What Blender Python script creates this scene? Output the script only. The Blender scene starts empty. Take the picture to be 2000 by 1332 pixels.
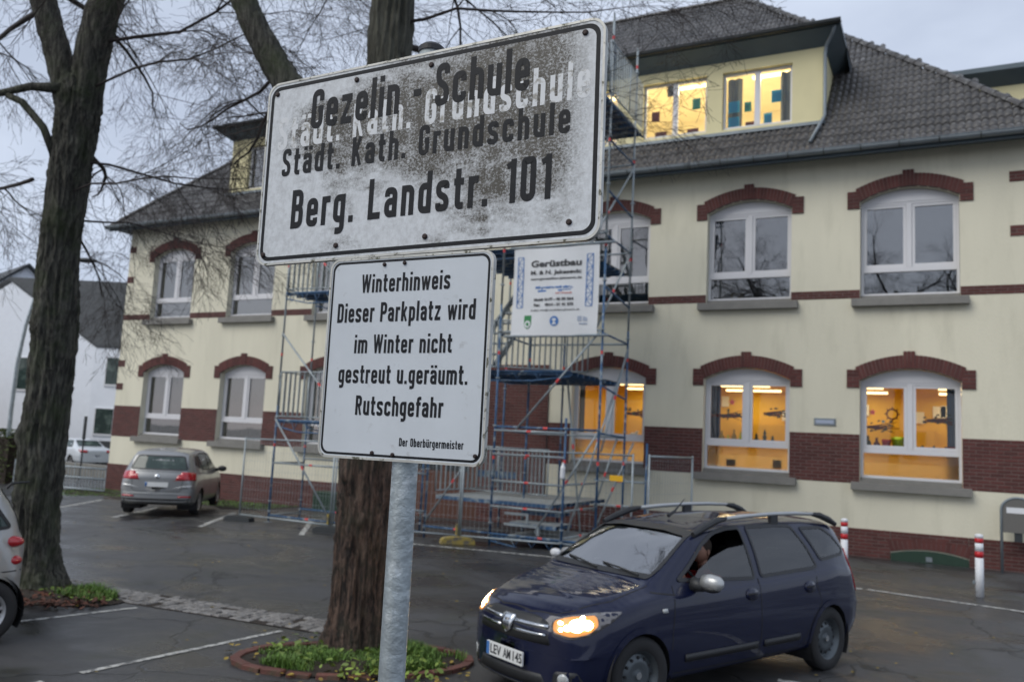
import bpy, bmesh, math, random
from mathutils import Vector, Matrix, noise
from mathutils.bvhtree import BVHTree
from mathutils.geometry import tessellate_polygon
R = math.radians
rnd = random.Random(7)
S = bpy.context.scene
COL = S.collection

# ------------------------------------------------------------------ camera
cam_d = bpy.data.cameras.new('camera'); cam = bpy.data.objects.new('camera', cam_d); COL.objects.link(cam)
S.camera = cam
yaw, pitch, roll = R(-27.6), R(6.65), R(2.88)
fwd = Vector((math.sin(yaw)*math.cos(pitch), math.cos(yaw)*math.cos(pitch), math.sin(pitch)))
rt = Vector((math.cos(yaw), -math.sin(yaw), 0)); up = rt.cross(fwd)
rr = rt*math.cos(roll)+up*math.sin(roll); uu = up*math.cos(roll)-rt*math.sin(roll)
cam.matrix_world = Matrix(((rr.x, uu.x, -fwd.x, 0), (rr.y, uu.y, -fwd.y, 0), (rr.z, uu.z, -fwd.z, 2.15), (0, 0, 0, 1)))
cam_d.sensor_width = 36; cam_d.lens = 36*1640/2000
cam_d.clip_start = 0.05; cam_d.clip_end = 900
cam_d.dof.use_dof = True; cam_d.dof.focus_distance = 2.4; cam_d.dof.aperture_fstop = 3.8; cam_d.dof.aperture_blades = 7
CAM = Vector((0, 0, 2.15))

# ------------------------------------------------------------------ sky, sun, exposure
W = bpy.data.worlds.new('World'); S.world = W; W.use_nodes = True
nt = W.node_tree; nt.nodes.clear()
def N(nt, t, **kw):
    n = nt.nodes.new(t)
    for k, v in kw.items():
        if k.startswith('i_'):
            key = k[2:]; key = int(key) if key.isdigit() else key.replace('_', ' ')
            n.inputs[key].default_value = v
        else: setattr(n, k, v)
    return n
def lk(nt, a, ao, b, bi): nt.links.new(a.outputs[ao], b.inputs[bi])
SUN_EL, SUN_AZ = R(20), R(-150)   # behind cloud, low on the left
sky = N(nt, 'ShaderNodeTexSky', sky_type='NISHITA', sun_disc=False, sun_elevation=SUN_EL, sun_rotation=SUN_AZ)
tc = N(nt, 'ShaderNodeTexCoord'); mp = N(nt, 'ShaderNodeMapping'); mp.inputs['Scale'].default_value = (1, 1, 2.6)
ns = N(nt, 'ShaderNodeTexNoise', i_Scale=2.1, i_Detail=5.0, i_Roughness=.55)
rp = N(nt, 'ShaderNodeValToRGB'); rp.color_ramp.elements[0].position = .3; rp.color_ramp.elements[1].position = .72
rp.color_ramp.elements[0].color = (3.2, 3.65, 4.6, 1); rp.color_ramp.elements[1].color = (5.2, 5.75, 6.8, 1)
mx = N(nt, 'ShaderNodeMix', data_type='RGBA'); mx.inputs[0].default_value = .93
bg = N(nt, 'ShaderNodeBackground', i_Strength=.10); wo = N(nt, 'ShaderNodeOutputWorld')
lk(nt, tc, 'Generated', mp, 'Vector'); lk(nt, mp, 0, ns, 'Vector'); lk(nt, ns, 0, rp, 0)
nt.links.new(sky.outputs[0], mx.inputs[6]); nt.links.new(rp.outputs[0], mx.inputs[7]); nt.links.new(mx.outputs[2], bg.inputs[0]); lk(nt, bg, 0, wo, 0)
sd = bpy.data.lights.new('sun', 'SUN'); so = bpy.data.objects.new('sun', sd); COL.objects.link(so)
sd.energy = 1.25; sd.angle = R(40); sd.color = (1, .96, .88)
az = -R(150)
so.rotation_euler = Vector((math.sin(az)*math.cos(SUN_EL+R(25)), math.cos(az)*math.cos(SUN_EL+R(25)), math.sin(SUN_EL+R(25)))).to_track_quat('Z', 'Y').to_euler()
S.view_settings.view_transform = 'Standard'; S.view_settings.look = 'None'; S.view_settings.gamma = 1
S.view_settings.use_curve_mapping = False; S.view_settings.exposure = 0.62

# ------------------------------------------------------------------ helpers
def mat(name, col, rough=.6, metal=0., var=0., vs=3., bump=0., bs=40., col2=None, c2s=2., c2lo=.45, c2hi=.6, rand=0., emit=None, es=1., coat=0., stretch=None, spec=.5, r2=None, detail=6.):
    m = bpy.data.materials.new(name); m.use_nodes = True; t = m.node_tree; b = t.nodes['Principled BSDF']
    b.inputs['Roughness'].default_value = rough; b.inputs['Metallic'].default_value = metal
    b.inputs['Specular IOR Level'].default_value = spec
    if coat: b.inputs['Coat Weight'].default_value = coat; b.inputs['Coat Roughness'].default_value = .04
    c = N(t, 'ShaderNodeRGB'); c.outputs[0].default_value = (*col, 1); out = c.outputs[0]
    co = N(t, 'ShaderNodeTexCoord'); vec = co.outputs['Object']
    if stretch:
        mp = N(t, 'ShaderNodeMapping'); mp.inputs['Scale'].default_value = stretch; t.links.new(vec, mp.inputs[0]); vec = mp.outputs[0]
    if col2:
        n = N(t, 'ShaderNodeTexNoise', i_Scale=c2s, i_Detail=detail, i_Roughness=.62); t.links.new(vec, n.inputs['Vector'])
        mr = N(t, 'ShaderNodeMapRange'); mr.inputs[1].default_value = c2lo; mr.inputs[2].default_value = c2hi; t.links.new(n.outputs[0], mr.inputs[0])
        x = N(t, 'ShaderNodeMix', data_type='RGBA'); t.links.new(mr.outputs[0], x.inputs[0]); t.links.new(out, x.inputs[6]); x.inputs[7].default_value = (*col2, 1); out = x.outputs[2]
        if r2 is not None:
            mr2 = N(t, 'ShaderNodeMapRange'); mr2.inputs[3].default_value = rough; mr2.inputs[4].default_value = r2; t.links.new(mr.outputs[0], mr2.inputs[0]); t.links.new(mr2.outputs[0], b.inputs['Roughness'])
    if var or rand:
        h = N(t, 'ShaderNodeHueSaturation'); h.inputs['Hue'].default_value = .5
        val = None
        if var:
            n = N(t, 'ShaderNodeTexNoise', i_Scale=vs, i_Detail=5., i_Roughness=.6); t.links.new(vec, n.inputs['Vector'])
            mr = N(t, 'ShaderNodeMapRange'); mr.inputs[1].default_value = .3; mr.inputs[2].default_value = .7; mr.inputs[3].default_value = 1-var; mr.inputs[4].default_value = 1+var
            t.links.new(n.outputs[0], mr.inputs[0]); val = mr.outputs[0]
        if rand:
            oi = N(t, 'ShaderNodeObjectInfo'); ge = N(t, 'ShaderNodeNewGeometry'); ad = N(t, 'ShaderNodeMath', operation='ADD'); fr = N(t, 'ShaderNodeMath', operation='FRACT')
            t.links.new(oi.outputs['Random'], ad.inputs[0]); t.links.new(ge.outputs['Random Per Island'], ad.inputs[1]); t.links.new(ad.outputs[0], fr.inputs[0])
            mr = N(t, 'ShaderNodeMapRange'); mr.inputs[3].default_value = 1-rand; mr.inputs[4].default_value = 1+rand; t.links.new(fr.outputs[0], mr.inputs[0])
            if val: 
                mu = N(t, 'ShaderNodeMath', operation='MULTIPLY'); t.links.new(val, mu.inputs[0]); t.links.new(mr.outputs[0], mu.inputs[1]); val = mu.outputs[0]
            else: val = mr.outputs[0]
        t.links.new(val, h.inputs['Value']); t.links.new(out, h.inputs['Color']); out = h.outputs[0]
    t.links.new(out, b.inputs['Base Color'])
    if bump:
        n = N(t, 'ShaderNodeTexNoise', i_Scale=bs, i_Detail=5., i_Roughness=.6); t.links.new(vec, n.inputs['Vector'])
        bu = N(t, 'ShaderNodeBump', i_Strength=bump, i_Distance=.02); t.links.new(n.outputs[0], bu.inputs['Height']); t.links.new(bu.outputs[0], b.inputs['Normal'])
    if emit: b.inputs['Emission Color'].default_value = (*emit, 1); b.inputs['Emission Strength'].default_value = es
    return m
def glass(name, tint=(.9, .95, .93), ior=1.6, rough=.0, ref=1., bmp=.06):
    m = bpy.data.materials.new(name); m.use_nodes = True; t = m.node_tree; t.nodes.clear()
    o = N(t, 'ShaderNodeOutputMaterial'); tr = N(t, 'ShaderNodeBsdfTransparent'); gl = N(t, 'ShaderNodeBsdfGlossy'); fr = N(t, 'ShaderNodeFresnel', i_IOR=ior); mi = N(t, 'ShaderNodeMixShader')
    tr.inputs[0].default_value = (*tint, 1); gl.inputs['Roughness'].default_value = rough; gl.inputs[0].default_value = (ref, ref, ref, 1)
    ns = N(t, 'ShaderNodeTexNoise', i_Scale=1.3, i_Detail=1.); co = N(t, 'ShaderNodeTexCoord'); bu = N(t, 'ShaderNodeBump', i_Strength=bmp, i_Distance=.02)
    t.links.new(co.outputs['Object'], ns.inputs['Vector']); t.links.new(ns.outputs[0], bu.inputs['Height']); t.links.new(bu.outputs[0], gl.inputs['Normal'])
    lk(t, fr, 0, mi, 0); lk(t, tr, 0, mi, 1); lk(t, gl, 0, mi, 2); lk(t, mi, 0, o, 0)
    return m

class MB:
    def __init__(s): s.v = []; s.f = []
    def add(s, vs, fs):
        o = len(s.v); s.v += [tuple(v) for v in vs]; s.f += [tuple(i+o for i in f) for f in fs]; return s
    def box(s, x0, x1, y0, y1, z0, z1, rot=0., c=None, M=None):
        vs = [(x, y, z) for z in (z0, z1) for y in (y0, y1) for x in (x0, x1)]
        if rot:
            cx, cy = c if c else ((x0+x1)/2, (y0+y1)/2); ca, sa = math.cos(rot), math.sin(rot)
            vs = [(cx+(x-cx)*ca-(y-cy)*sa, cy+(x-cx)*sa+(y-cy)*ca, z) for x, y, z in vs]
        if M: vs = [M @ Vector(v) for v in vs]
        return s.add(vs, [(0, 2, 3, 1), (4, 5, 7, 6), (0, 1, 5, 4), (2, 6, 7, 3), (0, 4, 6, 2), (1, 3, 7, 5)])
    def path(s, pts, rad, n=8, cap=True):
        pts = [Vector(p) for p in pts]; k = len(pts)
        if not hasattr(rad, '__len__'): rad = [rad]*k
        ref = None; base = len(s.v); vs = []
        for i, p in enumerate(pts):
            d = (pts[min(i+1, k-1)]-pts[max(i-1, 0)])
            if d.length < 1e-9: d = Vector((0, 0, 1))
            d.normalize()
            if ref is None: ref = Vector((1, 0, 0)) if abs(d.x) < .8 else Vector((0, 1, 0))
            a = (ref-d*ref.dot(d)).normalized(); b = d.cross(a); ref = a
            for j in range(n):
                t = 2*math.pi*j/n; vs.append(p+(a*math.cos(t)+b*math.sin(t))*rad[i])
        fs = [(i*n+j, i*n+(j+1) % n, (i+1)*n+(j+1) % n, (i+1)*n+j) for i in range(k-1) for j in range(n)]
        if cap: fs += [tuple(reversed(range(n))), tuple((k-1)*n+j for j in range(n))]
        return s.add(vs, fs)
    def bar(s, p0, p1, w, h, upv=(0, 0, 1)):
        p0, p1 = Vector(p0), Vector(p1); d = (p1-p0).normalized(); u = Vector(upv)
        if abs(d.dot(u)) > .98: u = Vector((0, 1, 0))
        a = d.cross(u).normalized()*w/2; b = a.cross(d).normalized()*h/2
        vs = [p+q for p in (p0, p1) for q in (-a-b, a-b, a+b, -a+b)]
        return s.add(vs, [(3, 2, 1, 0), (4, 5, 6, 7), (0, 1, 5, 4), (1, 2, 6, 5), (2, 3, 7, 6), (3, 0, 4, 7)])
    def prism(s, poly, fn, t0, t1):
        # poly 2D, fn(u,v,t)->3D ; faces front (t1), back(t0), rim
        n = len(poly); vs = [fn(u, v, t0) for u, v in poly]+[fn(u, v, t1) for u, v in poly]
        tris = tessellate_polygon([[Vector((u, v, 0)) for u, v in poly]])
        fs = [tuple(t) for t in tris]+[tuple(n+i for i in reversed(t)) for t in tris]
        fs += [(i, (i+1) % n, n+(i+1) % n, n+i) for i in range(n)]
        return s.add(vs, fs)
    def quad(s, *p): return s.add(p, [tuple(range(len(p)))])
    def build(s, name, m, parent=None, smooth=False, off=True, fix=False, kind=None, bevel=0, label=None):
        me = bpy.data.meshes.new(name); 
        vs = s.v
        if off and parent is not None:
            lo = parent.matrix_world.translation if parent.parent is None else parent.parent.matrix_world.translation
            p = parent
            o = Vector((0, 0, 0))
            while p is not None: o += Vector(p.location); p = p.parent
            vs = [(x-o.x, y-o.y, z-o.z) for x, y, z in vs]
        me.from_pydata(vs, [], s.f); me.materials.append(m)
        if fix:
            bm = bmesh.new(); bm.from_mesh(me); bmesh.ops.recalc_face_normals(bm, faces=bm.faces); bm.to_mesh(me); bm.free()
        if smooth: me.polygons.foreach_set('use_smooth', [True]*len(me.polygons))
        me.update(); ob = bpy.data.objects.new(name, me); COL.objects.link(ob)
        if parent is not None: ob.parent = parent
        if kind: ob['kind'] = kind
        if label: ob['label'] = label
        if bevel:
            bv = ob.modifiers.new('bevel', 'BEVEL'); bv.width = bevel; bv.segments = 2; bv.limit_method = 'ANGLE'
        return ob
def thing(name, label, cat, loc=(0, 0, 0), rz=0, group=None):
    o = bpy.data.objects.new(name, None); COL.objects.link(o); o.empty_display_size = .2
    o.location = loc; o.rotation_euler = (0, 0, rz); o['label'] = label; o['category'] = cat
    if group: o['group'] = group
    return o
def tag(o, label=None, cat=None, group=None, kind=None):
    for k, v in (('label', label), ('category', cat), ('group', group), ('kind', kind)):
        if v: o[k] = v
    return o
def copy_tree(o, parent=None):
    c = o.copy(); COL.objects.link(c)
    if parent is not None: c.parent = parent
    for ch in list(o.children): copy_tree(ch, c)
    return c
def sm(t): t = max(0, min(1, t)); return t*t*(3-2*t)
def gz(x, y): return -.30*sm((-4-x)/22)*sm((y-8)/11)
def interp(tab, x):
    if x <= tab[0][0]: return tab[0][1]
    for (a, va), (b, vb) in zip(tab, tab[1:]):
        if x <= b: return va+(vb-va)*(x-a)/(b-a)
    return tab[-1][1]

# ------------------------------------------------------------------ materials
M = {}
M['plaster'] = mat('cream_plaster', (.67, .64, .51), .85, var=.07, vs=.7, bump=.5, bs=60, col2=(.50, .48, .37), c2s=2.2, c2lo=.52, c2hi=.9, stretch=(1, 1, .22), detail=9.)
M['plaster_y'] = mat('yellow_plaster', (.66, .60, .36), .85, var=.05, vs=1.2, bump=.4, bs=60)
M['brick'] = mat('red_brick', (.090, .025, .021), .75, var=.12, vs=14, rand=.22, bump=.4, bs=90)
M['mortar'] = mat('mortar', (.15, .105, .095), .9, var=.1, vs=8)
M['tile'] = mat('roof_tile', (.050, .047, .046), .45, var=.3, vs=1.3, rand=.3, col2=(.19, .19, .185), c2s=7, c2lo=.52, c2hi=.72, bump=.4, bs=30)
M['sill'] = mat('stone_sill', (.20, .195, .18), .8, var=.1, vs=4, bump=.3)
M['wframe'] = mat('white_window_frame', (.62, .62, .64), .4)
M['zinc'] = mat('zinc_grey', (.20, .23, .25), .5, metal=.3, var=.15, vs=3)
M['fascia'] = mat('blue_grey_fascia', (.085, .115, .135), .5, var=.1, vs=2)
M['dark'] = mat('dark_metal', (.025, .03, .033), .5)
M['orange'] = mat('orange_room_wall', (.64, .40, .045), .8, var=.05)
M['cream'] = mat('cream_room_wall', (.84, .76, .58), .8, var=.06)
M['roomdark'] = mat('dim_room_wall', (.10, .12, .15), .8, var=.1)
M['roomfloor'] = mat('room_floor', (.25, .15, .08), .6)
M['tube'] = mat('fluorescent_tube', (1, 1, 1), .5, emit=(1, .70, .32), es=2.6)
M['curt'] = mat('blue_curtain', (.07, .11, .19), .9, var=.1)
M['curtb'] = mat('beige_curtain', (.17, .155, .13), .9, var=.15)
M['glass'] = glass('window_glass', ior=2.9)
M['glassg'] = glass('tinted_car_glass', tint=(.16, .20, .18), ior=1.8, bmp=.35)
M['glassc'] = glass('windscreen_glass', tint=(.62, .70, .66), ior=3.8)
M['asphalt'] = None
M['white_line'] = mat('road_paint', (.50, .50, .47), .6, col2=(.12, .12, .12), c2s=11, c2lo=.44, c2hi=.60, bump=.3)
M['sett'] = mat('granite_sett', (.19, .18, .17), .5, var=.2, vs=7, rand=.35, bump=.6, bs=30)
M['kerbbrick'] = mat('kerb_brick', (.13, .05, .038), .7, var=.25, vs=6, rand=.2, bump=.5, col2=(.05, .055, .03), c2s=7, c2lo=.5, c2hi=.7)
M['soil'] = mat('soil', (.028, .020, .014), .95, var=.3, vs=9, bump=1, bs=20)
M['grass'] = mat('grass_blade', (.095, .18, .028), .6, rand=.4)
M['leafy'] = mat('weed_leaf', (.15, .22, .035), .6, rand=.35)
M['leafd'] = mat('fallen_leaf', (.28, .20, .035), .7, rand=.5)
M['leafr'] = mat('brown_leaf', (.09, .032, .018), .8, rand=.5)
M['twig'] = mat('twig_bark', (.035, .028, .026), .85)
M['galv'] = mat('galvanised_steel', (.40, .45, .47), .42, metal=.55, var=.18, vs=7, col2=(.55, .60, .62), c2s=18, c2lo=.55, c2hi=.62, bump=.35, bs=25)
M['scaf'] = mat('scaffold_steel', (.30, .34, .36), .5, metal=.4, var=.2, vs=4)
M['scafb'] = mat('scaffold_blue_paint', (.03, .09, .19), .5, var=.3, vs=6, col2=(.25, .3, .33), c2s=5, c2lo=.55, c2hi=.62)
M['scafr'] = mat('scaffold_red_mark', (.62, .05, .05), .5)
M['deck'] = mat('scaffold_deck', (.30, .32, .32), .6, var=.15, vs=5)
M['yellow'] = mat('yellow_plastic', (.75, .42, .01), .5); M['yelld'] = mat('worn_yellow', (.33, .25, .06), .8, col2=(.12, .11, .09), c2s=9)
M['banner'] = mat('white_banner', (.66, .68, .70), .6, var=.03)
M['ink'] = mat('black_print', (.03, .032, .036), .6)
M['inkb'] = mat('blue_print', (.05, .17, .45), .6)
M['inkg'] = mat('green_print', (.02, .20, .06), .6)
M['inkr'] = mat('red_print', (.5, .12, .1), .6)
M['inkgrey'] = mat('grey_print', (.35, .4, .5), .6)
M['rubber'] = mat('rubber', (.018, .018, .019), .75)
M['rim'] = mat('steel_rim', (.10, .115, .125), .4, metal=.6)
M['alloy'] = mat('alloy_rim', (.5, .5, .5), .3, metal=.8)
M['plastic'] = mat('black_plastic', (.02, .021, .023), .5)
M['chrome'] = mat('chrome', (.72, .74, .76), .15, metal=1)
M['blue'] = mat('dark_blue_paint', (.004, .007, .030), .4, coat=.85, spec=.1)
M['silver'] = mat('silver_paint', (.42, .43, .43), .35, metal=.5, coat=.6)
M['beigesilver'] = mat('grey_beige_paint', (.28, .285, .285), .35, metal=.5, coat=.6)
M['whitepaint'] = mat('white_car_paint', (.6, .64, .68), .35, coat=.6)
M['redlamp'] = mat('red_lamp_glass', (.42, .008, .014), .15, coat=1)
M['lampoff'] = mat('lamp_glass', (.45, .47, .47), .1, coat=1)
M['lampon'] = mat('lit_lamp', (1, .8, .5), .3, emit=(1, .70, .32), es=22)
M['lampmid'] = mat('lit_reflector', (.35, .16, .05), .3, emit=(1, .40, .10), es=.5)
M['lensgrey'] = mat('clear_lens_shell', (.16, .15, .15), .12, coat=1, metal=.4); M['plate'] = mat('number_plate', (.70, .71, .70), .5)
M['cabin'] = mat('car_cabin', (.016, .016, .018), .8)
M['red'] = mat('red_cloth', (.55, .012, .02), .8)
M['skin'] = mat('skin', (.50, .27, .19), .6)
M['hair'] = mat('hair', (.05, .035, .025), .8)
M['whitewall'] = mat('white_render', (.80, .83, .88), .85, var=.03, bump=.2)
M['slate'] = mat('dark_roof', (.055, .06, .065), .7, var=.2, vs=5, rand=.2)
M['paintw'] = mat('white_paint', (.72, .73, .75), .45, var=.05)
M['paintr'] = mat('red_paint', (.50, .012, .018), .45)
M['greenp'] = mat('green_paint', (.013, .038, .023), .55, var=.15)
M['hedge'] = mat('hedge_leaf', (.06, .085, .02), .8, rand=.5)
M['taupe'] = mat('box_grey', (.13, .125, .115), .5)
M['wood'] = mat('door_wood', (.10, .04, .025), .6)
# asphalt: wet patches
def asphalt():
    m = bpy.data.materials.new('asphalt'); m.use_nodes = True; t = m.node_tree; b = t.nodes['Principled BSDF']
    co = N(t, 'ShaderNodeTexCoord')
    def noi(sc, d=6., sx=(1, 1, 1), dist=0.):
        mp = N(t, 'ShaderNodeMapping'); mp.inputs['Scale'].default_value = sx; n = N(t, 'ShaderNodeTexNoise', i_Scale=sc, i_Detail=d, i_Roughness=.6, i_Distortion=dist)
        t.links.new(co.outputs['Object'], mp.inputs[0]); t.links.new(mp.outputs[0], n.inputs['Vector']); return n.outputs[0]
    def mr(src, a, b_, c, d):
        n = N(t, 'ShaderNodeMapRange'); 
        for i, v in enumerate((a, b_, c, d)): n.inputs[i+1].default_value = v
        t.links.new(src, n.inputs[0]); return n.outputs[0]
    big = noi(.55, 7, (1, 1.3, 1), .6); fine = noi(70, 3); mid = noi(3.2, 5)
    r = N(t, 'ShaderNodeValToRGB'); e = r.color_ramp.elements; e[0].position = .36; e[0].color = (.022, .0222, .0235, 1); e[1].position = .66; e[1].color = (.060, .060, .062, 1)
    t.links.new(big, r.inputs[0])
    # moss streaks
    x = N(t, 'ShaderNodeMix', data_type='RGBA'); x.inputs[7].default_value = (.032, .034, .020, 1); t.links.new(mr(noi(.9, 7, (1, .8, 1), 1.2), .54, .70, 0, .75), x.inputs[0]); t.links.new(r.outputs[0], x.inputs[6])
    h = N(t, 'ShaderNodeHueSaturation'); t.links.new(x.outputs[2], h.inputs['Color']); t.links.new(mr(fine, .3, .7, .72, 1.28), h.inputs['Value'])
    # cracks
    vo = N(t, 'ShaderNodeTexVoronoi', feature='DISTANCE_TO_EDGE', i_Scale=.42); mpv = N(t, 'ShaderNodeMapping'); ad = N(t, 'ShaderNodeMixRGB', blend_type='ADD', i_Fac=.55)
    nn = N(t, 'ShaderNodeTexNoise', i_Scale=2.2, i_Detail=5.); t.links.new(co.outputs['Object'], nn.inputs['Vector']); t.links.new(co.outputs['Object'], ad.inputs[1]); t.links.new(nn.outputs[1], ad.inputs[2]); t.links.new(ad.outputs[0], vo.inputs['Vector'])
    crk = mr(vo.outputs['Distance'], .004, .012, 0, 1)
    cm = N(t, 'ShaderNodeMix', data_type='RGBA'); cm.inputs[6].default_value = (.014, .014, .013, 1); t.links.new(crk, cm.inputs[0]); t.links.new(h.outputs[0], cm.inputs[7])
    t.links.new(cm.outputs[2], b.inputs['Base Color'])
    t.links.new(mr(big, .40, .62, .24, .66), b.inputs['Roughness'])
    ma = N(t, 'ShaderNodeMath', operation='ADD'); t.links.new(mr(fine, 0, 1, 0, .5), ma.inputs[0]); t.links.new(mr(crk, 0, 1, 0, 1.2), ma.inputs[1])
    bu = N(t, 'ShaderNodeBump', i_Strength=.55, i_Distance=.008); t.links.new(ma.outputs[0], bu.inputs['Height']); t.links.new(bu.outputs[0], b.inputs['Normal'])
    b.inputs['Specular IOR Level'].default_value = .6
    return m
M['asphalt'] = asphalt()
def bark(name, c1, c2, moss, high=None):
    m = bpy.data.materials.new(name); m.use_nodes = True; t = m.node_tree; b = t.nodes['Principled BSDF']; b.inputs['Roughness'].default_value = .85
    co = N(t, 'ShaderNodeTexCoord'); mp = N(t, 'ShaderNodeMapping'); mp.inputs['Scale'].default_value = (1, 1, .16); t.links.new(co.outputs['Object'], mp.inputs[0])
    n = N(t, 'ShaderNodeTexNoise', i_Scale=26., i_Detail=7., i_Roughness=.7, i_Distortion=.5); t.links.new(mp.outputs[0], n.inputs['Vector'])
    r = N(t, 'ShaderNodeValToRGB'); e = r.color_ramp.elements; e[0].position = .42; e[0].color = (*c1, 1); e[1].position = .62; e[1].color = (*c2, 1); t.links.new(n.outputs[0], r.inputs[0])
    n2 = N(t, 'ShaderNodeTexNoise', i_Scale=2.6, i_Detail=7., i_Roughness=.7); t.links.new(co.outputs['Object'], n2.inputs['Vector'])
    mr = N(t, 'ShaderNodeMapRange'); mr.inputs[1].default_value = .47; mr.inputs[2].default_value = .68; mr.inputs[4].default_value = .75; t.links.new(n2.outputs[0], mr.inputs[0])
    x = N(t, 'ShaderNodeMix', data_type='RGBA'); x.inputs[7].default_value = (*moss, 1); t.links.new(mr.outputs[0], x.inputs[0]); src = r.outputs[0]
    if high:
        sz = N(t, 'ShaderNodeSeparateXYZ'); t.links.new(co.outputs['Object'], sz.inputs[0]); mz = N(t, 'ShaderNodeMapRange'); mz.inputs[1].default_value = 1.7; mz.inputs[2].default_value = 3.2; t.links.new(sz.outputs['Z'], mz.inputs[0])
        r3 = N(t, 'ShaderNodeValToRGB'); e = r3.color_ramp.elements; e[0].position = .36; e[0].color = (high[0]*.3, high[1]*.3, high[2]*.3, 1); e[1].position = .62; e[1].color = (*high, 1); t.links.new(n.outputs[0], r3.inputs[0])
        xz = N(t, 'ShaderNodeMix', data_type='RGBA'); t.links.new(mz.outputs[0], xz.inputs[0]); t.links.new(r.outputs[0], xz.inputs[6]); t.links.new(r3.outputs[0], xz.inputs[7]); src = xz.outputs[2]
    t.links.new(src, x.inputs[6]); t.links.new(x.outputs[2], b.inputs['Base Color'])
    bu = N(t, 'ShaderNodeBump', i_Strength=1., i_Distance=.06); t.links.new(n.outputs[0], bu.inputs['Height']); t.links.new(bu.outputs[0], b.inputs['Normal'])
    return m
M['bark1'] = bark('linden_bark', (.016, .011, .009), (.17, .108, .080), (.050, .048, .030), high=(.135, .135, .105))
M['bark2'] = bark('mossy_bark', (.026, .025, .021), (.145, .142, .115), (.050, .068, .026))
def grime():
    m = bpy.data.materials.new('weathered_sign_face'); m.use_nodes = True; t = m.node_tree; b = t.nodes['Principled BSDF']; b.inputs['Roughness'].default_value = .5
    co = N(t, 'ShaderNodeTexCoord')
    def noi(sc, d, sx=(1, 1, 1), w=0.):
        mp = N(t, 'ShaderNodeMapping'); mp.inputs['Scale'].default_value = sx; mp.inputs['Location'].default_value = (w, w*.7, w); n = N(t, 'ShaderNodeTexNoise', i_Scale=sc, i_Detail=d, i_Roughness=.72)
        t.links.new(co.outputs['Object'], mp.inputs[0]); t.links.new(mp.outputs[0], n.inputs['Vector']); return n.outputs[0]
    def math_(op, a, b_):
        n = N(t, 'ShaderNodeMath', operation=op)
        for i, v in enumerate((a, b_)):
            if isinstance(v, (int, float)): n.inputs[i].default_value = v
            else: t.links.new(v, n.inputs[i])
        return n.outputs[0]
    sp = N(t, 'ShaderNodeSeparateXYZ'); t.links.new(co.outputs['Object'], sp.inputs[0])
    # local coords: x -.6..0.6 , z -.305...305 ; dirt builds up toward top and right
    bl = math_('MAXIMUM', math_('SUBTRACT', 1.0, math_('DIVIDE', math_('ABSOLUTE', math_('SUBTRACT', sp.outputs['Z'], .11), 0), .30)), 0); g = math_('ADD', math_('MULTIPLY', sp.outputs['X'], .20), math_('SUBTRACT', math_('MULTIPLY', bl, .34), .13))
    ln = math_('ADD', math_('MULTIPLY', noi(3.1, 4, (1, 1, 1.9), 3.3), 1.0), g)
    a = N(t, 'ShaderNodeMapRange'); a.inputs[1].default_value = .36; a.inputs[2].default_value = .62; t.links.new(ln, a.inputs[0])
    sn = math_('ADD', math_('MULTIPLY', noi(120, 5, (1, 1, 1.2), 1.1), .72), math_('MULTIPLY', noi(26, 6, (1, 1, .28), 7.), .28))
    th = math_('MULTIPLY', a.outputs[0], math_('MULTIPLY', math_('SUBTRACT', sn, .30), 4.2))
    # clean borders
    ex = N(t, 'ShaderNodeMapRange'); ex.inputs[1].default_value = .59; ex.inputs[2].default_value = .46; ax = math_('ABSOLUTE', sp.outputs['X'], 0); t.links.new(ax, ex.inputs[0])
    th = math_('MULTIPLY', th, ex.outputs[0])
    mr = N(t, 'ShaderNodeMapRange'); mr.inputs[1].default_value = .16; mr.inputs[2].default_value = .85; mr.inputs[4].default_value = .96; t.links.new(th, mr.inputs[0])
    base = N(t, 'ShaderNodeValToRGB'); e = base.color_ramp.elements; e[0].position = .35; e[0].color = (.50, .52, .54, 1); e[1].position = .62; e[1].color = (.64, .67, .70, 1); t.links.new(noi(55, 5, (1, 1, .8), 5), base.inputs[0])
    x = N(t, 'ShaderNodeMix', data_type='RGBA'); x.inputs[7].default_value = (.036, .029, .016, 1); t.links.new(mr.outputs[0], x.inputs[0]); t.links.new(base.outputs[0], x.inputs[6]); t.links.new(x.outputs[2], b.inputs['Base Color'])
    bu = N(t, 'ShaderNodeBump', i_Strength=.25, i_Distance=.003); t.links.new(sn, bu.inputs['Height']); t.links.new(bu.outputs[0], b.inputs['Normal'])
    return m
M['grime'] = grime()
M['signw'] = mat('white_sign_face', (.56, .60, .64), .4, var=.05, vs=5, col2=(.42, .44, .46), c2s=16, c2lo=.62, c2hi=.72)
M['signedge'] = mat('sign_edge', (.50, .50, .47), .45, metal=.3, var=.2, vs=9, col2=(.10, .10, .07), c2s=35, c2lo=.56, c2hi=.64)
M['signblk'] = mat('sign_black', (.009, .0105, .014), .55, spec=.25, rand=.05, col2=(.03, .03, .028), c2s=40, c2lo=.6, c2hi=.75)
M['ghost'] = mat('peeled_white', (.66, .68, .70), .5, col2=(.30, .29, .26), c2s=30, c2lo=.54, c2hi=.64)
M['rivet'] = mat('rusty_bolt', (.035, .022, .02), .6, metal=.3)

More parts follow.
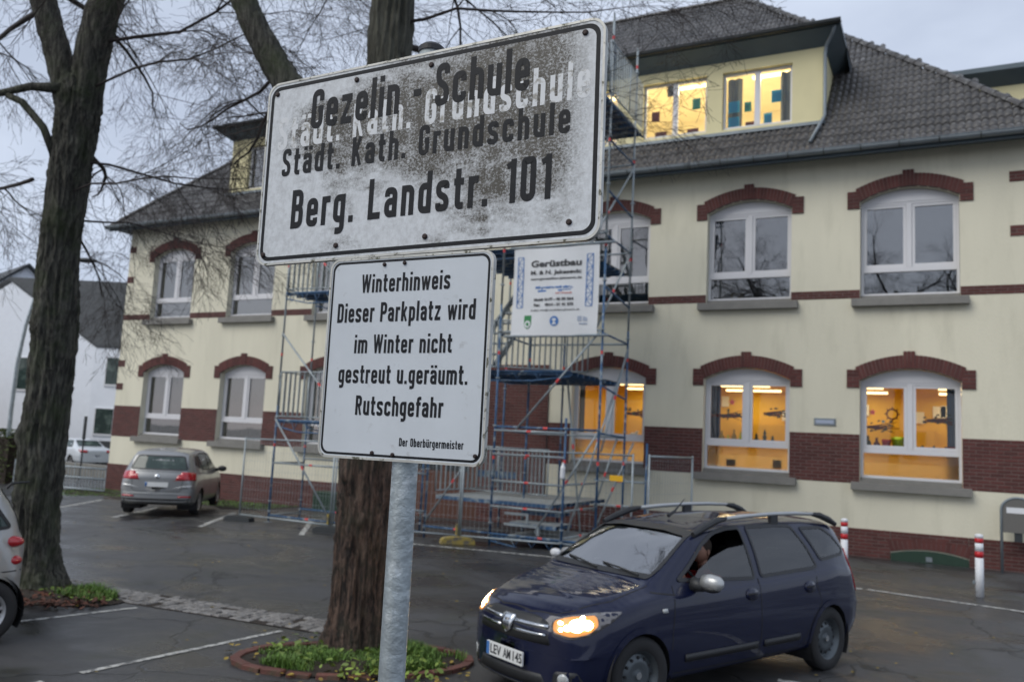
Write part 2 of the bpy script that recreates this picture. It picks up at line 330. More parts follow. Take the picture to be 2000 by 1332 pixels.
# ------------------------------------------------------------------ ground
def ground():
    mb = MB(); xs = [-400, -200, -120, -80, -60]+[-50+i*1.25 for i in range(56)]+[25, 40, 80, 200, 400]
    ys = [-400, -100, -40, -20, -10]+[-5+i*1.25 for i in range(33)]+[40, 50, 80, 150, 400]
    nx = len(xs); vs = [(x, y, gz(x, y)) for y in ys for x in xs]
    fs = [(j*nx+i, j*nx+i+1, (j+1)*nx+i+1, (j+1)*nx+i) for j in range(len(ys)-1) for i in range(nx-1)]
    mb.add(vs, fs); tag(mb.build('ground', M['asphalt'], smooth=True), kind='structure', label='dark wet patched asphalt of the school car park')
ground()
def line(p, q, w=.11, h=.005, label=None, name='parking_line'):
    p, q = Vector((*p, 0)), Vector((*q, 0)); d = (q-p).normalized(); n = Vector((-d.y, d.x, 0))*w/2; mb = MB(); k = max(2, int((q-p).length/.3))
    rr_ = random.Random(int(p.x*100))
    vs = []
    for i in range(k+1):
        c = p.lerp(q, i/k); j = rr_.uniform(-.008, .008)
        for s in (1+j*8, -1-j*8): v = c+n*s; vs.append((v.x, v.y, gz(v.x, v.y)+h))
    mb.add(vs, [(2*i, 2*i+1, 2*i+3, 2*i+2) for i in range(k)]); tag(mb.build(name, M['white_line']), kind='structure', label=label)
for a, b, lb in [((-22.4, 17.0), (-19.8, 13.75), 'white bay line by the railing'), ((-19.3, 16.45), (-17.0, 13.25), 'white bay line left of the parked estate'), ((-17.0, 17.0), (-14.4, 13.42), 'white bay line right of the parked estate'), ((-14.4, 17.1), (-11.95, 13.85), 'white bay line under the fence corner'),
               ((-8.75, 5.3), (-8.35, 6.95), 'white bay line beside the silver car'), ((-6.60, 4.2), (-6.57, 4.62), 'short dash of the front bay line'), ((-6.55, 4.95), (-6.33, 7.14), 'white bay line in front of the ring bed')]:
    line(a, b, label=lb, w=.12 if a[1] > 10 else .07)
line((-10.2, 14.3), (-6.45, 14.75), label='white line along the fence'); line((-6.4, 14.78), (-1.27, 15.25), label='white line behind the blue car'); line((-1.2, 15.26), (3.5, 14.4), label='white line in front of the bollards')
line((-1.46, 8.60), (.9, 8.70), label='white line at the lower right edge')

# cobble strip
cs = thing('cobble_strip', 'strip of worn grey cobblestones between the two trees', 'cobbles', (-8.1, 7.4, 0)); del cs['category']; cs['kind'] = 'structure'
def sett_mesh(i):
    r_ = random.Random(i); mb = MB(); a, b, h = .052, .05, .02
    top = [(sx*a*r_.uniform(.62, .8), sy*b*r_.uniform(.62, .8), h+r_.uniform(-.004, .004)) for sx, sy in ((-1, -1), (1, -1), (1, 1), (-1, 1))]
    mid = [(sx*a*r_.uniform(.85, 1), sy*b*r_.uniform(.85, 1), h*.55) for sx, sy in ((-1, -1), (1, -1), (1, 1), (-1, 1))]
    bot = [(x, y, -.02) for x, y, z in mid]
    mb.add(bot+mid+top, [(0, 1, 5, 4), (1, 2, 6, 5), (2, 3, 7, 6), (3, 0, 4, 7), (4, 5, 9, 8), (5, 6, 10, 9), (6, 7, 11, 10), (7, 4, 8, 11), (8, 9, 10, 11)])
    me = bpy.data.meshes.new('sett'); me.from_pydata(mb.v, [], mb.f); me.materials.append(M['sett']); return me
SM = [sett_mesh(i) for i in range(6)]
cnt = 0
for i in range(44):
    t = i/43; x = -10.35+4.6*t; y = 7.30+.35*math.sin(t*1.5)*t
    for j in range(5):
        if cnt >= 298: break
        if rnd.random() < .05: continue
        px_, py_ = x+rnd.uniform(-.012, .012), y-.25+j*.112+rnd.uniform(-.012, .012)
        o = bpy.data.objects.new('sett', rnd.choice(SM)); COL.objects.link(o); o.parent = cs
        o.location = (px_+8.1, py_-7.4, rnd.uniform(-.008, .004)); o.rotation_euler = (rnd.uniform(-.06, .06), rnd.uniform(-.06, .06), rnd.choice((0, 1.57, 3.14))+rnd.uniform(-.15, .15)); cnt += 1
mb = MB(); xs = [-10.4+i*.3 for i in range(17)]
for a, b in zip(xs, xs[1:]): 
    f_ = lambda x: 7.30+.35*math.sin((x+10.35)/4.6*1.5)*max(0, (x+10.35)/4.6)
    mb.quad((a, f_(a)-.33, .004), (b, f_(b)-.33, .004), (b, f_(b)+.27, .004), (a, f_(a)+.27, .004))
mb.build('joint_sand', M['soil'], cs)

# ------------------------------------------------------------------ planting beds
def inside_cam(p): return True
def bed(cx, cy, rx, ry, label, kerb, seed, grassn, rot=0., leafn=60):
    r_ = random.Random(seed)
    t0 = thing('planting_bed', label, 'tree bed', (cx, cy, 0))
    mb = MB(); n = 40; ring = []
    for i in range(n):
        a = 2*math.pi*i/n; ring.append((cx+rx*math.cos(a)*math.cos(rot)-ry*math.sin(a)*math.sin(rot), cy+rx*math.cos(a)*math.sin(rot)+ry*math.sin(a)*math.cos(rot)))
    vs = [(cx, cy, .07)]+[(cx+(x-cx)*.6, cy+(y-cy)*.6, .05+r_.uniform(-.01, .02)) for x, y in ring]+[(x, y, .01) for x, y in ring]
    mb.add(vs, [(0, 1+i, 1+(i+1) % n) for i in range(n)]+[(1+i, 1+n+i, 1+n+(i+1) % n, 1+(i+1) % n) for i in range(n)])
    mb.build('soil', M['soil'], t0, smooth=True)
    if kerb:
        kb = None
        per = int(math.pi*(3*(rx+ry)-math.sqrt((3*rx+ry)*(rx+3*ry)))/.215)
        for i in range(per):
            a = 2*math.pi*i/per; x, y = cx+rx*math.cos(a)*math.cos(rot)-ry*math.sin(a)*math.sin(rot), cy+rx*math.cos(a)*math.sin(rot)+ry*math.sin(a)*math.cos(rot)
            dx, dy = -rx*math.sin(a)*math.cos(rot)-ry*math.cos(a)*math.sin(rot), -rx*math.sin(a)*math.sin(rot)+ry*math.cos(a)*math.cos(rot)
            if kb is None:
                m_ = MB(); m_.box(-.102, .102, -.045, .045, -.03, .042); kb = m_.build('kerb_brick', M['kerbbrick'], t0, off=False, bevel=.006); o = kb
            else: o = kb.copy(); COL.objects.link(o)
            o.location = (x-cx, y-cy, r_.uniform(-.012, .004)); o.rotation_euler = (r_.uniform(-.04, .04), r_.uniform(-.03, .03), math.atan2(dy, dx)+r_.uniform(-.03, .03))
    return t0
def grass(cx, cy, rx, ry, n, name, label, seed, avoid, hmax=.13, rot=0.):
    r_ = random.Random(seed); mb = MB(); k = 0; tries = 0
    while k < n and tries < n*6:
        tries += 1
        a = r_.uniform(0, 6.283); q = math.sqrt(r_.random()); u, v = rx*q*math.cos(a), ry*q*math.sin(a)
        x, y = cx+u*math.cos(rot)-v*math.sin(rot), cy+u*math.sin(rot)+v*math.cos(rot)
        if (x-avoid[0])**2+(y-avoid[1])**2 < avoid[2]**2: continue
        dn = noise.noise(Vector((x*2.2, y*2.2, seed)))
        if dn < r_.uniform(-.35, .25): continue
        k += 1; h = hmax*r_.uniform(.35, 1)*(1.05+dn); b = r_.uniform(0, 6.283); w = .0045; l = h*r_.uniform(.2, .9)
        c, s_ = math.cos(b), math.sin(b); z = .03
        mb.add([(x-s_*w, y+c*w, z), (x+s_*w, y-c*w, z), (x+c*l*.45-s_*w*.8, y+s_*l*.45+c*w*.8, z+h*.65), (x+c*l*.45+s_*w*.8, y+s_*l*.45-c*w*.8, z+h*.65), (x+c*l, y+s_*l, z+h)], [(0, 1, 3, 2), (2, 3, 4)])
    o = mb.build(name, M['grass']); tag(o, label, kind='stuff')
    return o
def leaves(cx, cy, rx, ry, n, m, name, label, seed, z=.05, size=.03, up_=.4, avoid=None):
    r_ = random.Random(seed); mb = MB()
    for _ in range(n):
        a = r_.uniform(0, 6.283); q = math.sqrt(r_.random()); x, y = cx+rx*q*math.cos(a), cy+ry*q*math.sin(a)
        if avoid and (x-avoid[0])**2+(y-avoid[1])**2 < avoid[2]**2: continue
        s_ = size*r_.uniform(.6, 1.3); e = Matrix.Rotation(r_.uniform(0, 6.28), 3, 'Z') @ Matrix.Rotation(r_.uniform(-up_, up_), 3, 'X') @ Matrix.Rotation(r_.uniform(-up_, up_), 3, 'Y')
        pts = [(-1, 0, 0), (-.4, -.6, .12), (.5, -.5, .1), (1.1, 0, .0), (.5, .5, .1), (-.4, .6, .12)]
        zz = r_.uniform(0, z)
        mb.add([Vector((x, y, zz+.02))+e @ Vector(p)*s_ for p in pts], [(0, 1, 2, 3), (0, 3, 4, 5)])
    tag(mb.build(name, m), label, kind='stuff')
TC = (-5.20, 7.0); TL = (-10.12, 6.88)
bed(-5.0, 6.68, 1.08, .60, 'oval bed with a red brick edge round the foot of the middle tree', True, 3, 0, rot=.62)
grass(-4.95, 6.7, 1.0, .52, 8000, 'grass', 'bright green grass growing in the ring bed', 5, (TC[0], TC[1], .30), rot=.62, hmax=.085)
leaves(-4.95, 6.65, .95, .6, 420, M['leafy'], 'weed_leaves', 'broad yellow green weeds in the ring bed', 6, z=.09, size=.035, up_=.7, avoid=(TC[0], TC[1], .3))
leaves(-5.0, 6.5, 1.3, .8, 170, M['leafd'], 'fallen_leaves', 'yellow fallen leaves round the ring bed', 8, z=.02, size=.028, up_=.3)
bed(-10.0, 6.75, 1.35, .62, 'leafy earth bed with a thin brick edge at the foot of the left tree', False, 4, 0, rot=.15)
leaves(-9.8, 6.6, 1.2, .55, 900, M['leafr'], 'brown_leaves', 'brown fallen leaves under the left tree', 9, z=.05, size=.035, up_=.5)
grass(-9.35, 6.95, .55, .3, 1100, 'grass', 'low green weeds beside the left tree', 11, (TL[0], TL[1], .4), hmax=.09)
leaves(-9.3, 6.9, .6, .32, 160, M['leafy'], 'weed_leaves', 'small green weeds beside the left tree', 12, z=.06, size=.03, up_=.6)
leaves(-7, 10, 9, 7, 260, M['leafd'], 'scattered_leaves', 'single leaves scattered over the asphalt', 13, z=.0, size=.022, up_=.15)

# ------------------------------------------------------------------ trees
def trunk_mesh(pts, rad, name, m, parent, n=56, seg=10, amp=.035, knots=(), flare=0., seed=0, freq=9):
    P = [Vector(p) for p in pts]; C = []; Rr = []
    for i in range(len(P)-1):
        p0, p1, p2, p3 = P[max(i-1, 0)], P[i], P[i+1], P[min(i+2, len(P)-1)]
        for k in range(seg):
            t = k/seg; C.append(.5*((2*p1)+(-p0+p2)*t+(2*p0-5*p1+4*p2-p3)*t*t+(-p0+3*p1-3*p2+p3)*t**3)); Rr.append(rad[i]+(rad[i+1]-rad[i])*t)
    C.append(P[-1]); Rr.append(rad[-1]); mb = MB(); ref = Vector((1, 0, 0)); k = len(C); vs = []
    for i, c in enumerate(C):
        d = (C[min(i+1, k-1)]-C[max(i-1, 0)]).normalized(); a = (ref-d*ref.dot(d)).normalized(); b = d.cross(a); ref = a
        for j in range(n):
            t = 2*math.pi*j/n; dr = a*math.cos(t)+b*math.sin(t); q = c+dr*Rr[i]
            lob = noise.noise(Vector((math.cos(t)*1.3, math.sin(t)*1.3, q.z*.5+seed)))*.16
            rid = 1-abs(noise.noise(Vector((q.x*freq*1.6, q.y*freq*1.6, q.z*1.5+seed))))*2.2
            r2 = Rr[i]*(.87+lob*.7)+amp*(rid-.5)*1.1+amp*.5*noise.noise(q*30)
            if flare and q.z < .6: r2 += flare*max(0, .6-q.z)**2*(.5+1.3*abs(math.sin(t*2.5+seed)))
            p = c+dr*r2
            for (kp, kr, ka) in knots:
                dd = (p-Vector(kp)).length
                if dd < kr: p += dr*ka*.7*(1-(dd/kr)**2)**2
            vs.append(p)
    mb.add(vs, [(i*n+j, i*n+(j+1) % n, (i+1)*n+(j+1) % n, (i+1)*n+j) for i in range(k-1) for j in range(n)]+[tuple((k-1)*n+j for j in range(n))])
    return mb.build(name, m, parent, smooth=True)
class Br:
    def __init__(s, seed): s.r = random.Random(seed); s.mb = MB(); s.n = 0
    def grow(s, p, d, L, r, lvl, droop=.12, n=3):
        r_ = s.r; p = Vector(p); d = Vector(d).normalized(); k = 7 if lvl < 2 else (5 if lvl < 3 else 4); st = L/k; pts = [p.copy()]; rd = [r]; dirs = [d.copy()]
        wob = (.19, .17, .17, .19, .2)[min(lvl, 4)]
        for i in range(k):
            d = (d+Vector((r_.gauss(0, wob), r_.gauss(0, wob), r_.gauss(0, wob)))*.7+Vector((0, 0, (-droop if lvl > 0 else 0)+(.10 if i > k*.6 and lvl < 3 else 0)))).normalized()
            p = p+d*st; pts.append(p.copy()); rd.append(max(r*(1-(i+1)/k*.72), .0022)); dirs.append(d.copy())
        s.mb.path(pts, rd, 5 if r > .03 else 3 if r < .01 else 4, cap=False); s.n += 1
        if lvl >= 4: return
        nc = (6, 7, 5, 3)[lvl] if L > .3 else 2
        for c in range(nc):
            i = r_.randint(1 if lvl else 2, k); b = pts[i]; dd = dirs[i]
            ax = Vector((r_.gauss(0, 1), r_.gauss(0, 1), r_.gauss(0, .5))); ax = (ax-dd*ax.dot(dd))
            if ax.length < .05: continue
            ax.normalize(); an = r_.uniform(.40, .90); nd = dd*math.cos(an)+ax*math.sin(an)
            s.grow(b, nd, L*r_.uniform(.36, .62), rd[i]*r_.uniform(.45, .65), lvl+1, droop)
# middle tree
tC = thing('linden_tree', 'bare linden with straight furrowed trunk standing behind the signs in the ring bed', 'tree', (TC[0], TC[1], 0))
ctop = [(-5.21, 6.99, -.05), (-5.19, 6.97, .35), (-5.17, 6.92, 1.11), (-5.15, 6.86, 1.84), (-5.10, 6.75, 3.37), (-5.05, 6.66, 4.88), (-5.02, 6.6, 6.2), (-4.98, 6.55, 8.2), (-4.9, 6.5, 11)]
trunk_mesh(ctop, [.37, .315, .295, .285, .28, .255, .25, .22, .13], 'trunk', M['bark1'], tC, flare=.16, seed=2, knots=[((-5.2, 6.6, 1.72), .13, .07), ((-5.0, 6.65, 1.3), .1, .04)], n=110, seg=18)
trunk_mesh([(-5.10, 6.72, 4.45), (-5.34, 6.6, 4.82), (-5.61, 6.45, 5.22), (-5.98, 6.25, 5.61), (-6.21, 6.1, 6.01), (-6.39, 5.95, 6.42), (-6.53, 5.8, 6.93), (-6.7, 5.6, 7.8)], [.2, .22, .215, .185, .165, .145, .13, .08], 'limb', M['bark2'], tC, n=28, amp=.02, seed=4)
b1 = Br(21)
C0 = Vector((-5.0, 6.6, 0))
for (p, d, L, r) in [((-6.1, 6.15, 5.75), (-1, .25, 0), 3.2, .024), ((-6.0, 6.2, 5.6), (-.8, -.1, -.75), 1.1, .03), ((-6.39, 5.95, 6.42), (-.9, .5, .1), 3.2, .035), ((-6.5, 5.8, 6.9), (-1, -.2, .2), 3, .04), ((-6.6, 5.7, 7.4), (-.3, .8, .5), 3.2, .05), ((-6.6, 5.7, 7.4), (-1, 0, -.1), 3.0, .04),
                      ((-5.02, 6.6, 6.3), (1, .5, .35), 2.4, .022), ((-5.02, 6.6, 6.7), (.6, -.1, .5), 2.2, .022), ((-5, 6.6, 7.3), (-.4, 1, .2), 3.6, .06), ((-5, 6.6, 7.6), (1, .9, .2), 3.2, .035), ((-4.98, 6.6, 7.9), (-1, .6, .1), 4, .055), ((-4.9, 6.5, 9), (.9, -.3, .3), 3.2, .05), ((-4.9, 6.5, 10), (0, .5, 1), 3, .06), ((-5, 6.6, 6.1), (.2, 1, .05), 3, .04)]:
    b1.grow(p, d, L, r, 0, .07)
b1.mb.build('crown', M['twig'], tC, smooth=True)
# left tree
tL = thing('linden_tree', 'mossy forked bare linden with knotty trunk at the left, growing from the leaf covered bed', 'tree', (TL[0], TL[1], 0))
trunk_mesh([(-10.14, 6.88, -.05), (-10.15, 6.86, .32), (-10.13, 6.8, .95), (-10.05, 6.73, 1.9), (-9.97, 6.66, 2.86), (-9.9, 6.6, 3.49), (-9.88, 6.53, 4.13), (-9.74, 6.47, 5.09), (-9.64, 6.42, 5.75), (-9.60, 6.38, 6.15), (-9.6, 6.36, 6.35)], [.40, .325, .295, .285, .285, .285, .265, .27, .285, .30, .22], 'trunk', M['bark2'], tL, flare=.18, seed=9, n=110, seg=18,
           knots=[((-9.95, 6.15, 5.15), .17, .10), ((-9.95, 6.3, 3.3), .28, .07), ((-10.2, 6.5, 1.9), .2, .08), ((-9.75, 6.3, 2.6), .2, .05), ((-10.15, 6.5, 1.15), .16, .06), ((-9.4, 6.45, 3.2), .25, .05)])
trunk_mesh([(-9.64, 6.42, 5.6), (-9.73, 6.32, 6.1), (-9.86, 6.2, 6.66), (-10.02, 6.05, 7.29), (-10.16, 5.9, 7.91), (-10.4, 5.7, 9.5), (-10.6, 5.5, 11)], [.16, .19, .18, .17, .155, .12, .07], 'limb', M['bark2'], tL, n=32, amp=.022, seed=6)
trunk_mesh([(-9.58, 6.42, 5.6), (-9.52, 6.4, 6.11), (-9.43, 6.38, 6.75), (-9.29, 6.38, 7.33), (-9.08, 6.4, 7.97), (-8.8, 6.5, 9.5), (-8.5, 6.6, 11)], [.17, .215, .225, .22, .185, .13, .07], 'limb', M['bark2'], tL, n=32, amp=.022, seed=7)
mb = MB(); mb.path([(-9.62, 6.15, 6.14), (-9.95, 5.97, 6.14), (-10.29, 5.81, 6.04), (-10.9, 5.5, 5.8), (-11.6, 5.2, 5.9)], [.075, .05, .042, .032, .02], 8); mb.build('limb', M['bark2'], tL, smooth=True)
mb = MB(); mb.path([(-9.74, 6.25, 5.3), (-9.84, 6.12, 5.66), (-10.05, 5.95, 5.95), (-10.2, 5.85, 6.02)], [.05, .046, .044, .04], 8); mb.build('limb', M['bark2'], tL, smooth=True)
b2 = Br(5)
for (p, d, L, r) in [((-9.6, 6.4, 4.9), (1, .3, .15), 2.4, .016), ((-9.6, 6.4, 5.3), (1, .9, .15), 2.8, .018), ((-9.5, 6.4, 6.2), (1, .2, .25), 3.0, .022), ((-9.35, 6.4, 6.8), (1, .8, 0), 3.6, .028), ((-9.2, 6.4, 7.4), (1, -.1, -.15), 3.2, .04), ((-9.1, 6.4, 7.9), (1, .4, .1), 4, .045), ((-8.9, 6.5, 8.6), (.7, 1, .1), 4, .05),
                      ((-9.9, 6.1, 5.0), (-1, 0, -.3), 2.4, .03), ((-10.9, 5.5, 5.8), (-.8, .6, -.5), 2.2, .03), ((-9.9, 6.5, 5.6), (-.6, 1, -.15), 3.4, .035), ((-10, 6.05, 7.2), (-1, .2, 0), 3, .04), ((-10.1, 6, 7.6), (-.6, 1, .1), 3.8, .045), ((-9.9, 6.5, 4.6), (-.9, .9, -.3), 2.6, .028), ((-10.2, 5.9, 8.3), (-.7, .7, .5), 3.4, .05), ((-9.7, 6.6, 4.6), (.6, 1, .1), 2.4, .014), ((-8.6, 6.6, 10), (.2, .5, 1), 3, .05), ((-10.5, 5.6, 10), (-.3, .3, 1), 3, .05)]:
    b2.grow(p, d, L, r, 0, .09)
b2.mb.build('crown', M['twig'], tL, smooth=True)
# ------------------------------------------------------------------ school building
F = 20.155; XL, XR = -26.38, 1.68; XM = (XL+XR)/2
B = thing('school_building', 'two storey cream school with dark red brick bands, arched windows and tiled hipped roof', 'school', (XM, F, 0))
centers = [-24.02, -20.33, -16.65, -7.71, -4.24, -0.74]      # windows; the entrance lies between
HW = 1.0
def arcz(u, z0, rise, hw):   # segmental arch
    return z0+rise*(1-(u/hw)**2)
floors = [(1.60, 3.84, .27), (5.66, 7.93, .27)]
def facade():
    mb = MB(); T = .30
    xs = [XL]
    spans = []
    for c in centers: spans.append((c-HW, c+HW))
    cur = XL; zt = 9.12; zb = -.5
    def strip(a, b): mb.quad((a, F, zb), (b, F, zb), (b, F, zt), (a, F, zt))
    for a, b in spans:
        strip(cur, a); cur = b
    strip(cur, XR)
    K = 14
    for c in centers:
        for (za, zs, ri) in floors:
            prev = zb if za < 3 else None
        (a0, s0, r0), (a1, s1, r1) = floors
        mb.quad((c-HW, F, zb), (c+HW, F, zb), (c+HW, F, a0), (c-HW, F, a0))
        for i in range(K):
            u0, u1 = -HW+2*HW*i/K, -HW+2*HW*(i+1)/K
            mb.quad((c+u0, F, arcz(u0, s0, r0, HW)), (c+u1, F, arcz(u1, s0, r0, HW)), (c+u1, F, a1), (c+u0, F, a1))
            mb.quad((c+u0, F, arcz(u0, s1, r1, HW)), (c+u1, F, arcz(u1, s1, r1, HW)), (c+u1, F, zt), (c+u0, F, zt))
            for s_, r_ in ((s0, r0), (s1, r1)):
                mb.quad((c+u0, F, arcz(u0, s_, r_, HW)), (c+u0, F+T, arcz(u0, s_, r_, HW)), (c+u1, F+T, arcz(u1, s_, r_, HW)), (c+u1, F, arcz(u1, s_, r_, HW)))
        for a, s_ in ((a0, s0), (a1, s1)):
            for x in (c-HW, c+HW): mb.quad((x, F, a), (x, F+T, a), (x, F+T, s_), (x, F, s_))
            mb.quad((c-HW, F, a), (c+HW, F, a), (c+HW, F+T, a), (c-HW, F+T, a))
    # side and rear walls
    mb.quad((XL, F, zb), (XL, F, zt), (XL, 36.6, zt), (XL, 36.6, zb)); mb.quad((XR, F, zb), (XR, 36.6, zb), (XR, 36.6, zt), (XR, F, zt)); mb.quad((XL, 36.6, zb), (XL, 36.6, zt), (XR, 36.6, zt), (XR, 36.6, zb))
    mb.build('wall', M['plaster'], B)
facade()
# bricks
allb = []      # (x0,x1,z0,z1,y)
def brick_rows(x0, x1, z0, z1, y, gap=.017, L=.252, H=.0775, off=0):
    nrow = max(1, round((z1-z0)/H)); h = (z1-z0)/nrow
    for r in range(nrow):
        x = x0-(L/2 if (r+off) % 2 else 0)
        while x < x1-.02:
            a, b = max(x, x0), min(x+L, x1)
            if b-a > .03: allb.append((a+gap/2, b-gap/2, z0+r*h+gap/2, z0+(r+1)*h-gap/2, y))
            x += L
bands = []
def band(x0, x1, z0, z1, proud):
    m_ = MB(); m_.box(x0+.003, x1-.003, F-proud+.009, F+.02, z0+.003, z1-.003); k = len(allb); brick_rows(x0, x1, z0, z1, F-proud); bands.append((m_.build('brick_band', M['mortar'], B), k, len(allb)))
base_gaps = [(-1.12, .36), (-4.9, -3.5)]
def base_top(x):    # soldier relieving arches over the cellar windows are built apart
    return .60
segs = [(XL-.03, -15.3), (-9.35, -5.0), (-3.5, -1.12), (.36, XR+.03)]
for a, b in segs: band(a, b, -.40 if a < -5 else -.06, .60, .035)
for a, b in ((-5.0, -3.5), (-1.12, .36)): band(a, b, .40, .60, .035)
edges = [XL-.01]
for c in centers[:3]: edges += [c-HW, c+HW]
edges += [-15.3, -9.35]
for c in centers[3:]: edges += [c-HW, c+HW]
edges += [XR+.01]
for a, b in zip(edges[0::2], edges[1::2]):
    if b-a > .1: band(a, b, 1.56, 2.64, .012); band(a, b, 5.69, 5.89, .012)
brick_end = []
for z in (8.10, 6.92): band(XR-.48, XR+.01, z, z+.235, .02)
for z in (8.15, 7.05, 4.02, 3.2): band(XL-.01, XL+.34, z, z+.235, .02)
band(-15.3, -13.6, -.40, 4.15, .06); band(-11.35, -9.35, -.40, 4.15, .06); band(-13.6, -11.35, 3.2, 4.15, .06)
def bq(m_, a, b, z0, z1, y, x_j=0):
    e = .004
    m_.add([(a, y+.012, z0), (b, y+.012, z0), (b, y+.012, z1), (a, y+.012, z1), (a+e, y, z0+e), (b-e, y, z0+e), (b-e, y, z1-e), (a+e, y, z1-e)], [(4, 5, 6, 7), (0, 1, 5, 4), (1, 2, 6, 5), (2, 3, 7, 6), (3, 0, 4, 7)])
def bdist(q): return ((q[0]-0)**2+q[4]**2+(q[2]-2.15)**2)
def in_view(q):
    return q[0] < 1.6 and not (q[2] < .7 and -5.2 < q[0] < -2.3)
cand = sorted([q for q in allb if in_view(q) and abs(q[1]-q[0]-.24) < .005], key=bdist)[:298]
cs_ = set(id(q) for q in cand)
proto = MB(); bq(proto, -.12, .12, -.0325, .0325, 0); pm = bpy.data.meshes.new('brick'); pm.from_pydata(proto.v, [], proto.f); pm.materials.append(M['brick'])
for bo_, k0, k1 in bands:
    stuff = MB()
    for q in allb[k0:k1]:
        yj = rnd.uniform(-.003, .003)
        if id(q) in cs_:
            o = bpy.data.objects.new('brick', pm); COL.objects.link(o); o.parent = bo_; o.location = ((q[0]+q[1])/2-XM, q[4]+yj-F, (q[2]+q[3])/2); o.scale = (1, 1, (q[3]-q[2])/.065)
        else: bq(stuff, *q[:4], q[4]+yj)
    if stuff.f: stuff.build('bricks', M['brick'], bo_, kind='stuff')
# cellar hoods with soldier arch over them
def soldier_arch(m_, mo, c, hw_in, z_s, rise_in, thick, y, nb, foot=True, key=True):
    for i in range(nb):
        u0, u1 = -hw_in+2*hw_in*i/nb+.005, -hw_in+2*hw_in*(i+1)/nb-.005
        zi0, zi1 = arcz(u0, z_s, rise_in, hw_in), arcz(u1, z_s, rise_in, hw_in)
        k = thick
        dx = .10*(u0/hw_in)*k/.3
        is_key = key and abs(i-(nb-1)/2) < 1.6
        kk = k+(.085 if is_key else 0)
        y_ = y-(.012 if is_key else 0)+rnd.uniform(-.002, .002)
        m_.add([(c+u0, y_, zi0+.004), (c+u1, y_, zi1+.004), (c+u1+dx, y_, zi1+kk), (c+u0+dx, y_, zi0+kk), (c+u0, y+.05, zi0+.004), (c+u1, y+.05, zi1+.004), (c+u1+dx, y+.05, zi1+kk), (c+u0+dx, y+.05, zi0+kk)], [(0, 1, 2, 3), (4, 7, 6, 5), (0, 4, 5, 1), (1, 5, 6, 2), (2, 6, 7, 3), (3, 7, 4, 0)])
    for i in range(10):
        u0, u1 = -hw_in+2*hw_in*i/10, -hw_in+2*hw_in*(i+1)/10
        zi0, zi1 = arcz(u0, z_s, rise_in, hw_in), arcz(u1, z_s, rise_in, hw_in); d0, d1 = .10*(u0/hw_in)*thick/.3, .10*(u1/hw_in)*thick/.3
        yy = y+.008
        mo.quad((c+u0, yy, zi0), (c+u1, yy, zi1), (c+u1+d1, yy, zi1+thick-.005), (c+u0+d0, yy, zi0+thick-.005))
        mo.quad((c+u0, yy, zi0), (c+u0, F+.06, zi0), (c+u1, F+.06, zi1), (c+u1, yy, zi1))
        mo.quad((c+u0+d0, yy, zi0+thick-.005), (c+u1+d1, yy, zi1+thick-.005), (c+u1+d1, F+.01, zi1+thick-.005), (c+u0+d0, F+.01, zi0+thick-.005))
    if key: mo.box(c-HW*.115, c+HW*.115, y-.004, F+.01, z_s+rise_in+thick*.5, z_s+rise_in+thick+.075)
    if foot:
        for s_ in (-1, 1):
            a, b = sorted((s_*(hw_in+.004), s_*(hw_in+.275)))
            zt = arcz(hw_in, z_s, rise_in, hw_in)+.24
            z0 = z_s-.17; nrow = 5; h = (zt-z0)/nrow
            mo.box(c+a+.004, c+b-.004, y+.009, F+.01, z0+.004, zt-.004)
            for r in range(nrow):
                for (p, q) in (((a, b),) if r % 2 else ((a, (a+b)/2), ((a+b)/2, b))): bq(m_, c+p+.005, c+q-.005, z0+r*h+.005, z0+(r+1)*h-.005, y+rnd.uniform(-.002, .002))
for c in centers:
    for (za, zs, ri) in floors:
        m_, mo = MB(), MB(); soldier_arch(m_, mo, c, HW, zs, ri, .29, F-.035, 27)
        a = mo.build('window_arch', M['mortar'], B); m_.build('arch_bricks', M['brick'], a, kind='stuff')
for c, hw in ((-.38, .735), (-4.25, .745)):
    m_, mo = MB(), MB(); soldier_arch(m_, mo, c, hw, .17, .10, .22, F-.04, 17, foot=False, key=False)
    a = mo.build('cellar_arch', M['mortar'], B); m_.build('arch_bricks', M['brick'], a, kind='stuff')
    m2 = MB(); pts = [(-hw, -.05), (hw, -.05)]+[(hw-2*hw*i/10, arcz(hw-2*hw*i/10, .14, .10, hw)) for i in range(11)]
    m2.prism(pts, lambda u, v, t: (c+u, t, v), F-.05, F+.05); h_ = m2.build('cellar_hood', M['greenp'], B, fix=True)
    m3 = MB(); m3.box(c-.06, c+.06, F-.062, F-.051, .03, .13); m3.build('latch', M['zinc'], h_)
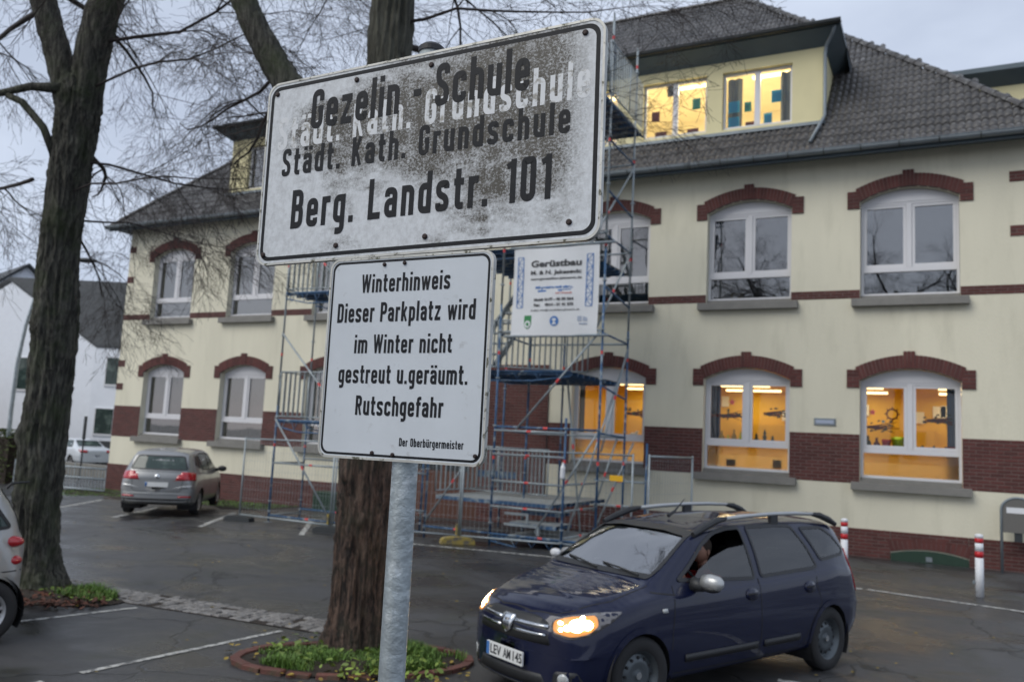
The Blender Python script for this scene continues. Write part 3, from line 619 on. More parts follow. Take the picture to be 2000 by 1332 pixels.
# windows
def frame_box(m_, x0, x1, z0, z1, w, y0, y1):
    m_.box(x0, x1, y0, y1, z0, z0+w); m_.box(x0, x1, y0, y1, z1-w, z1); m_.box(x0, x0+w, y0+.0015, y1, z0+w, z1-w); m_.box(x1-w, x1, y0+.0015, y1, z0+w, z1-w)
def window(c, fl, lit=False):
    M_g = M['glasslit'] if lit else M['glass']
    za, zs, ri = floors[fl]; y = F+.20; m_ = MB()
    z0, z1 = za+.10, zs-.03; tr = za+.70 
    x0, x1 = c-HW+.005, c+HW-.005
    frame_box(m_, x0, x1, z0, z1, .055, y, y+.09)
    # arched head board
    pts = [(-HW+.005, z1+.001), (HW-.005, z1+.001)]+[(HW-.005-(2*HW-.01)*i/12, arcz(HW-.005-(2*HW-.01)*i/12, zs-.012, ri, HW)) for i in range(13)]
    m_.prism(pts, lambda u, v, t: (c+u, t, v), y-.012, y+.09)
    m_.box(x0+.055, x1-.055, y-.004, y+.088, tr-.055, tr+.055)       # transom
    m_.box(c-.055, c+.055, y-.008, y+.086, tr+.055, z1-.055)         # mullion
    fr = m_.build('window_frame', M['wframe'], B, fix=True)
    for a, b in ((x0+.058, c-.058), (c+.058, x1-.058)):
        s_ = MB(); frame_box(s_, a, b, tr+.058, z1-.058, .062, y+.012, y+.07)
        cs = s_.build('casement', M['wframe'], fr)
        g = MB(); g.quad((a+.06, y+.05, tr+.115), (b-.06, y+.05, tr+.115), (b-.06, y+.05, z1-.115), (a+.06, y+.05, z1-.115)); g.build('pane', M_g, fr)
    g = MB(); g.quad((x0+.05, y+.045, z0+.05), (x1-.05, y+.045, z0+.05), (x1-.05, y+.045, tr-.05), (x0+.05, y+.045, tr-.05)); g.build('lower_pane', M_g, fr)
    if fl == 0 or True:
        g = MB(); g.quad((x0+.05, y+.075, z0+.05), (x1-.05, y+.075, z0+.05), (x1-.05, y+.075, tr-.05), (x0+.05, y+.075, tr-.05))
        g.build('frosted_film', M['film'] if lit else M['filmd'], fr)
    s_ = MB(); s_.box(c-1.17, c+1.17, F-.17, F+.30, za-.17, za-.0); s_.box(x0, x1, F+.01, F+.2, za, za+.035); s_.box(x0, x1, F+.1, F+.285, za+.035, z0)
    s_.build('window_sill', M['sill'], fr, bevel=.008)
fm = bpy.data.materials.new('frosted_film'); fm.use_nodes = True; t = fm.node_tree; t.nodes.clear()
o_ = N(t, 'ShaderNodeOutputMaterial'); a_ = N(t, 'ShaderNodeBsdfTranslucent'); a_.inputs[0].default_value = (.85, .78, .62, 1); b_ = N(t, 'ShaderNodeBsdfTransparent'); c_ = N(t, 'ShaderNodeMixShader'); c_.inputs[0].default_value = .8
lk(t, b_, 0, c_, 1); lk(t, a_, 0, c_, 2); lk(t, c_, 0, o_, 0); M['film'] = fm; M['glasslit'] = glass('clear_window_glass', ior=1.55)
fd = fm.copy(); fd.name = 'dim_film'; M['filmd'] = fd
for n_ in fd.node_tree.nodes:
    if n_.type == 'MIX_SHADER': n_.inputs[0].default_value = .45
    if n_.type == 'BSDF_TRANSLUCENT':
        d_ = N(fd.node_tree, 'ShaderNodeBsdfDiffuse'); d_.inputs[0].default_value = (.10, .14, .16, 1)
        for l in list(n_.outputs[0].links): tgt = l.to_socket
        fd.node_tree.links.new(d_.outputs[0], tgt)
for i, c in enumerate(centers):
    window(c, 0, lit=(i >= 3)); window(c, 1)
# entrance
mb = MB(); mb.box(-13.6, -11.35, F-.03, F+.05, -.3, 3.2); d_ = mb.build('entrance_door', M['wood'], B)
mb = MB(); mb.box(-13.3, -12.55, F-.05, F-.031, 1.2, 2.9); mb.box(-12.4, -11.65, F-.05, F-.031, 1.2, 2.9); mb.build('door_pane', M['dark'], d_)
# plaque
mb = MB(); mb.box(-2.70, -2.24, F-.03, F-.002, 2.81, 2.97); pq = mb.build('wall_plaque', M['zinc'], B, bevel=.006)
mb = MB(); mb.box(-2.66, -2.28, F-.035, F-.031, 2.85, 2.93); mb.build('plaque_face', M['inkgrey'], pq)
# rooms
def room(x0, x1, y0, y1, z0, z1, m_w, name, mf=None):
    mb = MB(); mb.quad((x0, y1, z0), (x0, y1, z1), (x1, y1, z1), (x1, y1, z0)); mb.quad((x0, y0, z0), (x0, y1, z0), (x0, y1, z1), (x0, y0, z1)); mb.quad((x1, y0, z0), (x1, y0, z1), (x1, y1, z1), (x1, y1, z0))
    mb.quad((x0, y0, z1), (x1, y0, z1), (x1, y1, z1), (x0, y1, z1)); mb.quad((x0, y0, z0), (x0, y1, z0), (x1, y1, z0), (x1, y0, z0)); return mb.build(name, m_w, B)
rm = room(-9.3, 1.6, F+.31, F+4.6, .9, 4.45, M['orange'], 'classroom')
def lamp_strip(x0, x1, y, z, e, col=(1, .70, .36), par=rm):
    mb = MB(); mb.box(x0, x1, y-.07, y+.07, z-.05, z); mb.build('ceiling_lamp', M['tube'], par)
    ld = bpy.data.lights.new('lamp_light', 'AREA'); ld.shape = 'RECTANGLE'; ld.size = x1-x0; ld.size_y = .2; ld.energy = e; ld.color = col
    lo = bpy.data.objects.new('lamp_light', ld); COL.objects.link(lo); lo.location = ((x0+x1)/2, y, z-.07)
for x0 in (-8.6, -5.6, -2.9, -.2):
    for yy in (F+2.2, F+3.9): lamp_strip(x0, x0+1.5, yy, 3.86, 8.0, (1, .82, .50))
mb = MB(); 
for x in (-8.2, -4.6, -1.2): mb.box(x-.9, x+.9, F+4.2, F+4.58, .95, 2.9)
tag(mb.build('classroom_cupboards', M['orange']), 'row of pale cupboards at the back of the lit classroom', 'cupboard')
mb = MB(); r_ = random.Random(4)
for k in range(16): x = r_.uniform(-9, 1.2); z = r_.uniform(3.0, 3.5); mb.box(x, x+r_.uniform(.2, .45), F+4.55, F+4.57, z, z+.3)
mb.build('wall_posters', M['paintw'], B)
ru = room(-26.2, 1.6, F+.31, F+3.4, 5.2, 8.6, M['roomdark'], 'upper_room')
rl = room(-26.2, -15.4, F+.31, F+3.4, .9, 4.45, M['roomdark'], 'lower_room')
# curtains
def curtain(x0, x1, z0, z1, m_, y=F+.42):
    mb = MB(); n = int((x1-x0)/.03)+2; vs = []
    for i in range(n):
        x = x0+(x1-x0)*i/(n-1); yy = y+.035*math.sin(x*34+math.sin(x*5)*2); vs += [(x, yy, z0), (x+.01*math.sin(x*9), yy, z1)]
    mb.add(vs, [(2*i, 2*i+2, 2*i+3, 2*i+1) for i in range(n-1)]); o = mb.build('curtain', m_, smooth=True); return o
def curt(x0, x1, z0, z1, m_, lb): tag(curtain(x0, x1, z0, z1, m_), lb, 'curtain')
curt(-5.2, -4.92, 1.7, 3.85, M['curt'], 'dark blue curtain at the left of the lit middle ground floor window')
curt(-.02, .24, 1.7, 3.85, M['curt'], 'dark blue curtain at the right of the rightmost lit ground floor window')
curt(-8.68, -8.5, 1.7, 3.85, M['curt'], 'dark curtain in the lit window behind the scaffold')
curt(-5.2, -5.0, 5.7, 7.9, M['curt'], 'blue curtain in the upper window above the middle lit one')
curt(-1.7, -1.5, 5.7, 7.9, M['curt'], 'blue curtain in the large upper window at the right')
for c, n_ in ((-24.02, 'leftmost'), (-20.33, 'second')):
    curt(c-.95, c+.95, 1.7, 3.85, M['curtb'], 'brown net curtain in the %s ground floor window from the left' % n_)
# things in the lit windows
def twig_deco(c, z, lb, seed, L=.8):
    r_ = random.Random(seed); mb = MB()
    for k in range(9): 
        a = c-L/2+r_.uniform(0, .15); mb.path([(a, F+.40+r_.uniform(-.02, .02), z+r_.uniform(-.03, .03)), (c, F+.40, z+r_.uniform(-.05, .05)), (c+L/2+r_.uniform(-.2, .1), F+.42, z+r_.uniform(-.13, .14))], [.012, .014, .004], 4)
    t_ = thing('twig_garland', lb, 'garland', (c, F+.4, z)); mb.build('twigs', M['darkred'], t_)
    m2 = MB()
    for k in range(16):
        x, zz = c+r_.uniform(-L/2, L/2), z+r_.uniform(-.12, .12); m2.add([(x, F+.38, zz), (x+.05, F+.375, zz+.015), (x+.03, F+.38, zz+.05), (x-.02, F+.385, zz+.03)], [(0, 1, 2, 3)])
    m2.build('leaf_bits', M['greenp'], t_)
M['darkred'] = mat('dark_red_twig', (.10, .012, .012), .7); M['lime'] = mat('lime_plastic', (.45, .55, .01), .5); M['pink'] = mat('pink_paper', (.8, .12, .18), .7); M['cyan'] = mat('blue_paper', (.02, .28, .48), .7); M['teal'] = mat('teal_paper', (.04, .25, .22), .7)
twig_deco(-4.75, 2.98, 'dark red twig garland in the left half of the middle lit window', 1, .95); twig_deco(-3.65, 3.05, 'dark red twig garland in the right half of the middle lit window', 2, .6)
twig_deco(-1.4, 2.82, 'dark red twig garland in the left half of the rightmost lit window', 3, .7); twig_deco(-.15, 3.0, 'dark red twig garland in the right half of the rightmost lit window', 4, .7); twig_deco(-7.05, 2.95, 'twig garland in the lit window behind the scaffold', 5, .6)
def shelf_item(name, x, z, w, h, m_, lb, cat, kind='pot'):
    mb = MB(); y = F+.38
    if kind == 'pot': mb.path([(x, y, z), (x, y, z+h*.8), (x, y, z+h*.82), (x, y, z+h)], [w*.35, w*.46, w*.5, w*.5], 12)
    elif kind == 'tree':
        mb.path([(x, y, z), (x, y, z+h*.25)], [w*.15]*2, 6)
        for k in range(3): mb.path([(x, y, z+h*(.2+.25*k)), (x, y, z+h*(.55+.22*k))], [w*(.5-.12*k), .004], 8)
    elif kind == 'bottle': mb.path([(x, y, z), (x, y, z+h*.55), (x, y, z+h*.75), (x, y, z+h)], [w*.5, w*.5, w*.2, w*.18], 10)
    elif kind == 'star':
        pts = []; 
        for k in range(10): r_ = w*(.5 if k % 2 == 0 else .22); pts.append((r_*math.sin(k*math.pi/5), r_*math.cos(k*math.pi/5)))
        mb.prism(pts, lambda u, v, t: (x+u, t, z+v), y-.09, y-.085)
    elif kind == 'sheet': mb.box(x-w/2, x+w/2, y-.09, y-.085, z, z+h)
    elif kind == 'ring':
        mb.path([(x+w/2*math.cos(a), y-.05, z+w/2*math.sin(a)) for a in [i*math.pi/8 for i in range(17)]], .018, 6, cap=False)
        for k in range(8): a = k*math.pi/4; mb.path([(x+w/2*math.cos(a), y-.05, z+w/2*math.sin(a)), (x+w*.72*math.cos(a), y-.05, z+w*.72*math.sin(a))], .012, 5)
    elif kind == 'bird': mb.path([(x-w/2, y, z+h*.4), (x-w*.2, y, z+h*.5), (x+w*.15, y, z+h*.5), (x+w*.3, y, z+h*.85), (x+w*.45, y, z+h*.9)], [.01, h*.3, h*.3, h*.15, .01], 8)
    tag(mb.build(name, m_, smooth=kind in ('pot', 'bird'), fix=True), lb, cat)
# window boards
for c in centers[3:]:
    mb = MB(); mb.box(c-.98, c+.98, F+.31, F+.52, 2.26, 2.29); mb.build('window_board', M['wframe'], B)
zb_ = 2.29
shelf_item('plant_pot', -.98, zb_, .3, .33, M['lime'], 'big lime green pot in the rightmost lit window, touching the mullion', 'pot')
shelf_item('plant_pot', -1.22, zb_, .2, .27, M['red'], 'dark red pot beside the lime green pot', 'pot'); shelf_item('glass_jar', -1.42, zb_, .14, .3, M['darkred'], 'dark jar at the left of the rightmost lit window', 'jar', 'bottle'); shelf_item('glass_jar', -1.6, zb_, .14, .34, M['greenp'], 'green jar at the left edge of the rightmost lit window', 'jar', 'bottle')
for x, lb in ((-.5, 'left'), (-.28, 'right')): shelf_item('paper_tree', x, zb_, .16, .18, M['greenp'], '%s of two small green paper trees in the rightmost lit window' % lb, 'paper tree', 'tree')
shelf_item('plant_pot', .08, zb_, .3, .16, M['darkred'], 'low dark red bowl at the right edge of the rightmost lit window', 'bowl')
for i, (x, w, h) in enumerate(((-4.88, .14, .32), (-4.72, .1, .22), (-4.58, .12, .36), (-4.42, .1, .3))): shelf_item('glass_jar', x, zb_, w, h, M['lime'] if i % 2 else M['leafd'], '%s glass jar from the left in the middle lit window' % ('first', 'second', 'third', 'fourth')[i], 'jar', 'bottle')
for i, (x, h) in enumerate(((-4.05, .3), (-3.86, .4), (-3.68, .26))): shelf_item('paper_tree', x, zb_, .17, h, M['greenp'], ('left', 'tallest', 'right')[i]+' green paper tree in the right half of the middle lit window', 'paper tree', 'tree')
shelf_item('paper_ornament', -4.62, 3.30, .18, .3, M['pink'], 'pink paper ornament hanging in the left half of the middle lit window', 'ornament', 'star'); shelf_item('paper_ornament', -4.33, 3.35, .15, .3, M['pink'], 'pink paper ornament next to the mullion of the middle lit window', 'ornament', 'star')
shelf_item('paper_ornament', -1.5, 3.15, .17, .3, M['pink'], 'pink paper star in the left half of the rightmost lit window', 'ornament', 'star'); shelf_item('paper_wreath', -1.1, 3.12, .22, .3, M['darkred'], 'spiky dark wreath hanging in the rightmost lit window', 'wreath', 'ring')
shelf_item('paper_ornament', -1.28, 2.95, .1, .1, M['cyan'], 'small blue paper star below the wreath', 'ornament', 'star')
shelf_item('white_figure', -8.3, zb_, .28, .22, M['paintw'], 'white bird figure at the left in the lit window behind the scaffold', 'figure', 'bird'); shelf_item('white_figure', -7.95, zb_, .26, .26, M['paintw'], 'white bird figure in the middle of the lit window behind the scaffold', 'figure', 'bird'); shelf_item('white_figure', -7.1, zb_, .26, .24, M['paintw'], 'white bird figure right of the mullion behind the scaffold', 'figure', 'bird')
shelf_item('paper_sheet', -4.55, 5.77, .32, .20, M['leafd'], 'small pale card standing in the upper middle window', 'card', 'sheet'); shelf_item('paper_sheet', -3.48, 5.77, .26, .42, M['taupe'], 'brown board leaning in the upper middle window', 'board', 'sheet')
shelf_item('dark_box', -4.62, 1.78, .22, .16, M['dark'], 'small dark box seen low in the middle lit window', 'box', 'sheet'); shelf_item('dark_box', -3.55, 1.78, .2, .2, M['taupe'], 'grey box seen low at the right of the middle lit window', 'box', 'sheet')

# ------------------------------------------------------------------ roof
EY, EZ = F-.55, 8.97; SL = 1.03; XE0, XE1 = XL-.55, XR+.50; RH = 8.45
DX0, DX1, DY0, DY1 = -22.2, -2.60, 20.62, 22.85
def rz(y): 
    h = y-EY
    return EZ+SL*h-.12*math.exp(-h*1.2)+.12
deck = MB()
def roofpoly():
    # front face as strips in y, cut out behind the dormer
    ys = [EY+RH*i/28 for i in range(29)]+[DY0, DY1]; ys = sorted(set(ys))
    for y0, y1 in zip(ys, ys[1:]):
        for a0, b0 in ((XE0, None), ):
            l0, l1 = XE0+(y0-EY), XE0+(y1-EY); r0, r1 = XE1-(y0-EY), XE1-(y1-EY)
            if DY0-1e-6 <= y0 and y1 <= DY1+1e-6: sp = [(l0, l1, DX0, DX0), (DX1, DX1, r0, r1)]
            else: sp = [(l0, l1, r0, r1)]
            for a, b, c, d in sp: deck.quad((a, y0, rz(y0)), (c, y0, rz(y0)), (d, y1, rz(y1)), (b, y1, rz(y1)))
    T_ = rz(EY+RH); Yr = EY+RH; yb = Yr+RH
    for s_, xe in ((1, XE1), (-1, XE0)):
        n = 14
        for i in range(n):
            h0, h1 = RH*i/n, RH*(i+1)/n; x0, x1 = xe-s_*h0, xe-s_*h1
            deck.quad((x0, EY+h0, rz(EY+h0)), (x0, yb-h0, rz(EY+h0)), (x1, yb-h1, rz(EY+h1)), (x1, EY+h1, rz(EY+h1)))
    deck.quad((XE0, yb, rz(EY)), (XE1, yb, rz(EY)), (XE1-RH, Yr, T_), (XE0+RH, Yr, T_))
roofpoly()
roof = deck.build('roof', M['slate'], B, fix=False)
# interlocking tiles
TW, TE = .30, .335
def tile_mesh(m_, w=TW):
    n = 12; vs = []; ca = math.atan(SL); 
    prof = [.058*abs(math.sin(2*math.pi*i/n))**.8 for i in range(n+1)]
    L = TE+.05
    for (v, zz) in ((0, .040), (L, .010)):
        for i in range(n+1): vs.append((w*i/n-w/2, v*math.cos(ca)-(.0)*math.sin(ca), v*math.sin(ca)+(prof[i]+zz)))
    for i in range(n+1): vs.append((w*i/n-w/2, 0+.012, prof[i]*.3+.0))
    fs = [(i, i+1, n+2+i, n+1+i) for i in range(n)]+[(2*n+2+i, 2*n+3+i, i+1, i) for i in range(n)]
    m_.add(vs, fs)
tp = MB(); tile_mesh(tp); tm = bpy.data.meshes.new('roof_tile'); tm.from_pydata(tp.v, [], tp.f); tm.materials.append(M['tile']); tm.polygons.foreach_set('use_smooth', [i < 12 for i in range(len(tm.polygons))])
pos = []; nrow = int(RH/math.cos(math.atan(SL))/TE)
for r in range(nrow+1):
    y = EY-.03+r*TE*math.cos(math.atan(SL)); h = max(0, y-EY); x0, x1 = XE0+h, XE1-h
    k0 = math.ceil((x0-XM)/TW); k1 = math.floor((x1-XM)/TW)
    for k in range(k0, k1+1):
        x = XM+k*TW
        if DX0-.05 < x < DX1+.05 and DY0-.25 < y < DY1-.1: continue
        pos.append((x, y, rz(max(y, EY))))
def tkey(p): return (p[0])**2+p[1]**2+(p[2]-2)**2
vis = sorted([p for p in pos if p[0] < 1.5], key=tkey)[:298]; vset = set(vis); stuff = MB()
for p in pos:
    dz = rnd.uniform(-.004, .006)
    if p in vset:
        o = bpy.data.objects.new('roof_tile', tm); COL.objects.link(o); o.parent = roof; o.location = (p[0]-XM, p[1]-F, p[2]+dz); o.rotation_euler = (rnd.uniform(-.01, .01), rnd.uniform(-.012, .012), 0)
    else: stuff.add([(v[0]+p[0], v[1]+p[1], v[2]+p[2]+dz) for v in tp.v], tp.f)
stuff.build('roof_tiles', M['tile'], roof, kind='stuff')
# hip and ridge tiles
hips = MB()
def halfround(m_, p0, p1, r=.11):
    p0, p1 = Vector(p0), Vector(p1); d = (p1-p0).normalized(); a = d.cross(Vector((0, 0, 1))).normalized(); b = a.cross(d).normalized(); n = 6; vs = []
    for p, q in ((p0, r), (p1, r*.84)):
        for i in range(n+1): t = math.pi*i/n; vs.append(p+a*math.cos(t)*q+b*(math.sin(t)*q))
    m_.add(vs, [(i, i+1, n+2+i, n+1+i) for i in range(n)]+[tuple(range(n+1))])
hp = []
for xe, s_ in ((XE1, -1), (XE0, 1)):
    k = 36
    for i in range(k): hp.append([(xe+s_*RH*t, EY+RH*t, rz(EY+RH*t)+.035) for t in (i/k, (i+1.15)/k)])
k = 30
for i in range(k): hp.append([(XE0+RH+(XE1-XE0-2*RH)*t, EY+RH, rz(EY+RH)+.04) for t in ((i+1.1)/k, i/k)])
for p0, p1 in hp:
    m_ = MB(); halfround(m_, p0, p1); m_.build('ridge_tile', M['tile'], roof, fix=True)
# eaves: soffit, fascia, gutter
mb = MB(); mb.quad((XE0, EY+.02, EZ-.04), (XE1, EY+.02, EZ-.04), (XE1, F+.01, 9.02), (XE0, F+.01, 9.02)); mb.box(XE0, XE1, EY+.0, EY+.02, EZ-.10, EZ+.09); mb.quad((XE0, EY, EZ), (XE0, 36, EZ), (XL, 36, 9.0), (XL, F, 9.0)); mb.build('soffit', M['fascia'], B)
def gutter(m_, x0, x1, y, z, r=.085, n=8):
    vs = [(x, y+r*math.cos(t), z+r*math.sin(t)) for x in (x0, x1) for t in [math.pi+math.pi*i/n for i in range(n+1)]]+[(x, y+(r-.012)*math.cos(t), z+(r-.012)*math.sin(t)) for x in (x0, x1) for t in [math.pi+math.pi*i/n for i in range(n+1)]]
    k = n+1; fs = [(i, i+1, k+i+1, k+i) for i in range(n)]+[(2*k+i, 3*k+i, 3*k+i+1, 2*k+i+1) for i in range(n)]+[(0, k, 3*k, 2*k), (n, 2*k+n, 3*k+n, k+n)]; m_.add(vs, fs)
    m_.path([(x0, y-r, z+.005), (x1, y-r, z+.005)], .011, 6)
mb = MB(); gutter(mb, XE0-.03, XE1+.03, EY-.10, EZ+.05, .095); gt = mb.build('gutter', M['zinc'], B, smooth=True)
x = XE0+.3
while x < XE1:
    m_ = MB(); r_ = .100; m_.path([(x, EY-.10+r_*math.cos(t), EZ+.05+r_*math.sin(t)) for t in [math.pi+math.pi*i/6 for i in range(7)]], .012, 5); m_.build('gutter_bracket', M['dark'], gt); x += .78
# dormer
D = MB(); zt = 12.12
ops = []
for a, b in ((-5.06, -3.34), (-7.18, -5.46), (-9.6, -7.9), (-11.75, -10.05), (-14.9, -13.2), (-17.1, -15.4), (-19.3, -17.6), (-21.42, -19.72)): ops.append((a, b))
ops.sort(); DF = 20.62; zs0, zs1 = 10.22, 11.74
cur = DX0
for a, b in ops:
    D.quad((cur, DF, 9.9), (a, DF, 9.9), (a, DF, zt), (cur, DF, zt)); D.quad((a, DF, 9.9), (b, DF, 9.9), (b, DF, zs0), (a, DF, zs0)); D.quad((a, DF, zs1), (b, DF, zs1), (b, DF, zt), (a, DF, zt)); cur = b
    for x in (a, b): D.quad((x, DF, zs0), (x, DF+.22, zs0), (x, DF+.22, zs1), (x, DF, zs1))
    D.quad((a, DF, zs1), (b, DF, zs1), (b, DF+.22, zs1), (a, DF+.22, zs1)); D.quad((a, DF, zs0), (a, DF+.22, zs0), (b, DF+.22, zs0), (b, DF, zs0))
D.quad((cur, DF, 9.9), (DX1, DF, 9.9), (DX1, DF, zt), (cur, DF, zt))
for x in (DX0, DX1): D.add([(x, DF, 9.9), (x, DF, zt+.1), (x, DY1+.2, zt+.1), (x, DY1+.2, zt-.2)], [(0, 1, 2, 3)])
dm = D.build('dormer', M['plaster_y'], B)
for i, (a, b) in enumerate(ops):
    y = DF+.12; m_ = MB(); frame_box(m_, a+.004, b-.004, zs0+.03, zs1-.004, .06, y, y+.08); c = (a+b)/2; m_.box(c-.07, c+.07, y-.01, y+.07, zs0+.09, zs1-.064); fr = m_.build('window_frame', M['wframe'], dm, fix=True)
    for p, q in ((a+.06, c-.07), (c+.07, b-.06)):
        g = MB(); g.quad((p, y+.05, zs0+.09), (q, y+.05, zs0+.09), (q, y+.05, zs1-.06), (p, y+.05, zs1-.06)); g.build('pane', M['glasslit'] if a > -7.5 else M['glass'], dm)
mb = MB(); mb.box(DX0-.05, DX1+.05, DF-.16, DF-.003, 10.02, 10.10); mb.box(DX0-.03, DX1+.03, DF-.03, DF-.004, 9.80, 10.0); mb.build('dormer_sill', M['zinc'], dm)
# flat dormer roof with deep blue grey fascia
mb = MB(); x0, x1, y0, y1 = DX0-.42, DX1+.42, DF-.46, 23.25
mb.box(x0, x1, y0+.02, y1, 12.30, 12.42); mb.quad((x0+.02, y0+.04, 12.30), (x1-.02, y0+.04, 12.30), (x1-.40, DF-.002, 12.02), (x0+.40, DF-.002, 12.02))
for x, xi in ((x1-.02, x1-.405), (x0+.02, x0+.405)): mb.quad((x, y0+.04, 12.30), (x, y1, 12.30), (xi, y1, 12.02), (xi, DF-.002, 12.02))
mb.quad((x1, y1, 12.42), (x1, y1, 11.9), (x1, y1-1.7, 12.30), (x1, y1-1.7, 12.42)); mb.build('dormer_roof', M['fascia'], dm)
mb = MB(); gutter(mb, x0-.02, x1+.02, y0-.06, 12.40, .085); mb.build('dormer_gutter', M['dark'], dm, smooth=True)
mb = MB(); mb.path([(DX1+.30, DF-.42, 12.33), (DX1+.22, DF-.30, 12.18), (DX1+.06, DF-.10, 12.0), (DX1+.03, DF-.07, 11.8), (DX1+.03, DF-.07, 10.25), (DX1+.0, DF-.2, 10.1), (DX1-.2, EY+.2, 9.35)], .042, 10); mb.build('downpipe', M['zinc'], B, smooth=True)
# dormer room behind two lit windows and the rest
r1 = room(-9.7, -2.75, DF+.22, DF+4.2, 9.95, 12.28, M['cream'], 'attic_classroom')
for x0 in (-8.9, -6.6, -4.6): lamp_strip(x0, x0+1.3, DF+1.4, 12.15, 48, (1, .86, .60), r1)
room(-21.9, -9.8, DF+.22, DF+4, 9.95, 12.28, M['roomdark'], 'attic_room')
for i, (x, z, w, h, m_, lb) in enumerate(((-6.88, 10.75, .22, .28, 'darkred', 'maroon square stuck on the left attic window'), (-6.45, 11.4, .25, .30, 'taupe', 'grey sheet at the top of the left attic window'), (-6.72, 10.26, .32, .2, 'darkred', 'brown card low in the left attic window'), (-5.86, 10.26, .30, .18, 'darkred', 'brown card low in the right half of the left attic window'), (-5.78, 10.95, .22, .3, 'teal', 'teal square stuck on the left attic window'),
        (-4.8, 10.72, .28, .3, 'cyan', 'upper blue sheet at the left of the right attic window'), (-4.8, 10.30, .28, .3, 'cyan', 'lower blue sheet at the left of the right attic window'), (-4.45, 10.7, .18, .26, 'teal', 'grey green sheet in the left half of the right attic window'), (-4.4, 10.27, .22, .16, 'darkred', 'maroon half round card low in the right attic window'), (-3.75, 10.85, .24, .32, 'cyan', 'tilted bright blue sheet in the right attic window'), (-3.95, 10.3, .2, .3, 'cyan', 'pale blue sheet low in the right half of the right attic window'))):
    mb = MB(); yy = DF+.19; mb.box(x-w/2, x+w/2, yy, yy+.004, z, z+h, rot=0); tag(mb.build('window_picture', M[m_]), lb, 'paper sheet')
for x0, x1_, lb in ((-4.98, -4.62, 'left'), (-3.66, -3.42, 'right')): tag(curtain(x0, x1_, 10.3, 11.65, M['roomdark'], DF+.27), 'dark blind at the %s side of the right attic window' % lb, 'blind')
# side dormer on the right hip
mb = MB(); sx = 1.75; sy = 23.9; mb.box(-1.6, sx+.55, sy, 33, 12.20, 12.33); mb.quad((-1.6, sy, 12.20), (sx+.55, sy, 12.20), (sx+.10, sy+.42, 11.92), (-1.6, sy+.42, 11.92)); mb.quad((sx+.55, sy, 12.20), (sx+.55, 33, 12.20), (sx+.1, 33, 11.92), (sx+.1, sy+.42, 11.92)); mb.build('side_dormer_roof', M['fascia'], B)
mb = MB(); mb.box(-1.0, sx+.1, sy+.43, 32.8, 9.9, 11.97); mb.build('side_dormer', M['plaster_y'], B)

# ------------------------------------------------------------------ sign post
def rrect(hw, hh, r, n=8, cx=0, cy=0):
    pts = []
    for sx, sy, a0 in ((1, 1, 0), (-1, 1, 90), (-1, -1, 180), (1, -1, 270)):
        for i in range(n+1): a = R(a0+90*i/n); pts.append((cx+sx*(hw-r)+r*math.cos(a), cy+sy*(hh-r)+r*math.sin(a)))
    return pts
def round_poly(pts, r, k=6):
    out = [Vector(pts[0])]
    for a, b, c in zip(pts, pts[1:], pts[2:]):
        a, b, c = Vector(a), Vector(b), Vector(c); d0, d1 = (a-b), (c-b); q = min(r, d0.length*.499, d1.length*.499)
        p0, p1 = b+d0.normalized()*q, b+d1.normalized()*q
        for i in range(k+1): t = i/k; out.append(p0*(1-t)**2+b*2*t*(1-t)+p1*t*t)
    out.append(Vector(pts[-1])); res = [out[0]]
    for p in out[1:]:
        if (p-res[-1]).length > 1e-4: res.append(p)
    return res
ST = .165; XH = .73
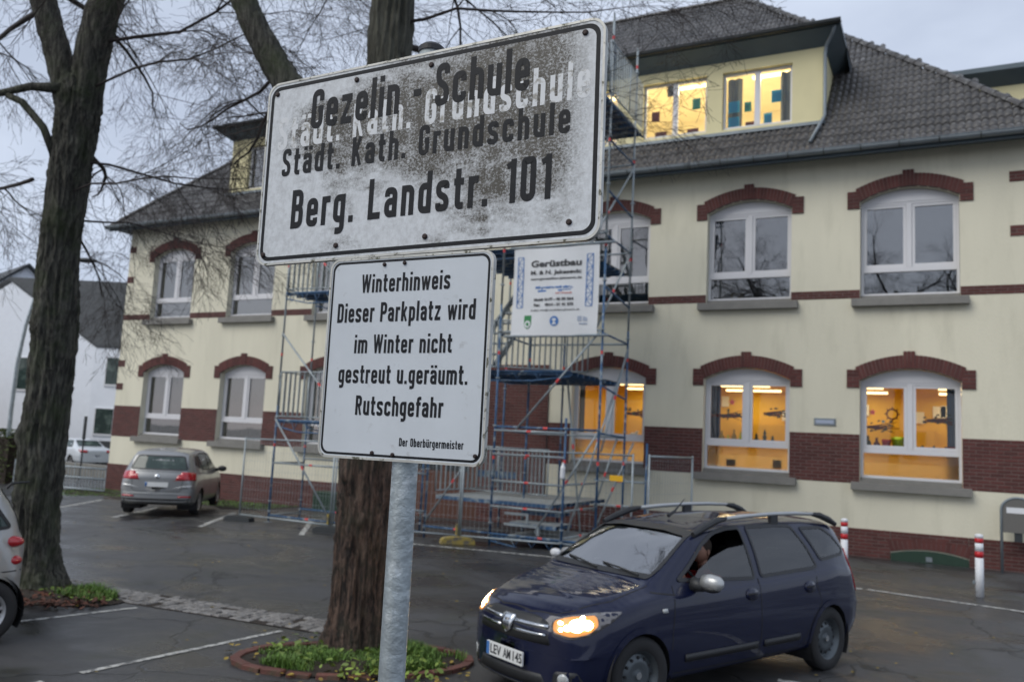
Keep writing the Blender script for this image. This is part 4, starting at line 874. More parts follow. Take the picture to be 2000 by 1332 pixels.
def glyph(c):
    s = ST; h = s/2; w = .43; L, Rr = h, w-h; T = XH-h; Bm = h; C = 1-h; r = .17; Md = .39
    up = lambda *p: list(p); out = []; adv = w
    if c in 'aä':
        out = [([(L, XH-.22), (L, T), (Rr, T), (Rr, 0)], r), ([(Rr, Md), (L, Md), (L, Bm), (Rr, Bm)], r*.8)]
    elif c == 'b': out = [([(L, 0), (L, 1)], 0), ([(L, T), (Rr, T), (Rr, Bm), (L, Bm)], r)]
    elif c == 'c': out = [([(Rr, XH-.24), (Rr, T), (L, T), (L, Bm), (Rr, Bm), (Rr, .24)], r)]
    elif c == 'd': out = [([(Rr, 0), (Rr, 1)], 0), ([(Rr, T), (L, T), (L, Bm), (Rr, Bm)], r)]
    elif c == 'e': out = [([(L, Md-.02), (Rr, Md-.02)], 0), ([(Rr, Md-.09), (Rr, T), (L, T), (L, Bm), (Rr, Bm), (Rr, .22)], r)]
    elif c == 'f': out = [([(.13, 0), (.13, C), (.33, C)], r), ([(0, T), (.31, T)], 0)]; adv = .31
    elif c == 'g': out = [([(Rr, XH), (Rr, -.18), (L+.02, -.18)], r), ([(Rr, T), (L, T), (L, Bm+.03), (Rr, Bm+.03)], r)]
    elif c == 'h': out = [([(L, 0), (L, 1)], 0), ([(L, T), (Rr, T), (Rr, 0)], r)]
    elif c == 'i': out = [([(L, 0), (L, XH)], 0), ([(L, .86), (L, 1.0)], 0)]; adv = s
    elif c == 'k': out = [([(L, 0), (L, 1)], 0), ([(L+.03, .26), (Rr, XH)], 0), ([(.20, .38), (Rr+.02, 0)], 0)]
    elif c == 'l': out = [([(L, 0), (L, 1)], 0)]; adv = s
    elif c == 'm': out = [([(L, 0), (L, XH)], 0), ([(L, T), (.34, T), (.34, 0)], r), ([(.34, T), (.61, T), (.61, 0)], r)]; adv = .61+h
    elif c == 'n': out = [([(L, 0), (L, XH)], 0), ([(L, T), (Rr, T), (Rr, 0)], r)]
    elif c == 'p': out = [([(L, -.25), (L, XH)], 0), ([(L, T), (Rr, T), (Rr, Bm), (L, Bm)], r)]
    elif c == 'r': out = [([(L, 0), (L, XH)], 0), ([(L, T-.06), (.15, T), (.31, T)], .05)]; adv = .30
    elif c == 's': out = [([(Rr, XH-.2), (Rr, T), (L, T), (L, .42), (Rr, .30), (Rr, Bm), (L, Bm), (L, .2)], .11)]
    elif c == 't': out = [([(.13, .95), (.13, Bm), (.31, Bm)], r), ([(0, T), (.31, T)], 0)]; adv = .31
    elif c in 'uü': out = [([(L, XH), (L, Bm), (Rr, Bm)], r), ([(Rr, 0), (Rr, XH)], 0)]
    elif c == 'w': out = [([(.05, XH), (.17, 0)], 0), ([(.17, 0), (.305, XH)], 0), ([(.305, XH), (.44, 0)], 0), ([(.44, 0), (.56, XH)], 0)]; adv = .61
    elif c == 'z': out = [([(.02, T), (w-.03, T)], 0), ([(Rr, T), (L+.0, Bm)], 0), ([(.02, Bm), (w-.02, Bm)], 0)]
    elif c == 'B': out = [([(L, 0), (L, 1)], 0), ([(L, C), (Rr+.01, C), (Rr+.01, .53), (L, .53)], .15), ([(L, .531), (Rr+.03, .53), (Rr+.03, Bm), (L, Bm)], .16)]; adv = w+.03
    elif c == 'D': out = [([(L, 0), (L, 1)], 0), ([(L, C), (Rr+.03, C), (Rr+.03, Bm), (L, Bm)], .19)]; adv = w+.03
    elif c == 'G': out = [([(Rr+.02, .70), (Rr+.02, C), (L, C), (L, Bm), (Rr+.02, Bm), (Rr+.02, .48)], .18), ([(Rr+.095, .49), (.25, .49)], 0)]; adv = w+.02
    elif c == 'K': out = [([(L, 0), (L, 1)], 0), ([(L+.03, .34), (Rr+.02, 1)], 0), ([(.20, .52), (Rr+.05, 0)], 0)]; adv = w+.04
    elif c == 'L': out = [([(L, 1), (L, 0)], 0), ([(L, Bm), (w, Bm)], 0)]
    elif c == 'O': out = [([(.22, C), (L, C), (L, Bm), (Rr+.03, Bm), (Rr+.03, C), (.22, C)], .2)]; adv = w+.03
    elif c == 'P': out = [([(L, 0), (L, 1)], 0), ([(L, C), (Rr+.03, C), (Rr+.03, .46), (L, .46)], .17)]; adv = w+.02
    elif c == 'R': out = [([(L, 0), (L, 1)], 0), ([(L, C), (Rr+.01, C), (Rr+.01, .50), (L, .50)], .16), ([(.24, .5), (Rr+.03, 0)], 0)]; adv = w+.03
    elif c == 'S': out = [([(Rr+.01, .74), (Rr+.01, C), (L, C), (L, .58), (Rr+.01, .42), (Rr+.01, Bm), (L, Bm), (L, .26)], .15)]; adv = w+.01
    elif c == 'W': out = [([(.05, 1), (.18, 0)], 0), ([(.18, 0), (.33, 1)], 0), ([(.33, 1), (.48, 0)], 0), ([(.48, 0), (.61, 1)], 0)]; adv = .66
    elif c == '0': out = [([(.22, C), (L, C), (L, Bm), (Rr+.01, Bm), (Rr+.01, C), (.22, C)], .18)]
    elif c == '1': out = [([(.22, 0), (.22, 1)], 0), ([(.22, C), (.03, C-.09)], 0)]; adv = .30
    elif c == '-': out = [([(0, .42), (.26, .42)], 0)]; adv = .26
    elif c == '.': out = [([(L, 0), (L, s)], 0)]; adv = s
    elif c == ' ': adv = .24
    if c in 'äü': out += [([(.06+.03, .84), (.06+.03, .97)], 0), ([(.34, .84), (.34, .97)], 0)]
    return out, adv
def text_mesh(mb, s, x0, x1, base, h, fn, z0=.0, gap=.115, slant=0.):
    # fn(u,v,t) -> point ; letters as thin ribbons, each stroke a hair above the last
    adv = []; x = 0
    for c in s: g, a = glyph(c); adv.append(x); x += a+gap
    tot = x-gap; kx = (x1-x0)/tot; k = 0
    mbs = mb; mbs.append(MB())
    for c, ax in zip(s, adv):
        if c == ' ': mbs.append(MB()); continue
        mb = mbs[-1]
        for pts, r in glyph(c)[0]:
            pl = round_poly(pts, r) if r else [Vector(p) for p in pts]
            hw = ST/2; L, Rr = [], []
            thin = .40 if (len(pts) == 2 and abs(pts[0][0]-pts[1][0]) > .05 and abs(pts[0][1]-pts[1][1]) > .05) else .5
            for i, p in enumerate(pl):
                d0 = (p-pl[i-1]).normalized() if i else None; d1 = (pl[i+1]-p).normalized() if i < len(pl)-1 else None
                if d0 is None: n = Vector((-d1.y, d1.x))
                elif d1 is None: n = Vector((-d0.y, d0.x))
                else:
                    n = Vector((-d0.y-d1.y, d0.x+d1.x)).normalized(); q = Vector((-d0.y, d0.x)).dot(n); n = n/max(q, .5)
                L.append(p+n*ST*thin); Rr.append(p-n*ST*thin)
            k += 1; t = z0+.00006*(k % 5); n = len(pl); vs = []
            for q in L+Rr: u = x0+(ax+q.x)*kx; vs.append(fn(u+slant*q.y*h, base(u)+q.y*h, t))
            mb.add(vs, [(i, i+1, n+i+1, n+i) for i in range(n-1)])
PX, PY = -1.409, 2.062; SY = PY-.044
sp_ = thing('sign_post', 'galvanised post carrying a dirty school name sign above a white winter notice', 'sign post', (PX, PY, 0))
mb = MB(); mb.path([(PX, PY, -.1), (PX, PY, 1.0), (PX, PY, 2.2), (PX, PY, 3.325)], .038, 28); mb.build('pole', M['galv'], sp_, smooth=True)
mb = MB(); mb.path([(PX, PY, 3.32), (PX, PY, 3.335), (PX, PY, 3.345)], [.041, .041, .03], 24); mb.build('pole_cap', M['plastic'], sp_)
def sign_panel(cx, cz, hw, hh, r, ang, m_face, bo, bw_, name, label):
    ca, sa = math.cos(ang), math.sin(ang)
    fn = lambda u, v, t: (cx+u*ca-v*sa-PX, SY-t-PY, cz+u*sa+v*ca)
    root = bpy.data.objects.new
    # face object carries own origin at the panel centre for its texture
    mb = MB(); poly = rrect(hw-.004, hh-.004, r-.003); mb.prism(poly, lambda u, v, t: (u*ca-v*sa, -t, u*sa+v*ca), .0, .003)
    f = mb.build(name, m_face, sp_, off=False, fix=True, label=label); f.location = (cx-PX, SY-PY, cz)
    loc = lambda u, v, t: (u*ca-v*sa, -t, u*sa+v*ca)
    # folded aluminium rim
    mb = MB(); o_ = rrect(hw, hh, r, 10); i_ = rrect(hw-.007, hh-.007, r-.006, 10); n = len(o_)
    vs = [loc(u, v, -.012) for u, v in o_]+[loc(u, v, .0046) for u, v in o_]+[loc(u, v, .0046) for u, v in i_]+[loc(u, v, .0025) for u, v in i_]+[loc(u, v, -.012) for u, v in i_]
    mb.add(vs, [(k*n+i, k*n+(i+1) % n, ((k+1) % 5)*n+(i+1) % n, ((k+1) % 5)*n+i) for k in range(5) for i in range(n)]); mb.build('rim', M['signedge'], f, off=False, fix=True)
    mb = MB(); o_ = rrect(hw-bo, hh-bo, r-bo*.55, 10); i_ = rrect(hw-bo-bw_, hh-bo-bw_, r-bo*.55-bw_*.6, 10)
    mb.add([loc(u, v, .0034) for u, v in o_+i_], [(i, (i+1) % n, n+(i+1) % n, n+i) for i in range(n)]); mb.build('border', M['signblk'], f, off=False)
    return f, loc
f1, l1 = sign_panel(-1.416, 2.988, .605, .311, .045, R(.55), M['grime'], .0145, .0125, 'school_sign', 'black lettering on a white panel stained grey and brown by algae')
a_ = R(.8)
def tx(mb, s, x0, x1, b, h, z0, sl=0., cx=-1.416, cz=2.988, ang=R(1.15), loc=None, gap=.115):
    text_mesh(mb, s, x0-cx, x1-cx, lambda u: b-cz, h, lambda u, v, t: (u*math.cos(ang)-v*math.sin(ang)*0, -t, v+u*math.sin(ang)), z0, gap=gap)
words = []; tx(words, 'Städt. Kath. Grundschule', -1.965, -.853, 3.068, .112, .0034, gap=.16); [w_.build('ghost_lettering', M['ghost'], f1, off=False, label='pale leftover lettering where old black letters have come off') for w_ in words if w_.f]
words = []; tx(words, 'Gezelin - Schule', -1.830, -1.040, 3.121, .133, .0040, gap=.12); [w_.build('lettering', M['signblk'], f1, off=False) for w_ in words if w_.f]
words = []; tx(words, 'Städt. Kath. Grundschule', -1.938, -.908, 2.976, .093, .0040, gap=.17); [w_.build('lettering', M['signblk'], f1, off=False) for w_ in words if w_.f]
words = []; tx(words, 'Berg. Landstr. 101', -1.882, -.958, 2.796, .128, .0040, gap=.15); [w_.build('lettering', M['signblk'], f1, off=False) for w_ in words if w_.f]
def bolt(f, loc, u, v, r, m_): 
    mb = MB(); p = Vector(loc(u, v, .003)); mb.path([p, p+Vector((0, -.004, 0)), p+Vector((0, -.0065, 0))], [r, r, r*.6], 10); mb.build('bolt', m_, f, off=False)
for u, v in ((-.565, .272), (-.235, .268), (.045, .268), (.545, .272), (-.575, -.275), (-.275, -.265), (.055, -.262), (.515, -.258)): bolt(f1, l1, u, v, .0085, M['rivet'])
f2, l2 = sign_panel(-1.411, 2.372, .289, .303, .034, R(.1), M['signw'], .0105, .007, 'notice_sign', 'white notice panel with thin black border and five lines of black lettering')
for s, x0, x1, b, h in (('Winterhinweis', -1.576, -1.262, 2.567, .056), ('Dieser Parkplatz wird', -1.661, -1.173, 2.477, .059), ('im Winter nicht', -1.588, -1.244, 2.383, .056), ('gestreut u.geräumt.', -1.640, -1.187, 2.293, .056), ('Rutschgefahr', -1.568, -1.261, 2.199, .058), ('Der Oberbürgermeister', -1.403, -1.188, 2.114, .0235)):
    words = []; tx(words, s, x0, x1, b, h, .0038, cx=-1.411, cz=2.372, ang=R(.15)); [w_.build('lettering', M['signblk'], f2, off=False) for w_ in words if w_.f]
for u, v in ((-.085, .278), (-.012, .279), (-.085, -.282), (-.012, -.284), (.262, -.274)): bolt(f2, l2, u, v, .006, M['rivet'])
mb = MB()
for z in (3.15, 2.80, 2.60, 2.14): mb.box(PX-.12, PX+.12, PY-.040, PY-.034, z-.015, z+.015); mb.path([(PX+.041*math.cos(a), PY+.041*math.sin(a), z) for a in [i*math.pi/8 for i in range(-2, 11)]], .006, 5)
mb.build('clamps', M['galv'], sp_)

# ------------------------------------------------------------------ cars
def cat(pts, per=5):
    out = []; n = len(pts)
    for i in range(n-1):
        p0, p1, p2, p3 = [Vector(pts[max(0, min(n-1, j))]) for j in (i-1, i, i+1, i+2)]
        for k in range(per): t = k/per; out.append(.5*((2*p1)+(-p0+p2)*t+(2*p0-5*p1+4*p2-p3)*t*t+(-p0+3*p1-3*p2+p3)*t**3))
    out.append(Vector(pts[-1])); return out
def smooth_tab(tab, L, n=400, w=.05):
    ys = [interp(tab, L*i/n) for i in range(n+1)]; k = max(1, int(w/L*n)); 
    for _ in range(2): ys = [sum(ys[max(0, i-k):min(n, i+k)+1])/len(ys[max(0, i-k):min(n, i+k)+1]) for i in range(n+1)]
    return lambda x: ys[max(0, min(n, int(round(x/L*n))))]
def inpoly(p, poly):
    x, y = p; c = False; j = len(poly)-1
    for i in range(len(poly)):
        xi, yi = poly[i]; xj, yj = poly[j]
        if (yi > y) != (yj > y) and x < (xj-xi)*(y-yi)/(yj-yi)+xi: c = not c
        j = i
    return c
def inset(poly, d):
    n = len(poly); A = sum(poly[i][0]*poly[(i+1) % n][1]-poly[(i+1) % n][0]*poly[i][1] for i in range(n)); s = 1 if A > 0 else -1; out = []
    for i in range(n):
        a, b, c = Vector(poly[i-1]), Vector(poly[i]), Vector(poly[(i+1) % n]); e0, e1 = (b-a).normalized(), (c-b).normalized()
        n0, n1 = Vector((-e0.y, e0.x))*s, Vector((-e1.y, e1.x))*s; m_ = (n0+n1); m_.normalize(); out.append(tuple(b+m_*d/max(m_.dot(n0), .45)))
    return out
def dense(poly, st=.05, closed=True):
    out = []; n = len(poly)
    for i in range(n if closed else n-1):
        a, b = Vector(poly[i]), Vector(poly[(i+1) % n]); k = max(1, int((b-a).length/st)); out += [tuple(a.lerp(b, j/k)) for j in range(k)]
    if not closed: out.append(tuple(poly[-1]))
    return out
def rpoly(poly, r, k=4):
    out = []; n = len(poly)
    for i in range(n):
        a, b, c = Vector(poly[i-1]), Vector(poly[i]), Vector(poly[(i+1) % n]); d0, d1 = a-b, c-b; q = min(r, d0.length*.45, d1.length*.45); p0, p1 = b+d0.normalized()*q, b+d1.normalized()*q
        for j in range(k+1): t = j/k; out.append(tuple(p0*(1-t)**2+b*2*t*(1-t)+p1*t*t))
    return out
class Car:
    def __init__(s, name, label, cat_, x, y, rz, z, L, zr, zb, zbelt, w, wr, paint, axles, r, bow=.22, bowr=.12, st=.03):
        s.t = thing(name, label, cat_, (x, y, z), rz); s.L = L; s.r = r; s.axles = axles; s.paint = paint
        T = {k: smooth_tab(v, L, w=ww) for k, v, ww in (('zr', zr, .035), ('zb', zb, .05), ('zbelt', zbelt, .05), ('w', w, .08), ('wr', wr, .06))}; s.T = T
        ns = int(L/st); xs = [L*i/ns for i in range(ns+1)]; secs = []
        def sec(x, sc=1.):
            zr_, zb_, ze, w_, wr_ = T['zr'](x), T['zb'](x), T['zbelt'](x), T['w'](x), T['wr'](x); ze = min(ze, zr_-.03); H = zr_-ze
            p = [(0, zb_), (w_*.7, zb_), (w_-.09, zb_+.02), (w_-.03, zb_+.11), (w_-.005, zb_+.28), (w_, (zb_+ze)/2+.06), (w_-.012, ze-.12), (w_-.03, ze-.03), (w_-.055, ze+min(.02, H*.2)), ((w_-.06+wr_)/2+.012, ze+H*.48), (wr_, ze+H*.86), (wr_-.07, ze+H*.96), (wr_*.55, zr_+.008), (0, zr_+.016)]
            q = cat(p, 4); zc = (zb_+zr_)/2; return [Vector((a.x*sc, zc+(a.y-zc)*sc)) for a in q]
        d0 = .10
        for x in xs:
            e = min(x, L-x); sc = 1. if e > d0 else .90+.10*math.sqrt(max(0, 1-((d0-e)/d0)**2)); secs.append((x, sec(x, sc)))
        nh = len(secs[0][1]); full = 2*nh-2
        def ring(h): return [(p.x, p.y) for p in h]+[(-p.x, p.y) for p in reversed(h[1:-1])]
        V = []; Fc = []
        rings = [(x, ring(h)) for x, h in secs]
        pre, post = [], []
        for (x, rg), lst in ((rings[0], pre), (rings[-1], post)):
            zc = sum(p[1] for p in rg)/len(rg)
            for k in (.9, .75, .55, .35, .15): lst.append((x, [(p[0]*k, zc+(p[1]-zc)*k) for p in rg]))
        allr = list(reversed(pre))+rings+post
        wm = max(v for _, v in w)
        for x, rg in allr:
            for yy, zz in rg:
                f = sm((x-(L-1.1))/1.1); g = sm((.9-x)/.9); V.append((x-bow*f*abs(yy/wm)**2.3+bowr*g*abs(yy/wm)**2.5, yy, zz))
        n = full; k = len(allr)
        Fc = [(i*n+j, i*n+(j+1) % n, (i+1)*n+(j+1) % n, (i+1)*n+j) for i in range(k-1) for j in range(n)]+[tuple(range(n)), tuple((k-1)*n+j for j in reversed(range(n)))]
        s.V, s.F = V, Fc; s.bvh = BVHTree.FromPolygons([Vector(v) for v in V], Fc); s.cut = []; s.body = None
    def hit(s, o, d, off):
        h = s.bvh.ray_cast(Vector(o), Vector(d), 8)
        if h[0] is None: return None
        n = h[1]; n = -n if n.dot(Vector(d)) > 0 else n
        return h[0]+n*off
    def frame(s, side):
        # side: 'L','R' (x,z) ; 'F','B' (y,z) ; ('D',ang) direction looking at the car from angle ang (deg, 0 = from front, 90 = from left)
        if side == 'L': return lambda u, v: ((u, 3, v), (0, -1, 0))
        if side == 'R': return lambda u, v: ((u, -3, v), (0, 1, 0))
        if side == 'F': return lambda u, v: ((s.L+2, u, v), (-1, 0, 0))
        if side == 'B': return lambda u, v: ((-2, u, v), (1, 0, 0))
        if side == 'T': return lambda u, v: ((u, v, 4), (0, 0, -1))
        a = R(side[1]); d = Vector((math.cos(a), math.sin(a), 0)); e = Vector((-d.y, d.x, 0)); c0 = Vector(side[2])
        return lambda u, v: (tuple(c0+d*2+e*u+Vector((0, 0, v-c0.z))), tuple(-d))
    def panel(s, name, poly, side, m_, off=.004, th=.006, cell=.07, parent=None, smooth=True, label=None):
        fr = s.frame(side); bm = bmesh.new(); vs = [bm.verts.new((u, v, 0)) for u, v in poly]; bm.faces.new(vs)
        us = [p[0] for p in poly]; vv = [p[1] for p in poly]
        for lo, hi, ax in ((min(us), max(us), 0), (min(vv), max(vv), 1)):
            c = lo+cell
            while c < hi-.01:
                co = [0, 0, 0]; co[ax] = c; no = [0, 0, 0]; no[ax] = 1; bmesh.ops.bisect_plane(bm, geom=bm.verts[:]+bm.edges[:]+bm.faces[:], dist=1e-5, plane_co=co, plane_no=no); c += cell
        bm.verts.ensure_lookup_table(); ok = True; last = None
        top = []
        for v in bm.verts:
            o, d = fr(v.co.x, v.co.y); p = s.hit(o, d, off)
            if p is None:
                for k in (.01, .03, .06, .1, .16):
                    for du, dv in ((k, 0), (-k, 0), (0, k), (0, -k)):
                        o, d = fr(v.co.x+du, v.co.y+dv); p = s.hit(o, d, off)
                        if p is not None: break
                    if p is not None: break
            if p is None: p = Vector(o)+Vector(d)*2.3
            top.append(p)
        for v, p in zip(bm.verts, top): v.co = p
        me = bpy.data.meshes.new(name); bmesh.ops.triangulate(bm, faces=[f for f in bm.faces if len(f.verts) > 4]); bm.normal_update()
        dd = Vector(fr(0, 0)[1])
        tot = sum((f.normal.dot(dd)*f.calc_area() for f in bm.faces))
        if tot > 0: bmesh.ops.reverse_faces(bm, faces=bm.faces[:])
        if th:
            bmesh.ops.solidify(bm, geom=bm.faces[:], thickness=th)
        bm.to_mesh(me); bm.free(); me.materials.append(m_); me.polygons.foreach_set('use_smooth', [smooth]*len(me.polygons))
        ob = bpy.data.objects.new(name, me); COL.objects.link(ob); ob.parent = parent or s.t
        if label: ob['label'] = label
        return ob
    def ribbon(s, name, path, side, w, m_, off=.006, closed=True, parent=None, build=True, mb=None):
        fr = s.frame(side); path = dense(path, .05, closed); n = len(path); own = mb is None; mb = mb or MB(); vs = []
        for i, p in enumerate(path):
            a = Vector(path[i-1]) if (i or closed) else Vector(p); b = Vector(path[(i+1) % n]) if (i < n-1 or closed) else Vector(p); d = (b-a).normalized(); nn = Vector((-d.y, d.x))*w/2
            for sg in (1, -1):
                q = Vector(p)+nn*sg; o, dd = fr(q.x, q.y); h = s.hit(o, dd, off); 
                if h is None: o, dd = fr(p[0], p[1]); h = s.hit(o, dd, off) or Vector(o)+Vector(dd)*2.3
                vs.append(h)
        m = n if closed else n-1; mb.add(vs, [(2*i, 2*i+1, (2*((i+1) % n))+1, 2*((i+1) % n)) for i in range(m)])
        if own and build: return mb.build(name, m_, parent or s.t, off=False, smooth=True)
    def window(s, name, poly, side, m_, seal=.03, hole=True, rad=.05, sealm=None, open_=False):
        poly = rpoly(poly, rad); 
        if hole: s.cut.append((side, inset(poly, .014)))
        gp = poly
        if open_:   # wound down: the pane keeps only the lower part of the opening
            gp = [(2.96, 1.02), (2.86, 1.10), (2.62, 1.20), (2.35, 1.265), (2.08, 1.285), (2.07, 1.0)]
        g = s.panel(name, gp, side, m_, off=.003, th=0, cell=.1)
        s.ribbon('window_seal', inset(poly, seal/2-.006), side, seal, sealm or M['plastic'], off=.007, parent=g); return g
    def finish(s, liner=True):
        V, Fc = s.V, s.F; keep = []
        for f in Fc:
            if len(f) > 4: keep.append(f); continue
            c = Vector((0, 0, 0))
            for i in f: c += Vector(V[i])
            c /= 4; n = (Vector(V[f[1]])-Vector(V[f[0]])).cross(Vector(V[f[2]])-Vector(V[f[0]])); n = n.normalized() if n.length > 0 else Vector((0, 0, 1)); drop = False
            for side, poly in s.cut:
                if side == 'L' and c.y > .25 and c.z > .7 and inpoly((c.x, c.z), poly): drop = True
                elif side == 'R' and c.y < -.25 and c.z > .7 and inpoly((c.x, c.z), poly): drop = True
                elif side == 'F' and c.x > s.L*.45 and c.z > .8 and inpoly((c.y, c.z), poly): drop = True
                elif side == 'B' and c.x < s.L*.4 and c.z > .8 and inpoly((c.y, c.z), poly): drop = True
            for ax in s.axles:
                if abs(c.y) > .42 and (c.x-ax)**2+(c.z-s.r)**2 < (s.r+.045)**2: drop = True
            if not drop: keep.append(f)
        mb = MB(); mb.add(V, keep); s.body = mb.build('body', s.paint, s.t, off=False, smooth=True, fix=False)
        for ax in s.axles:
            for sg, side in ((1, 'L'), (-1, 'R')):
                R0 = s.r+.055; a0 = math.asin(max(-.95, min(.95, (s.T['zb'](ax)+.04-s.r)/R0))); pth = [(ax+R0*math.cos(a), s.r+R0*math.sin(a)) for a in [a0+(math.pi-2*a0)*i/30 for i in range(31)]]
                s.ribbon('wheel_arch', pth, side, .052, s.paint, off=.006, closed=False)
                mb = MB(); wy = s.T['w'](ax)-.03; n = 24; vs = []
                for yy in (wy, .42): vs += [(ax+(R0+.0)*math.cos(a), sg*yy, s.r+(R0+.0)*math.sin(a)) for a in [-.5+(math.pi+1.0)*i/n for i in range(n+1)]]
                mb.add(vs, [(i, i+1, n+2+i, n+1+i) for i in range(n)]+[tuple(n+1+i for i in range(n+1))]); mb.build('arch_liner', M['cabin'], s.t, off=False)
        mb = MB(); mb.box(.35, s.L-.75, -s.T['w'](s.L/2)+.28, s.T['w'](s.L/2)-.28, s.T['zb'](s.L/2)+.1, s.T['zb'](s.L/2)+.16); mb.build('cabin_floor', M['cabin'], s.t, off=False)
    def wheel(s, ax, sg, rimm, style='steel', steer=0., width=.19, yoff=.03):
        y = s.T['w'](ax)-yoff; r = s.r; n = 40
        def lathe(prof, m_, name, par, sm_=True):
            mb = MB(); vs = []; k = len(prof)
            for i in range(n):
                a = 2*math.pi*i/n
                for (rr_, yy) in prof: vs.append((rr_*math.cos(a), yy*sg, rr_*math.sin(a)))
            mb.add(vs, [(i*k+j, i*k+j+1, ((i+1) % n)*k+j+1, ((i+1) % n)*k+j) for i in range(n) for j in range(k-1)]); return mb.build(name, m_, par, off=False, smooth=sm_, fix=True)
        rr_ = r*.64; hub = bpy.data.objects.new
        tyre = lathe([(rr_, -width), (r-.02, -width), (r, -width+.03), (r, -.03), (r-.012, -.008), (r-.05, .004), (rr_+.015, .002), (rr_, -.008)], M['rubber'], 'wheel', s.t)
        tyre.location = (ax, sg*y, r); tyre.rotation_euler = (0, 0, steer)
        if style == 'steel':
            lathe([(rr_+.003, -.01), (rr_-.012, -.02), (rr_-.025, -.065), (rr_*.80, -.075), (rr_*.72, -.05), (rr_*.5, -.035), (rr_*.32, -.05), (rr_*.2, -.045), (0, -.04)], rimm, 'rim', tyre)
            mb = MB()
            for k in range(12):
                a = 2*math.pi*k/12; c = Vector((rr_*.70*math.cos(a), sg*-.058, rr_*.70*math.sin(a))); mb.path([c, c+Vector((0, sg*.017, 0))], .014, 8)
            mb.build('rim_holes', M['cabin'], tyre, off=False, kind='stuff')
            mb = MB(); c = Vector((0, sg*-.045, 0)); mb.path([c, c+Vector((0, sg*.02, 0))], .03, 12); mb.build('hub_cap', M['chrome'], tyre, off=False)
        else:
            lathe([(rr_+.003, -.008), (rr_-.012, -.012), (rr_-.02, -.05), (rr_-.022, -.12), (0, -.12)], M['cabin'], 'rim_barrel', tyre)
            lathe([(rr_+.002, -.004), (rr_-.022, -.010), (rr_-.03, -.03)], rimm, 'rim', tyre)
            mb = MB()
            for k in range(style):
                a = 2*math.pi*k/style; d = Vector((math.cos(a), 0, math.sin(a))); tt = Vector((-math.sin(a), 0, math.cos(a)))
                for q in (-.22, .22): mb.bar(d*.03+Vector((0, -sg*.03, 0)), (d+tt*q).normalized()*(rr_-.018)+Vector((0, -sg*.022, 0)), .028, .022, upv=(0, 1, 0))
            mb.path([(0, -sg*.045, 0), (0, -sg*.01, 0)], .055, 14); mb.build('spokes', rimm, tyre, off=False)
        return tyre
def ellipsoid(mb, c, r, n=14, m=8, M_=None):
    vs = [(0, 0, r[2]), ]; vs = []
    for j in range(m+1):
        ph = math.pi*j/m
        for i in range(n): th = 2*math.pi*i/n; v = Vector((r[0]*math.sin(ph)*math.cos(th), r[1]*math.sin(ph)*math.sin(th), r[2]*math.cos(ph))); v = M_ @ v if M_ else v; vs.append(Vector(c)+v)
    mb.add(vs, [(j*n+i, (j+1)*n+i, (j+1)*n+(i+1) % n, j*n+(i+1) % n) for j in range(m) for i in range(n)])
def bfont(s, m_, parent, loc, rot, size, name='lettering', sx=1., off=0., align='CENTER', ext=.0006, slant=0.):
    cu = bpy.data.curves.new(name, 'FONT'); cu.body = s; cu.size = size; cu.offset = off; cu.align_x = align; cu.align_y = 'CENTER'; cu.extrude = ext; cu.resolution_u = 3; cu.shear = slant
    tmp = bpy.data.objects.new('t', cu); COL.objects.link(tmp); dg = bpy.context.evaluated_depsgraph_get(); me = bpy.data.meshes.new_from_object(tmp.evaluated_get(dg)); bpy.data.objects.remove(tmp)
    me.materials.clear(); me.materials.append(m_); o = bpy.data.objects.new(name, me); COL.objects.link(o); o.parent = parent; o.location = loc; o.rotation_euler = rot; o.scale = (sx, 1, 1); return o
# --- dark blue estate
L = 4.49
c1 = Car('estate_car', 'dark blue estate car with lit headlights, silver roof rails and driver at the wheel', 'car', 0, 0, 0, 0, L,
    zr=[(0, .80), (.03, .98), (.10, 1.14), (.26, 1.38), (.42, 1.45), (.9, 1.48), (1.6, 1.495), (2.2, 1.48), (2.6, 1.44), (2.82, 1.40), (3.50, 1.015), (3.75, .975), (4.05, .925), (4.28, .865), (4.41, .79), (4.49, .66)],
    zb=[(0, .34), (.3, .24), (3.9, .20), (4.2, .19), (4.49, .22)], zbelt=[(0, .70), (.2, .98), (.6, 1.02), (1.5, .975), (2.6, .94), (3.3, .925), (3.8, .87), (4.2, .79), (4.4, .70), (4.49, .60)],
    w=[(0, .76), (.2, .825), (.75, .865), (2.2, .868), (3.66, .862), (4.1, .83), (4.35, .78), (4.49, .74)], wr=[(0, .60), (.25, .60), (.6, .615), (1.5, .63), (2.5, .62), (2.8, .63), (3.45, .70), (3.9, .66), (4.3, .58), (4.49, .52)], paint=M['blue'], axles=(.79, 3.66), r=.315, bow=.26, bowr=.13)
c1.t.location = (-1.95-.0, 9.72, 0); hd = R(245.2); c1.t.rotation_euler = (0, R(.5), hd); c1.t.scale = (.955, .93, 1)
c1.t.location = (-1.47, 10.34, 0)
